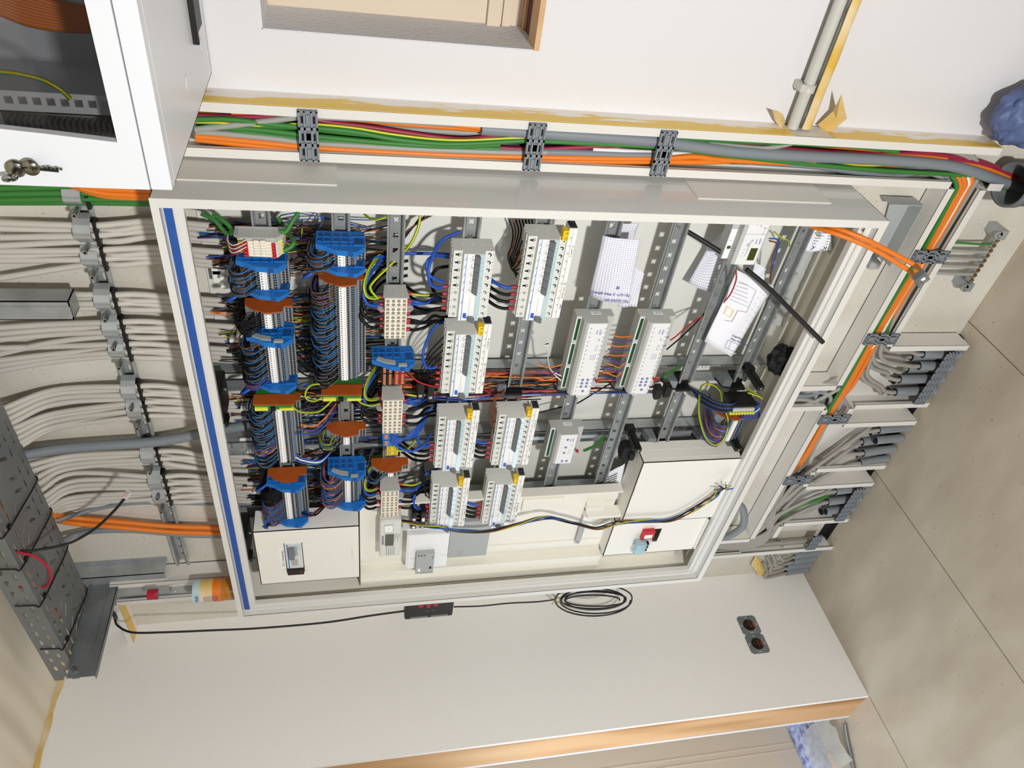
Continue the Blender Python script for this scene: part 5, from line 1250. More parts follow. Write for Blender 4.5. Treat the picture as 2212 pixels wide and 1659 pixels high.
wire(px([(790, 560, .10), (870, 548, .15), (960, 549, .15), (1000, 555, .16)], .15), 'blue_wire', 'thick blue wire crossing behind the bare third rail', None, .0036, n=8)
wire(px([(970, 556, .12), (945, 552, .10), (926, 560, .08), (922, 580, .07), (930, 597, .06), (958, 610, .065)], .08), 'blue_wire', 'blue loop swinging into the first breaker row', None, .0034, n=8)
wire(px([(970, 575, .13), (945, 580, .12), (933, 595, .12), (931, 610, .13), (938, 630, .13), (955, 650, .10)], .12), 'black_wire', 'black loop swinging into the first breaker row', None, .0036, n=8)
for k in range(8):
    wire(px([(1100+k*7, 474, .16), (1108+k*6, 500, .15), (1105+k*3, 530+k*4, .12), (1097+k, 555+k*3, .10), (1108+k, 575+k*3, .09), (1128, 520+k*19, .072)], .1), 'brown_wire' if k == 1 else 'black_wire', '%s wire dropping behind the fifth-rail breakers, %s' % ('brown' if k == 1 else 'black', ordn(k)), 'breaker tail wires', .0018)
for k in range(5):
    wire(px([(1090, 842+k*2, .10), (1075-k*2, 860, .08), (1058+k*4, 880+k*8, .075), (1062+k*2, 915+k*10, .07), (1076, 905+k*12, .068)], .08), 'brown_wire', 'brown wire fanning into the middle breaker row on the fifth rail, %s' % ordn(k), 'fan wires', .0015)
for k in range(5):
    wire(px([(905+k*4, 810+k*2, .09), (915+k*3, 785+k*8, .075), (930, 758+k*12, .07), (958, 728+k*14, .068)], .08), 'black_wire', 'black wire fanning into the second breaker row, %s' % ordn(k), 'fan wires', .0015)
for k in range(5):
    wire(px([(915, 1000+k*4, .12), (908+k*3, 1020+k*4, .10), (912+k*2, 1040+k*8, .08), (932, 1042+k*13, .07)], .09), 'black_wire', 'black wire fanning into the last breaker row, %s' % ordn(k), 'fan wires', .0015)
for k in range(7):
    wire(px([(845, 938+k*3, .050), (862, 945+k*2, .048), (885, 948-k*2, .055), (905, 935-k*3, .07), (922, 905-k*3, .10)], .06), 'blue_wire', 'blue wire fanning from the blue splice, %s' % ordn(k), 'fan wires', .0016)
wire(px([(851, 958, .05), (865, 968, .045), (890, 975, .045), (915, 962, .055), (930, 938, .09)], .05), 'blue_wire', 'thick blue wire sagging from the splice to the third breaker row', None, .0034, n=8)
wire(px([(850, 962, .05), (858, 972, .045), (875, 972, .05), (895, 955, .07), (905, 925, .09)], .05), 'pe_wire', 'green and yellow wire leaving the yellow splice', None, .0024, n=8)
for k in range(6):
    wire(px([(612+k*2, 1128, .05), (588, 1118+k*3, .04), (573, 1128+k*3, .04), (585, 1148+k*3, .04), (612, 1152+k*2, .045), (626, 1140+k, .05)], .045), 'blue_wire' if k < 3 else 'black_wire', '%s wire drooping round the tail splices of the first rail, %s' % ('blue' if k < 3 else 'black', ordn(k)), 'tail wires', .0019)
wire(px([(650, 1109, .055), (680, 1113, .06), (700, 1096, .09), (716, 1082, .11)], .06), 'black_wire', 'black wire from the last group to the second rail', None, .0022)
wire(px([(648, 1113, .055), (672, 1115, .06), (690, 1100, .09), (700, 1090, .11)], .06), 'red_wire', 'red wire from the last group to the second rail', None, .0020)
for k, c in enumerate(('orange_wire', 'violet_wire', 'blue_wire')):
    wire(px([(650-k*6, 917+k*10, .055), (680, 920+k*8, .05), (705, 900+k*8, .06), (726, 872+k*7, .10)], .06), c, '%s wire bridging from the longest group to the second rail' % CNAME[c], None, .0018)
for k, c in enumerate(('blue_wire', 'white_wire', 'blue_wire', 'black_wire')):
    wire(px([(638-k*2, 980+k*6, .055), (655, 990+k*5, .05), (690, 995+k*3, .05), (715, 975, .08), (728, 960-k*3, .11)], .06), c, '%s wire from the tail of the longest group, %s of four' % (CNAME[c], ['first', 'second', 'third', 'last'][k]), None, .0020)
for k in range(5): 
    wire(px([(640+k, 730+k*17, .07), (662, 755+k*14, .08), (684, 790+k*6, .10), (700, 800+k*3, .13)], .08), 'black_wire', 'black wire leaving the second long group towards the upright, %s' % ordn(k), 'fan wires', .0018)
# green bus cables at the first rail
for k, pts in enumerate(([(435, 462, .12), (462, 475, .11), (480, 495, .10), (492, 508, .09)], [(460, 462, .12), (480, 475, .11), (498, 492, .10), (500, 508, .09)], [(645, 458, .09), (634, 475, .08), (618, 500, .07), (606, 500, .07)], [(600, 470, .13), (620, 500, .11), (634, 520, .07), (630, 532, .06), (614, 542, .055)])):
    cable(px(pts, .1), .0042, 'green_cable', 'bus_cable', 'green bus cable at the clear terminal cluster, %s of four' % ['first', 'second', 'third', 'last'][k], 'cable', 'green bus cables', n=8)
for k in range(6):
    c = ['white_wire', 'red_wire'][k % 2]
    wire(px([(492, 507, .085), (491+k, 520+k*4, .06), (505, 530+k*4, .045), (532, 518+k*4, .042)], .05), c, '%s strand fanning from the green bus cables into the cluster, %s' % (CNAME[c], ordn(k)), 'bus strands', .0010)
wire(px([(880, 803, .05), (900, 822, .045), (925, 832, .05), (955, 836, .08)], .05), 'red_wire', 'red wire curving from the red push-in splice', None, .0020)
wire(px([(1448, 735, .05), (1462, 725, .06), (1490, 700, .08), (1518, 683, .10)], .06), 'red_wire', 'red wire climbing behind the eighth rail', None, .0018)
wire(px([(1590, 585, .05), (1590, 605, .055), (1578, 635, .07), (1562, 655, .09)], .06), 'red_wire', 'short red wire hanging from the power supply', None, .0018)
wire(px([(1440, 755, .05), (1475, 725, .07), (1510, 690, .10), (1530, 665, .12)], .06), 'black_wire', 'black wire climbing behind the eighth rail', None, .0018)
wire(px([(1165, 891, .13), (1210, 880, .13), (1245, 872, .13), (1290, 845, .13), (1325, 825, .13)], .13), 'black_wire', 'black wire slanting between the fifth and seventh rails', None, .0020)
cable(px([(1306, 940, .12), (1290, 960, .09), (1270, 970, .065), (1262, 973, .055)], .08), .0042, 'green_cable', 'bus_cable', 'green bus cable plugged into the short dimmer module', 'cable')
cable(px([(1470, 790, .13), (1450, 803, .09), (1437, 814, .065)], .08), .0042, 'green_cable', 'bus_cable', 'green bus cable plugged into the second long module', 'cable')
for k, pp in enumerate(((1247, 975), (1415, 820), (1290, 824))):
    a = at(pp[0], pp[1], Y=.055); m = MB(); m.bbox(a.x-.003, a.x+.003, .052, .060, a.z-.0035, a.z+.0035, .0006); tag(m.build('bus_plug', 'red', None, a), 'small red bus plug at the ' + ['short dimmer module', 'second long module', 'first long module'][k], 'plug')
# the twisted loose lead across the lower cabinet
import math as _m
tw = [(842, 1120, .060), (870, 1124, .045), (905, 1132, .030), (950, 1140, .020), (1000, 1148, .012), (1060, 1147, .010), (1120, 1132, .012), (1180, 1117, .015), (1240, 1130, .015), (1290, 1142, .015), (1340, 1130, .015), (1400, 1126, .014), (1450, 1122, .014), (1500, 1098, .012), (1540, 1072, .010), (1556, 1058, .008)]
cl = catmull(px(tw, .02), 6)
for s, (c, nm) in enumerate((('blue_wire', 'blue'), ('pe_wire', 'green and yellow'), ('brown_wire', 'brown'), ('black_wire', 'black'), ('grey_wire', 'grey'))):
    pts = []
    for i, p in enumerate(cl):
        a = i*.28 + s*1.2566; rr = .0030 + .0035*max(0, math.sin(i*.09+s))
        pts.append(p + Vector((math.cos(a)*rr, math.sin(a)*rr*.8, math.sin(a)*rr)))
    e = cl[-1]; aa = -1.2 + s*.62
    pts += [e + Vector((.012*math.cos(aa)+.008, -.01, .010*math.sin(aa)-.006)), e + Vector((.026*math.cos(aa)+.01, -.012, .030*math.sin(aa)))]
    m = MB(); m.tube(pts, .0019, 7, 0, 2); tag(m.build('loose_lead', c, None, pts[0]), '%s strand of the long twisted lead drooping over the covers' % nm, 'wire', 'twisted lead strands')
# ================================================================== loose things in and on the cabinet
cable(px([(1480, 497, .13), (1515, 518, .11), (1558, 545, .085)], .1), .0052, 'black_cable', 'flex_cable', 'short thick black cable slanting to the power supply', 'cable')
cable(px([(1612, 582, .05), (1660, 622, .03), (1720, 682, .005), (1778, 740, -.03)], .02), .0055, 'black_cable', 'flex_cable', 'stiff cut black cable sticking out diagonally near the cabinet foot', 'cable', n=12)
cable(px([(1762, 498, .12), (1788, 530, .115), (1803, 570, .11), (1805, 610, .11), (1797, 650, .115), (1775, 680, .125), (1745, 702, .14)], .1), .0065, 'beige_cable', 'mains_cable', 'pale olive cable bowing in a half ring near the cabinet foot', 'cable', n=12)
OC = []
for k, abcd in enumerate((((1752, 489, .06), (1800, 503, .015), (1860, 526, -.012), (1912, 552, -.03), (1962, 583, -.05)), ((1770, 486, .06), (1815, 496, .015), (1870, 517, -.014), (1925, 545, -.03), (1976, 572, -.05)))):
    cable(px(list(abcd), .0), .0050, 'orange_cable', 'patch_cable', 'orange twin cable hanging out to the metal plug, %s strand' % ['outer', 'inner'][k], 'cable', 'orange twin cable', n=12)
    a1, a2 = at(*[(1960, 582), (1974, 571)][k], Y=-.052), at(*[(1972, 592), (1986, 581)][k], Y=-.056); m = MB(); m.tube([a1, a2], .0042, 10, straight=True); tag(m.build('copper_sleeve', 'copper', None, a1), 'copper braided sleeve at the end of the orange twin cable, %s strand' % ['outer', 'inner'][k], 'sleeve', 'copper sleeves')
p = at(1990, 600, Y=-.058); t = empty('network_plug', p, 'metal network plug module dangling on the orange twin cable', 'plug')
m = MB(); m.bbox(-.014, .012, -.008, .008, -.012, .014, .001, 0); m.bbox(-.010, .008, -.0095, -.008, -.004, .010, .0005, 0).box(-.004, .004, -.0098, -.0095, .0, .008, 1).box(-.015, -.011, -.006, .006, -.017, -.012, 0)
m.xf(Matrix.Rotation(math.radians(40), 4, 'Y')); m.xf(Matrix.Translation(p)); m.build('plug_shell', ['galv_dark', 'label_white'], t)
m = MB(); m.text('1', .010, (0, -.0100, .0), (0, 0, 1), (-1, 0, 0), 0); m.xf(Matrix.Translation(p)); m.build('number', 'ink', t)
# papers -------------------------------------------------------------------
def sheet(name, corners, mt, label, curl=.0, n=10, cell=.005, ext=None, cat='paper'):
    a, b_, c, d = [Vector(q) for q in corners]; vs, fs, uv = [], [], []; Lu, Lv = (b_-a).length, (d-a).length
    for i in range(n+1):
        for j in range(n+1):
            u, v = i/n, j/n; p = (a*(1-u)+b_*u)*(1-v) + (d*(1-u)+c*u)*v
            p = p + Vector((0, -curl*math.sin(math.pi*u)*(.6+.4*v) - .0015*math.sin(9*u+5*v), 0)); vs.append(p)
    for i in range(n):
        for j in range(n):
            fs.append((i*(n+1)+j, (i+1)*(n+1)+j, (i+1)*(n+1)+j+1, i*(n+1)+j+1)); uv.append([(i/n*Lu/cell, j/n*Lv/cell), ((i+1)/n*Lu/cell, j/n*Lv/cell), ((i+1)/n*Lu/cell, (j+1)/n*Lv/cell), (i/n*Lu/cell, (j+1)/n*Lv/cell)])
    m = MB(); m._a(vs, fs, 0, True, uv); k0 = len(m.v)
    if ext: ext(m, a, b_, c, d)
    o = m.build(name, mt if isinstance(mt, list) else [mt], None, a); so = o.modifiers.new('s', 'SOLIDIFY'); so.thickness = .0003
    return tag(o, label, cat)
def hand(m, a, b_, c, d):
    u = (b_-a).normalized(); v = (d-a).normalized(); nn = Vector((0, -.016, 0))
    m.text('B= Flur 3 seitl. bu WC', .0095, a + nn + v*.135 + u*.080, -u, -v, 1, depth=0); m.text('A= Wohn bu', .0095, a + nn + v*.150 + u*.080, -u, -v, 1, depth=0)
    m.text('x', .016, a + nn + v*.118 + u*.055, -u, -v, 1, depth=0); m.box(*sorted((a.x-.0-.133, a.x-.134)), a.y-.016, a.y-.0155, a.z-.035, a.z-.008, 1)
P1 = [at(1302, 508, Y=.088), at(1385, 516, Y=.070), at(1360, 655, Y=.066), at(1273, 640, Y=.088)]
sheet('grid_note', P1, ['grid_paper', 'ink_blue'], 'squared note paper with blue handwriting tucked over the sixth rail', .012, ext=hand)
P2 = [at(1345, 482, Y=.150), at(1380, 482, Y=.150), at(1365, 530, Y=.150), at(1325, 520, Y=.150)]
sheet('grid_note', P2, 'grid_paper', 'second squared sheet half hidden behind the sixth rail', .004)
P3 = [at(1530, 530, Y=.165), at(1580, 480, Y=.15), at(1545, 635, Y=.13), at(1487, 612, Y=.150)]
sheet('grid_note', P3, 'grid_paper', 'torn squared sheet behind the eighth rail near the power supply', .004)
P3b = [at(1373, 575, Y=.086), at(1392, 590, Y=.084), at(1375, 662, Y=.084), at(1335, 662, Y=.086)]
sheet('grid_note', P3b, 'grid_paper', 'under leaf of the folded squared note on the sixth rail', .002)
def plan(m, a, b_, c, d):
    U, V = b_-a, d-a; off = Vector((0, -.0072, 0))
    def L(u0, v0, u1, v1, w=.0006, mi=1):
        p, q = a+U*u0+V*v0+off, a+U*u1+V*v1+off; t = (q-p).normalized(); s = t.cross(Vector((0, 1, 0))).normalized()*w*.5
        m._a([p-s, q-s, q+s, p+s], [(0, 1, 2, 3)], mi)
    for k in range(6): L(.10, .12+.045*k, .35+.05*k, .10+.05*k, .0004)
    L(.12, .10, .60, .12, .0005); L(.60, .12, .62, .42, .0005); L(.62, .42, .40, .44, .0007, 2); L(.40, .44, .38, .60, .0009, 2); L(.38, .60, .2, .62, .0005)
    for k in range(9): L(.70+.0*k, .12+.08*k, .74, .12+.08*k, .0004); L(.80, .14+.08*k, .84, .14+.08*k, .0004)
    L(.12, .44, .30, .46, .0012, 3); L(.30, .46, .30, .56, .0012, 3); L(.30, .56, .12, .54, .0012, 3); L(.12, .54, .12, .44, .0012, 3)
    L(.50, .85, .90, .86); L(.90, .86, .90, .97); L(.90, .97, .50, .96); L(.50, .96, .50, .85); L(.60, .85, .60, .96)
    u = U.normalized(); v = V.normalized()
    m.text('Erdgeschoss', .007, a+off+U*.55+V*.78, v*-1 if False else u, -v, 1, depth=0); m.text('Pläne Zeichnung', .008, a+off+U*.55+V*.83, u, -v, 4, depth=0)
P4 = [at(1592, 583, Y=.090), at(1672, 618, Y=.088), at(1580, 770, Y=.085), at(1522, 738, Y=.088)]
sheet('floor_plan', P4, ['paper_white', 'ink', 'orange_plate', 'warn_yellow', 'ink_blue'], 'white printed floor plan sheet with handwriting lying over the two lowest rails', .004, ext=plan)
sheet('white_note', [at(1630, 565, Y=.130), at(1655, 580, Y=.13), at(1650, 605, Y=.13), at(1625, 595, Y=.13)], 'paper_white', 'small blank white slip behind the lowest rail', .002)
def knxt(m, a, b_, c, d):
    u = (b_-a).normalized(); v = (d-a).normalized()
    m.text('KNX', .016, a + u*.045 + v*.05 + Vector((0, -.004, 0)), -u, -v, 1, depth=0)
    for k in range(5): 
        p = a + v*(.006+.007*k) + u*.01 + Vector((0, -.003, 0)); m._a([p, p+u*.035, p+u*.035+v*.001, p+v*.001], [(0, 1, 2, 3)], 1)
sheet('manual_sheet', [at(1757, 495, Y=.12), at(1795, 497, Y=.11), at(1797, 540, Y=.10), at(1735, 543, Y=.12)], ['paper_white', 'ink'], 'printed bus manual sheet at the foot of the cabinet edge', .002, ext=knxt)
sheet('printed_slip', [at(1310, 1020, Y=.12), at(1350, 1000, Y=.12), at(1348, 1075, Y=.10), at(1302, 1080, Y=.10)], ['paper_white', 'ink'], 'crumpled red and grey printed packet beside the big cream cover', .006, cat='packet',
      ext=lambda m, a, b_, c, d: [m._a([a+(d-a)*(.15+.08*k)+Vector((0, -.006, 0)), a+(d-a)*(.15+.08*k)+(b_-a)*.6+Vector((0, -.008, 0)), a+(d-a)*(.17+.08*k)+(b_-a)*.6+Vector((0, -.008, 0)), a+(d-a)*(.17+.08*k)+Vector((0, -.006, 0))], [(0, 1, 2, 3)], 1) for k in range(8)])
# clear plastic bags near the foot
def crumple(name, pts, w, mt, label, cat, seed=1, depth=.02):
    r2 = random.Random(seed); P = catmull([Vector(q) for q in pts], 6); vs = []; n = 12
    for i, p in enumerate(P):
        t = (P[min(i+1, len(P)-1)]-P[max(0, i-1)]).normalized(); s = t.cross(Vector((0, 1, 0))).normalized(); ww = w*(.8+.35*r2.random())
        for k in range(n):
            a = 2*math.pi*k/n; rr = ww*(1+.3*r2.uniform(-1, 1)); vs.append(p + s*(rr*math.cos(a)) + Vector((0, 1, 0))*(depth*math.sin(a)*(1+.4*r2.uniform(-1, 1))))
    m = MB(); m._a(vs, [(i*n+k, i*n+(k+1) % n, (i+1)*n+(k+1) % n, (i+1)*n+k) for i in range(len(P)-1) for k in range(n)], 0, True)
    m._a(vs[:n], [tuple(range(n))], 0); m._a(vs[-n:], [tuple(range(n))[::-1]], 0)
    return tag(m.build(name, mt, None, P[0]), label, cat)
crumple('plastic_bag', [at(1760, 525, Y=.165), at(1745, 570, Y=.165), at(1728, 620, Y=.165), at(1708, 665, Y=.165), at(1690, 700, Y=.165)], .030, 'milky', 'clear crumpled plastic sleeve lying at the cabinet foot', 'plastic bag', 4, .012)
crumple('plastic_bag', [at(1745, 700, Y=.13), at(1728, 745, Y=.13), at(1722, 780, Y=.13)], .012, 'milky', 'long clear plastic strip beside the black foam at the cabinet foot', 'plastic bag', 5, .008)
# black crumpled foam cap
p = at(1690, 778, Y=.075); m = MB(); bm = bmesh.new(); bmesh.ops.create_icosphere(bm, subdivisions=4, radius=.040)
for v in bm.verts:
    q = v.co.normalized(); f = 1 + .22*mnoise.noise(q*2.3) + .12*mnoise.noise(q*6) + (-.12 if abs(math.sin(q.x*5+q.z*3)) < .12 else 0); v.co = Vector((q.x*.042*f, q.y*.030*f, q.z*.036*f))
bm.verts.index_update(); m._a([v.co + p for v in bm.verts], [[v.index for v in f.verts] for f in bm.faces]); bm.free()
tag(m.build('foam_plug', 'black_foam', None, p), 'crumpled black rubber cap wedged at the cabinet foot', 'rubber cap')
p = at(1348, 965, Y=.10); m = MB(); m.bbox(p.x-.028, p.x+.020, .075, .11, p.z-.016, p.z+.012, .006).bbox(p.x-.020, p.x+.008, .065, .08, p.z-.022, p.z-.006, .004)
tag(m.build('cable_gland', 'black_foam', None, p), 'black rubber cable gland lying behind the big cream cover', 'gland')
for k, pp in enumerate(((1420, 842), (1440, 838))):
    p = at(pp[0], pp[1], Y=.09); t = empty('cable_bracket', p, 'black plastic clip hanging below the second long module, %s of two' % ['blue-tape side', 'foot side'][k], 'bracket', 'black clips')
    m = MB(); m.bbox(p.x-.018, p.x+.014, .075, .10, p.z-.008, p.z+.008, .002).bbox(p.x-.026, p.x-.016, .080, .095, p.z-.006, p.z+.006, .002); m.build('foot_body', 'black', t)
for k, pp in enumerate(((908, 838), (930, 842))):
    p = at(pp[0], pp[1], Y=.075); t = empty('cable_bracket', p, 'black plastic clip beside the push-in splices, %s of two' % ['splice side', 'breaker side'][k], 'bracket', 'black clips')
    m = MB(); m.bbox(p.x-.028, p.x+.020, .065, .10, p.z-.008, p.z+.008, .002).box(p.x-.02, p.x-.012, .0645, .066, p.z-.004, p.z+.004, 1); m.cyl((p.x-.024, .064, p.z), .004, 1, .003, 12); m.build('foot_body', ['black', 'body_grey'], t)
# small terminal cluster on the lowest rail
z = RZ[8]; X = -.590
t = empty('earth_terminal', (X+.0, .09, z), 'yellow and green earth terminal with crinkled edge on the lowest rail', 'terminal block')
m = MB(); m.bbox(X+.006, X+.030, .045, .098, z-.040, z+.035, .004, 0); m.bbox(X+.012, X+.022, .040, .046, z-.032, z+.028, .001, 2)
for k in range(9): m.bbox(X+.002, X+.009, .038, .052, z-.036+k*.008, z-.030+k*.008, .001, 1)
m.build('housing', ['black', 'term_yellow', 'module_grey'], t)
terminals(X-.030, X-.105, 8, 'the small group on the lowest rail')
plate(X-.026, 8, .002, 'orange end plate of the small group on the lowest rail')
loops(X-.026, X-.105, 8, 'the small group on the lowest rail', ['steel_blue_wire', 'brown_wire', 'grey_wire', 'violet_wire', 'blue_wire', 'orange_wire'], .0036, .85)
for k in range(14):
    c = 'blue_wire' if k % 6 == 1 else 'black_wire'
    wire(px([(1488+k*.9, 836+k*1.0, .115), (1515, 850+k*1.6, .09), (1548, 868+k*1.5, .06), (1580, 872+k*1.4, .045), (1592, 866+k*1.2, .055)], .08), c, '%s wire in the sheaf sweeping to the small group on the lowest rail, %s' % (CNAME[c], ordn(k)), 'sheaf wires', .0017)
for k in range(6):
    wire(px([(1600, 902-k*4, .05), (1622, 905-k*4, .045), (1640, 898-k*5, .05), (1628, 882-k*3, .07), (1605, 876, .10)], .05), ['blue_wire', 'violet_wire', 'blue_wire', 'white_wire', 'blue_wire', 'blue_wire'][k], 'coloured wire curling under the small group on the lowest rail, %s' % ordn(k), 'curl wires', .0017)
wire(px([(1560, 870, .06), (1556, 845, .10), (1535, 830, .13), (1515, 835, .12), (1510, 870, .07), (1512, 905, .04), (1525, 945, .025), (1545, 962, .02), (1566, 945, .03), (1573, 910, .05), (1566, 885, .06)], .05), 'pe_wire', 'big green and yellow earth loop hanging from the lowest rail', None, .0026, n=8)
wire(px([(1615, 848, .06), (1638, 856, .05), (1647, 862, .05), (1632, 850, .07), (1612, 838, .08)], .05), 'pe_wire', 'short folded green and yellow wire at the earth terminal', None, .0022, n=8)
wire(px([(1672, 500, .10), (1690, 515, .09), (1703, 520, .09), (1706, 532, .10)], .1), 'pe_wire', 'small green and yellow wire beside the power supply', None, .0018)
wire(px([(1662, 515, .075), (1682, 520, .08), (1676, 550, .10), (1665, 590, .12)], .1), 'blue_wire', 'blue wire hanging beside the power supply', None, .0018)
wire(px([(1662, 520, .075), (1679, 528, .08), (1668, 560, .10), (1664, 610, .12)], .1), 'brown_wire', 'brown wire hanging beside the power supply', None, .0018)
# black zip tie at the foot gutter
m = MB(); P = px([(1524, 1132, .06), (1521, 1150, .05), (1526, 1170, .045), (1520, 1185, .035), (1510, 1195, .03), (1512, 1205, .03)], .04); m.tube(P, .0030, 6, 0, 5, flat=.4); m.bbox(P[2].x-.006, P[2].x+.004, P[2].y-.006, P[2].y+.006, P[2].z-.006, P[2].z+.004, .001)
tag(m.build('cable_tie', 'black', None, P[0]), 'perforated black cable tie dangling in the lower corner of the cabinet', 'cable tie')
# grey coil seen in the trunking gap
m = MB(); m.tube([at(1588, 1085, Y=.13), at(1605, 1100, Y=.12), at(1605, 1135, Y=.12), at(1580, 1155, Y=.13), at(1560, 1160, Y=.15)], .012, 12); tag(m.build('conduit', 'conduit', None, at(1588, 1085, Y=.13)), 'curved grey conduit behind the lower corner of the cabinet', 'conduit')
# grey broken plastic duct cover leaning on the wall
t = empty('duct_cover', (-.06, .19, -.12), 'broken grey plastic duct cover leaning on the wall under the cabinet edge', 'cover')
A_, B_, C_, D_ = at(1935, 458, Y=.198), at(1962, 462, Y=.160), at(1925, 600, Y=.160), at(1890, 590, Y=.198)
m = MB(); m.slab([(-.035, -.125), (.0, -.128), (.004, -.085), (-.02, -.09), (-.03, -.15), (-.17, -.165), (-.2, -.19), (-.2, -.235), (-.03, -.235)][::-1] if False else [(-.040, -.118), (-.055, -.150), (-.110, -.165), (-.185, -.150), (-.205, -.160), (-.205, -.205), (-.040, -.205)], [], 1, .190, .192)
m.box(-.205, -.040, .150, .192, -.207, -.205).box(-.042, -.040, .150, .192, -.205, -.12); m.bbox(-.215, -.195, .150, .192, -.180, -.150, .004); m.build('shell', 'grey_box', t)
# earthing bar on its bracket low on the wall
t = empty('earth_bar', (-.18, .2, -.48), 'galvanised earth terminal bar with brass screws low on the wall by the floor', 'earth bar')
m = MB(); zb = -.475; m.box(-.262, -.112, .165, .169, zb-.009, zb+.009)
for x in (-.266, -.112):
    m.box(x-.012, x+.012, .150, .2, zb-.010, zb+.012); m.cyl((x, .150, zb+.014), .010, 1, .004, 16); m.cyl((x, .148, zb+.014), .004, 1, -.002, 8)
m.build('bar', 'galv', t)
for k in range(9):
    m = MB(); x = -.128-k*.0145; m.cyl((x, .152, zb+.003), .0042, 1, .013, 8, 0); m.bbox(x-.006, x+.006, .158, .170, zb-.006, zb+.010, .001, 1); m.build('clamp_screw', ['brass', 'galv'], t)
for k in range(5):
    x = -.135 - k*.022; wire([(x-.004, .156, zb+.012), (x-.006, .158, zb+.05), (x-.012, .172, zb+.10), (x-.020, .185, -.345)], 'grey_cable' if k else 'green_cable', '%s wire clamped in the earth bar, %s' % ('grey' if k else 'green', ordn(k)), 'earth bar wires', .0045 if k else .003, n=8)
# pipe sleeve where the cables leave the trunking
p = at(2190, 402, Y=.135)
t = empty('pipe_sleeve', (.03, .14, ZF), 'dark grey open pipe sleeve swallowing the tall trunking cables', 'pipe')
m = MB(); cx_, cy_ = .036, .118
m.lathe([(.047, -.600), (.047, -.385), (.051, -.383), (.051, -.365), (.045, -.365), (.043, -.370), (.043, -.60)], (cx_, cy_, 0), 2, 32); m.build('sleeve', 'sleeve_dark', t)
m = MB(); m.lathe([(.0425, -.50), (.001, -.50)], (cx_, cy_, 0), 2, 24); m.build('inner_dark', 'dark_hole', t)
# blue bag hanging near the floor pipe
p = Vector((.180, .140, -.333)); m = MB(); bm = bmesh.new(); bmesh.ops.create_icosphere(bm, subdivisions=5, radius=1)
for v in bm.verts:
    q = v.co.normalized(); f = 1 + .14*mnoise.noise(q*2.2) + .07*mnoise.noise(Vector((q.x*3, q.y*8, q.z*8))) + .03*math.sin(q.x*9+q.z*14); v.co = Vector((q.x*.064*f, q.y*.046*f, q.z*.082*f))
bm.verts.index_update(); m._a([v.co + p for v in bm.verts], [[v.index for v in f.verts] for f in bm.faces], 0, True); bm.free()
tag(m.build('rubbish_bag', 'bag_blue', None, p), 'dusty blue crumpled plastic bag against the white wall', 'bag')
m = MB(); W0 = bpy.data.objects['wall_back']
for pa, pb in (((1931, 470), (1947, 442)), ((1941, 437), (1954, 446)), ((1934, 452), (1952, 456)), ((1930, 452), (1936, 462)), ((1936, 459), (1944, 463))):
    a, b_ = at(pa[0], pa[1], Y=.1996), at(pb[0], pb[1], Y=.1996); t_ = (b_-a).normalized(); s_ = t_.cross(Vector((0, 1, 0)))*.0006; m._a([a-s_, b_-s_, b_+s_, a+s_], [(0, 1, 2, 3)], 0)
m.build('pencil_mark', 'ink', W0)
# two pipes entering the tall trunking from the white wall
zt = at(1722, 262, Y=.17).z; t = empty('wall_pipe', (.12, .17, zt), 'pale grey plastic pipe with a clip on the white wall', 'pipe')
m = MB(); m.tube([(.1095, .178, zt), (1.2, .178, zt+.012)], .0115, 16, straight=True); m.build('pipe', 'pvc_pipe', t)
xq = at(1738, 200, Y=.17).x; m = MB(); m.lathe([(.0145, 0), (.0145, .016), (.0118, .016), (.0118, 0)], (xq, .178, zt), 0, 20); m.bbox(xq, xq+.016, .166, .199, zt+.008, zt+.022, .003); m.build('pipe_clip', 'pvc_pipe', t)
t = empty('wall_pipe', (.12, .17, zt-.028), 'second wall pipe wrapped in wrinkled yellow tape', 'pipe')
m = MB(); P = [Vector((.1095 + k*.05, .180, zt-.029+.011*k/20.)) for k in range(22)]; m.tube(P, .0100, 16, straight=True); m.build('pipe', 'pvc_pipe', t)
m = MB(); rr = random.Random(2); vs = []; N_ = 40
for i in range(N_):
    x = .112 + i*.028
    for k in range(10):
        a = -2.4 + k*3.4/9; q = .0125 + .0015*rr.random() + (.004*rr.random() if k in (0, 9) else 0); vs.append((x, .180+q*math.sin(a), zt-.029+.011*i*.028/1.+q*math.cos(a+math.pi)))
m._a(vs, [(i*10+k, i*10+k+1, (i+1)*10+k+1, (i+1)*10+k) for i in range(N_-1) for k in range(9)], 0, True); m.build('tape_wrap', 'yellow_tape', t)
def flap(pts, label):
    A0 = [Vector(q) for q in pts]; m = MB(); c = sum(A0, Vector())/len(A0) + Vector((0, -.006, 0)); n = len(A0)
    m._a(A0 + [c], [(i, (i+1) % n, n) for i in range(n)], 0, False); o = m.build('tape_flap', 'yellow_tape', None, A0[0]); s = o.modifiers.new('s', 'SOLIDIFY'); s.thickness = .0004; tag(o, label, 'tape')
flap([at(1766, 270, Y=.185), at(1800, 240, Y=.175), at(1818, 203, Y=.15), at(1824, 232, Y=.15), at(1830, 256, Y=.165), at(1800, 280, Y=.18), at(1786, 286, Y=.185)], 'large torn yellow tape flap curling off the tall trunking')
flap([at(1697, 262, Y=.19), at(1690, 245, Y=.18), at(1668, 238, Y=.165), at(1675, 262, Y=.18), at(1690, 280, Y=.185)], 'small torn yellow tape flap beside the wall pipe')
flap([at(1690+0, 1180+25, Y=.165) if False else at(1632, 1200, Y=.19), at(1622, 1220, Y=.185), at(1640, 1245, Y=.17), at(1662, 1246, Y=.16), at(1650, 1228, Y=.175), at(1640, 1208, Y=.185)], 'yellow tape tail hanging in the room corner near the floor')
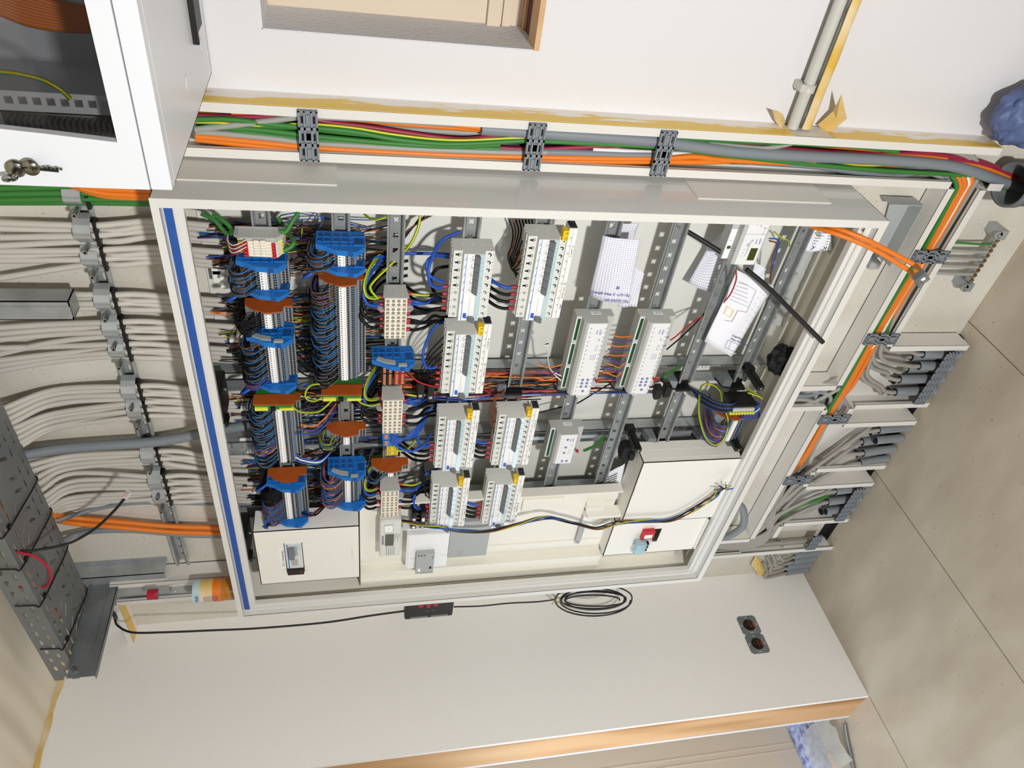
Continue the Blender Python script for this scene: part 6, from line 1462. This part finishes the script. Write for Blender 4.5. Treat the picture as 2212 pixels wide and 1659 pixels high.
# double socket on the side wall
def socket(y, z, k):
    t = empty('wall_socket', (XL, y, z), 'unfinished wall socket insert without cover, %s of the pair' % ['the one closer to the cabinet', 'the one closer to the doorway'][k], 'socket', 'double socket'); m = MB()
    s = .0355; c = .008; o = [(y-s+c, z-s), (y+s-c, z-s), (y+s, z-s+c), (y+s, z+s-c), (y+s-c, z+s), (y-s+c, z+s), (y-s, z+s-c), (y-s, z-s+c)]
    hs = [arc(y, z, .022, 0, 2*math.pi, 24)[:-1]]
    for (a, b_, w, h) in ((y, z+.029, .006, .002), (y, z-.029, .006, .002), (y+.029, z, .002, .006), (y-.029, z, .002, .006)): hs.append([(a-w, b_-h), (a+w, b_-h), (a+w, b_+h), (a-w, b_+h)])
    m.slab(o, hs, 0, XL, XL+.003); m.build('mounting_plate', 'galv_dark', t)
    m = MB(); m.cyl((XL-.0005, y, z), .0218, 0, .0015, 24, 1); m.box(XL, XL+.006, y-.016, y+.016, z-.012, z+.006, 0); m.cyl((XL+.001, y, z+.011), .008, 0, .004, 16, 0)
    for q in (-.009, 0, .009): m.cyl((XL+.006, y+q, z-.003), .0022, 0, .0008, 8, 2)
    m.box(XL, XL+.0045, y-.008, y+.008, z-.0205, z-.014, 3); m.build('socket_insert', ['socket_dark', 'socket_dark', 'brass', 'socket_orange'], t)
a, b_ = at(1617.5, 1351, X=XL), at(1636.8, 1391.6, X=XL); socket(a.y, a.z, 0); socket(a.y-.0715, a.z, 1)
# black adapter and its coiled cord beside the cabinet
ax = -1.36; a0, a1 = at(873, 1315, X=-1.375), at(978, 1315, X=-1.375)
t = empty('router_box', (ax, .04, a1.z), 'black plastic power box with red slots hanging beside the cabinet', 'electronic box'); m = MB()
m.bbox(-1.400, -1.318, .012, .050, a1.z, a0.z, .006, 0)
n = 26
for k in range(n):
    if k in (12, 13): continue
    zz = a1.z+.016+k*(a0.z-a1.z-.032)/n; m.box(-1.396, -1.386, .0112, .0122, zz, zz+.002, 1)
m.text('PARKSIDE' if False else '- + - +', .012, (-1.36, .0112, a1.z+.09), (0, 0, -1), (1, 0, 0), 1)
m.build('housing', ['black', 'body_grey'], t)
for k in range(3):
    m = MB(); zz = a0.z-.040-k*.022; m.bbox(-1.332, -1.324, .010, .013, zz-.014, zz, .001); m.build('red_slot', 'red', t)
m = MB(); m.cyl((-1.337, .0118, a0.z-.070), .003, 1, -.001, 12); m.build('screw', 'brass', t)
cord = px([(248, 1338, .10), (255, 1352, .07), (285, 1366, .04), (350, 1366, .03), (450, 1362, .03), (560, 1357, .03), (700, 1345, .03), (800, 1330, .03), (873, 1320, .035)], .03)
cable(cord, .0030, 'black_cable', 'flex_cable', 'thin black cord sagging along the side wall to the black box', 'cord', n=8, res=8)
cable(px([(980, 1311, .035), (1040, 1309, .03), (1100, 1303, .03), (1160, 1300, .03), (1200, 1295, .03)], .03), .0024, 'black_cable', 'flex_cable', 'thin black cord from the box to the coiled bundle', 'cord', n=8)
cc = at(1284, 1303, Y=.03); m = MB(); P = []
for k in range(5*16+1):
    a = k/16*2*math.pi; R = 1+.10*math.sin(k*.13); q = at(1284 + 78*R*math.cos(a)*(1-.05*(k//16)), 1297 + (32 - 5*(k//16))*math.sin(a)*R, Y=.045-.008*(k//16)); P.append(q)
m.tube(P, .0026, 7, 0, 2); tag(m.build('coiled_cord', 'black_cable', None, P[0]), 'coiled black cord tied with a wire beside the cabinet', 'cable')
m = MB(); m.tube(px([(1192, 1306), (1205, 1291), (1212, 1298), (1202, 1300), (1196, 1284)], .03), .0012, 6); tag(m.build('wire_tie', 'brass', None, at(1205, 1291, Y=.03)), 'thin brown twist tie round the coiled cord', 'tie')
# bottle on top of the cabinet
bx_, by_ = -1.245, .085; z0 = 1.4005
bx_ = at(395, 1279, Y=.085).x
t = empty('drink_bottle', (bx_, by_, z0), 'half-full plastic bottle of orange drink with red cap on top of the cabinet', 'bottle')
pr = [(.001, 0), (.024, 0), (.030, .004), (.0325, .012), (.0325, .030), (.0315, .036), (.0325, .042), (.0325, .125), (.0318, .130), (.0325, .136), (.0318, .142), (.0325, .148), (.0315, .165), (.028, .182), (.021, .200), (.0145, .212), (.0128, .216), (.0128, .222)]
m = MB(); m.lathe(pr, (bx_, by_, z0), 2, 32); m.build('bottle_body', 'bottle_pet', t)
m = MB(); m.lathe([(.001, .002), (.022, .002), (.0295, .006), (.0322, .013), (.0322, .078), (.001, .078)], (bx_, by_, z0), 2, 28); m.build('juice', 'juice', t)
m = MB(); m.lathe([(.0329, .048), (.0329, .072)], (bx_, by_, z0), 2, 32, 0); m.lathe([(.0329, .072), (.0329, .105)], (bx_, by_, z0), 2, 32, 1); m.lathe([(.0329, .105), (.0329, .124)], (bx_, by_, z0), 2, 32, 2)
for k in range(22):
    an = -2.2 + .0; 
    for j in range(5):
        a0_ = -1.75+.13*j; zz = z0+.058+k*.0024
        if k < 16: m._a([(bx_+.0331*math.cos(a0_), by_+.0331*math.sin(a0_), zz), (bx_+.0331*math.cos(a0_+.11), by_+.0331*math.sin(a0_+.11), zz), (bx_+.0331*math.cos(a0_+.11), by_+.0331*math.sin(a0_+.11), zz+.0009), (bx_+.0331*math.cos(a0_), by_+.0331*math.sin(a0_), zz+.0009)], [(0, 1, 2, 3)], 3)
m.text('Multi', .014, (bx_-.004, by_-.0334, z0+.108), (1, 0, 0), (0, 0, 1), 3)
m.build('label', ['orange_cable', 'yellow_tape', 'label_window', 'ink_blue'], t)
m = MB(); m.lathe([(.001, .245), (.0140, .245), (.0148, .243), (.0148, .226), (.0152, .225), (.0152, .220), (.0135, .220)], (bx_, by_, z0), 2, 28); m.build('cap', 'red_cap', t)
m = MB(); m.lathe([(.0130, .214), (.0165, .215), (.0165, .217), (.0130, .218)], (bx_, by_, z0), 2, 28); m.build('neck_ring', 'bottle_pet', t)
# ================================================================== upper corner: cable tray and brackets
ZT = 1.81; yf, yb, xe, hh = -.068, .125, -1.400, .060
yf = at(172, 1466, Z=ZT).y; xe = at(172, 1466, Z=ZT).x
yb = at(162, 1220, Z=ZT).y
t = empty('cable_tray', ((xe)/2, (yf+yb)/2, ZT), 'perforated grey steel cable tray hanging under the ceiling', 'cable tray')
def slot(u, v, L, w, ang=0):
    pts = arc(L/2, 0, w/2, -math.pi/2, math.pi/2, 4) + arc(-L/2, 0, w/2, math.pi/2, 3*math.pi/2, 4); ca, sa = math.cos(ang), math.sin(ang)
    return [(u + p*ca - q*sa, v + p*sa + q*ca) for p, q in pts]
hs = []; x = xe + .045; k = 0; Wt = yb - yf
while x < -.22:
    for j, f in enumerate((.09, .23, .40, .60, .77, .91)):
        L = .030 if j in (0, 1, 4, 5) else .034; ang = 0 if j in (0, 1, 4, 5) else .9*(1 if j == 2 else -1)
        ox = (k % 2)*.012 + (.012 if j % 2 else 0); hs.append(slot(x+ox, yf + Wt*f, L*.85, .0085, ang))
    x += .052; k += 1
m = MB(); m.slab([(xe+.001, yf+.001), (-.20, yf+.001), (-.20, yb-.001), (xe+.001, yb-.001)], hs, 2, ZT, ZT+.0015); m.build('tray_bottom', 'tray_grey', t)
for (Y, nm) in ((yf, 'front'), (yb-.0015, 'rear')):
    hs = []; x = xe + .04; k = 0
    while x < -.22:
        hs.append(slot(x, ZT+.020, .016, .008, .0)); hs.append(slot(x+.022, ZT+.042, .016, .008, 0)); x += .044
    m = MB(); o = [(xe+.001, ZT), (-.20, ZT), (-.20, ZT+hh), (xe+.001, ZT+hh), (xe+.001, ZT+hh*.65), (xe+.018, ZT+hh*.55), (xe+.018, ZT+hh*.35), (xe+.001, ZT+hh*.28)]
    m.slab(o, hs, 1, Y, Y+.0015); m.build('tray_side', 'tray_grey', t)
# cables lying in the tray, glimpsed through the slots
for k in (1, 2, 4):
    c = ['orange_cable', 'light_cable', 'orange_cable', 'green_cable', 'light_cable', 'crimson_cable'][k]; y = yf+.02+k*(Wt-.04)/5
    cable([(xe+.12+.02*k, y+.01, ZT+.030), (xe+.3, y, ZT+.034), (-.8, y+.004, ZT+.035), (-.22, y, ZT+.032)], .0068, c, 'tray_cable', '%s cable lying in the tray, %s across its width' % ({'orange_cable': 'orange', 'light_cable': 'light grey', 'green_cable': 'green', 'crimson_cable': 'crimson'}[c], ordn(k)), 'cable', 'cables in the tray', n=8)
# black cable ties round the tray
for k, (p, q) in enumerate((((220/5.53*1.0+0, 0), (0, 0)),)): pass
for k, x in enumerate((at(50, 1040, Z=ZT).x, at(80, 1120, Z=ZT).x, at(118, 1200, Z=ZT).x, at(165, 1290, Z=ZT).x)):
    m = MB(); m.tube([(x, yf-.003, ZT+.05), (x-.004, yf-.003, ZT+.01), (x-.006, yf-.001, ZT-.003), (x-.03, (yf+yb)/2, ZT-.004), (x-.05, yb, ZT-.003), (x-.052, yb+.003, ZT+.02)], .0024, 6, 0, 4, flat=.7)
    m.bbox(x-.012, x-.002, yf+.02, yf+.03, ZT-.008, ZT-.002, .001)
    tag(m.build('cable_tie', 'black', None, (x, yf, ZT)), 'black cable tie strapped round the perforated tray, %s' % ordn(k), 'cable tie', 'tray cable ties')
# cantilever bracket under the tray and wall profile
t = empty('tray_bracket', (-1.30, .10, 1.77), 'galvanised cantilever bracket carrying the cable tray', 'bracket')
A1, A2, A3 = at(185, 1283, Y=.0), at(305, 1280, Y=.0), at(262, 1436, Y=-.05)
m = MB(); xb = -1.30; ZB = 1.742
m.prism([(-.125, ZB), (.150, ZB-.004), (.150, ZT-.002), (-.125, ZT-.002)], 0, xb-.002, xb); m.box(xb-.016, xb, -.125, .150, ZB-.002, ZB); m.box(xb-.0, xb+.012, -.10, .150, ZT-.004, ZT-.002); m.box(xb+.0005, xb+.002, -.06, .13, ZB+.018, ZB+.020)
m.build('arm', 'galv_dark', t)
m = MB(); m.cyl((xb, -.105, ZT-.018), .006, 0, .008, 8); m.build('bolt', 'screw', t)
X1, X0 = at(175, 1244, Y=.16).x, at(175, 1290, Y=.16).x; Z0, Z1 = at(362, 1250, Y=.16).z, 1.94
t = empty('wall_profile', (X1, .2, Z0), 'slotted galvanised wall profile carrying the tray bracket', 'profile'); m = MB(); hs = []
zz = Z0+.03
while zz < Z1-.03: hs.append([(a[1], a[0]) for a in slot(zz, (X0+X1)/2, .022, .011)]); zz += .05
m.slab([(X0, Z0), (X1, Z0), (X1, Z1), (X0, Z1)], hs, 1, .150, .152); m.box(X1-.002, X1, .150, .198, Z0, Z1).box(X0, X0+.002, .150, .198, Z0, Z1).box(X1, X1+.010, .196, .198, Z0, Z1); m.build('profile_body', 'galv', t)
m = MB(); m.cyl(((X0+X1)/2, .138, 1.78), .010, 1, .012, 6); m.build('nut', 'galv_dark', t)
# threaded channel end piece between the cable groups
P0, P1 = at(148, 650, Y=.10), at(146, 690, Y=.10); t = empty('channel_piece', (P0.x, .10, P0.z), 'galvanised channel piece hanging end-on in front of the grey cables', 'profile')
m = MB(); m.box(P1.x, P0.x, .098, .100, P0.z, 1.94).box(P0.x-.002, P0.x, .098, .140, P0.z, 1.94).box(P1.x, P1.x+.002, .098, .140, P0.z, 1.94).box(P1.x, P0.x, .098, .14, P0.z, P0.z+.002); m.box(P1.x+.008, P0.x-.012, .096, .098, P0.z, 1.94); m.build('channel', 'galv', t)
# second duct stub and white cables behind bottle
for k in range(4):
    cable([(-1.31-.012*k, .165, 1.42), (-1.32-.010*k, .165, 1.60), (-1.335-.008*k, .165, 1.70), (-1.37-.012*k, .17, 1.76+.006*k), (-1.45, .175, 1.80+.008*k), (-1.52-.01*k, .18, 1.80)], .0062, 'white_wire' if k % 2 else 'light_cable', 'mains_cable', 'white cable bending over the corner trunking top, %s' % ordn(k), 'cable', 'white corner cables', n=8)
cable(px([(250, 1335, .10), (246, 1325, .14), (243, 1315, .17)], .1), .006, 'black_cable', 'cord_grip', 'black plastic end of the thin cord at the corner trunking', 'plug')
# network lead with clear plug and pink lead
L = [(-8, 1186, -.05), (30, 1190, -.05), (80, 1188, -.045), (150, 1173, -.03), (205, 1142, -.01), (245, 1105, 0), (268, 1078, 0)]
t = empty('patch_lead', at(-8, 1186, Y=-.05), 'black network lead with a clear plug poking out under the tray', 'cable')
m = MB(); m.tube(px(L, 0), .0032, 10, 0, 8); m.build('lead', 'black_cable', t)
p = at(274, 1069, Y=0); q = at(268, 1078, Y=0); d = (p-q).normalized(); s = d.cross(Vector((0, 1, 0))).normalized(); m = MB()
def bxo(c, d, s, L, w, h, mi): 
    n_ = Vector((0, 1, 0)); o = len(m.v); m._a([c + d*a*L + s*b2*w + n_*e*h for a in (-1, 1) for b2 in (-1, 1) for e in (-1, 1)], [(0, 1, 3, 2), (4, 6, 7, 5), (0, 4, 5, 1), (2, 3, 7, 6), (0, 2, 6, 4), (1, 5, 7, 3)], mi)
bxo(p, d, s, .0105, .0058, .004, 0); m.build('clear_plug', 'clear_plastic', t)
m = MB(); bxo(p+s*.001, d, s, .007, .0035, .0025, 0); m.build('plug_contacts', 'orange_plate', t)
m = MB(); m.tube(px([(-8, 1238, -.06), (20, 1255, -.06), (60, 1272, -.05), (95, 1268, -.04), (109, 1250, -.04), (103, 1225, -.04), (75, 1202, -.05), (30, 1192, -.06), (0, 1188, -.07)], 0), .0030, 10, 0, 8)
tag(m.build('patch_lead', 'red_cap', None, at(0, 1238, Y=-.06)), 'pink-red lead looping down below the cable tray', 'cable')
# ================================================================== wall network cabinet
NX0, NZ0, NYf, NYb = .135, 1.308, -.225, .199
NX1, NZ1 = .735, 1.86
t = empty('network_cabinet', (NX0+.3, NYb, NZ0), 'pale grey wall network cabinet with a glass door and key in the lock', 'cabinet')
m = MB(); m.box(NX0, NX1, NYf+.022, NYb, NZ0, NZ0+.0015).box(NX0, NX0+.0015, NYf+.022, NYb, NZ0, NZ1).box(NX1-.0015, NX1, NYf+.022, NYb, NZ0, NZ1).box(NX0, NX1, NYf+.022, NYb, NZ1-.0015, NZ1).box(NX0, NX1, NYb-.002, NYb, NZ0, NZ1)
m.bbox(NX0, NX1, NYf, NYf+.022, NZ0, NZ0+.026, .0015)
for (x, y) in ((.20, -.02), (.20, .14)): m.cyl((x, y, NZ0-.0002), .012, 2, -.0008, 20)
m.build('body', 'net_white', t)
m = MB(); m.box(.232, .62, .075, .146, NZ0-.0045, NZ0-.0004, 0); m.box(.224, .62, .070, .078, NZ0-.009, NZ0-.0004, 0); m.build('brush_strip', 'black', t)
gx0, gz0, gz1 = at(120, 290, Y=NYf).x, at(253, 306, Y=NYf).z, NZ1-.05
gx0 = at(253, 306, Y=NYf).x
d_ = MB(); o = [(NX0, NZ0+.0275), (NX1, NZ0+.0275), (NX1, NZ1), (NX0, NZ1)]
hole = [(gx0-.001, gz0), (NX1-.06, gz0), (NX1-.06, gz1), (gx0+.012, gz1), (gx0+.012, gz0+.16), (gx0+.006, gz0+.08)]
d_.slab(o, [hole], 1, NYf, NYf+.012)
dr = d_.build('door', 'net_white', t)
m = MB(); m.box(gx0-.004, NX1-.055, NYf+.012, NYf+.0155, gz0-.004, gz1+.004); m.build('glass_pane', 'smoke_glass', dr)
kx, kz = at(35, 362, Y=NYf).x, at(35, 362, Y=NYf).z
m = MB(); m.lathe([(.0115, 0), (.0115, -.004), (.008, -.006), (.001, -.006)], (kx, NYf, kz), 1, 24); m.build('lock', 'key_metal', dr)
kk = empty('key', (kx, NYf-.006, kz), 'silver key pair hanging from the network cabinet lock', 'key'); m = MB()
m.box(kx-.003, kx+.003, NYf-.022, NYf-.004, kz-.001, kz+.001); m.lathe([(.009, -.001), (.009, .001), (.001, .001)], (kx-.001, NYf-.026, kz), 0, 20); m.build('key_in_lock', 'key_metal', kk)
m = MB(); c = at(66, 362, Y=NYf-.012); e = at(127, 368, Y=NYf-.006)
m.lathe([(.001, -.001), (.0105, -.001), (.0105, .001), (.001, .001)], (c.x, c.y, c.z), 1, 20); dd = (e-c).normalized(); ss = dd.cross(Vector((0, 1, 0))).normalized()
def bx2(c, L0, L1, w0, w1): m._a([c + dd*a + ss*b2 + Vector((0, f, 0)) for a in (L0, L1) for b2 in (w0, w1) for f in (-.001, .001)], [(0, 1, 3, 2), (4, 6, 7, 5), (0, 4, 5, 1), (2, 3, 7, 6), (0, 2, 6, 4), (1, 5, 7, 3)])
LL = (e-c).length; bx2(c, .008, LL, -.0025, .0015)
for k in range(5): bx2(c, .014+k*.0042, .017+k*.0042, .001, .004 if k % 2 else .003)
m.build('spare_key', 'key_metal', kk)
# things behind the glass
m = MB(); hs = []
z = NZ0+.03
while z < NZ1-.03: hs.append([(gx0+.001, z), (gx0+.011, z), (gx0+.011, z+.010), (gx0+.001, z+.010)]); z += .0165
m.slab([(gx0-.010, NZ0+.045), (gx0+.018, NZ0+.045), (gx0+.018, NZ1-.02), (gx0-.010, NZ1-.02)], hs, 1, -.13, -.128); m.box(gx0-.010, gx0-.008, -.13, -.08, NZ0+.045, NZ1-.02); rk = m.build('rack_rail', 'net_white', t)
m = MB(); hs = []; z = NZ0+.03
while z < NZ1-.03: hs.append([(gx0+.058, z), (gx0+.068, z), (gx0+.068, z+.010), (gx0+.058, z+.010)]); z += .0165
m.slab([(gx0+.045, NZ0+.02), (gx0+.085, NZ0+.02), (gx0+.085, NZ1-.02), (gx0+.045, NZ1-.02)], hs, 1, .05, .052); m.build('rack_rail', 'net_white', t)
tag(cable(px([(-8, 154, -.14), (40, 160, -.14), (90, 172, -.14), (125, 190, -.14), (152, 213, -.135)], -.1), .0030, 'pe_wire', 'earth_wire'), 'green and yellow earth wire inside the network cabinet', 'wire')
for k in range(9):
    cable(px([(-8, -26+k*6, .02), (60, -8+k*7, .03), (130, 12+k*6, .04), (200, 24+k*5, .05), (235, 28+k*5, .06)], .03), .0062, 'orange_cable', 'data_cable', 'orange data cable curving inside the network cabinet, %s' % ordn(k), 'cable', 'orange cables in the network cabinet', n=8)
m = MB()
for k in range(22): m.bbox(gx0-.045, gx0-.029, -.11, -.09, NZ0+.060+k*.0075, NZ0+.0645+k*.0075, .0005)
m.box(gx0-.046, gx0-.026, -.09, -.07, NZ0+.055, NZ0+.23); tag(m.build('terminal_strip', 'body_grey', None, (gx0-.04, -.09, NZ0+.06)), 'pale row of terminals dimly visible at the bottom of the network cabinet glass', 'terminal block')
m = MB(); m.bbox(gx0+.06, gx0+.13, -.08, .15, NZ0+.003, NZ0+.05, .01); tag(m.build('brush_duct', 'rack_dark', None, (gx0+.06, 0, NZ0+.003)), 'dark fan unit on the floor of the network cabinet', 'fan')
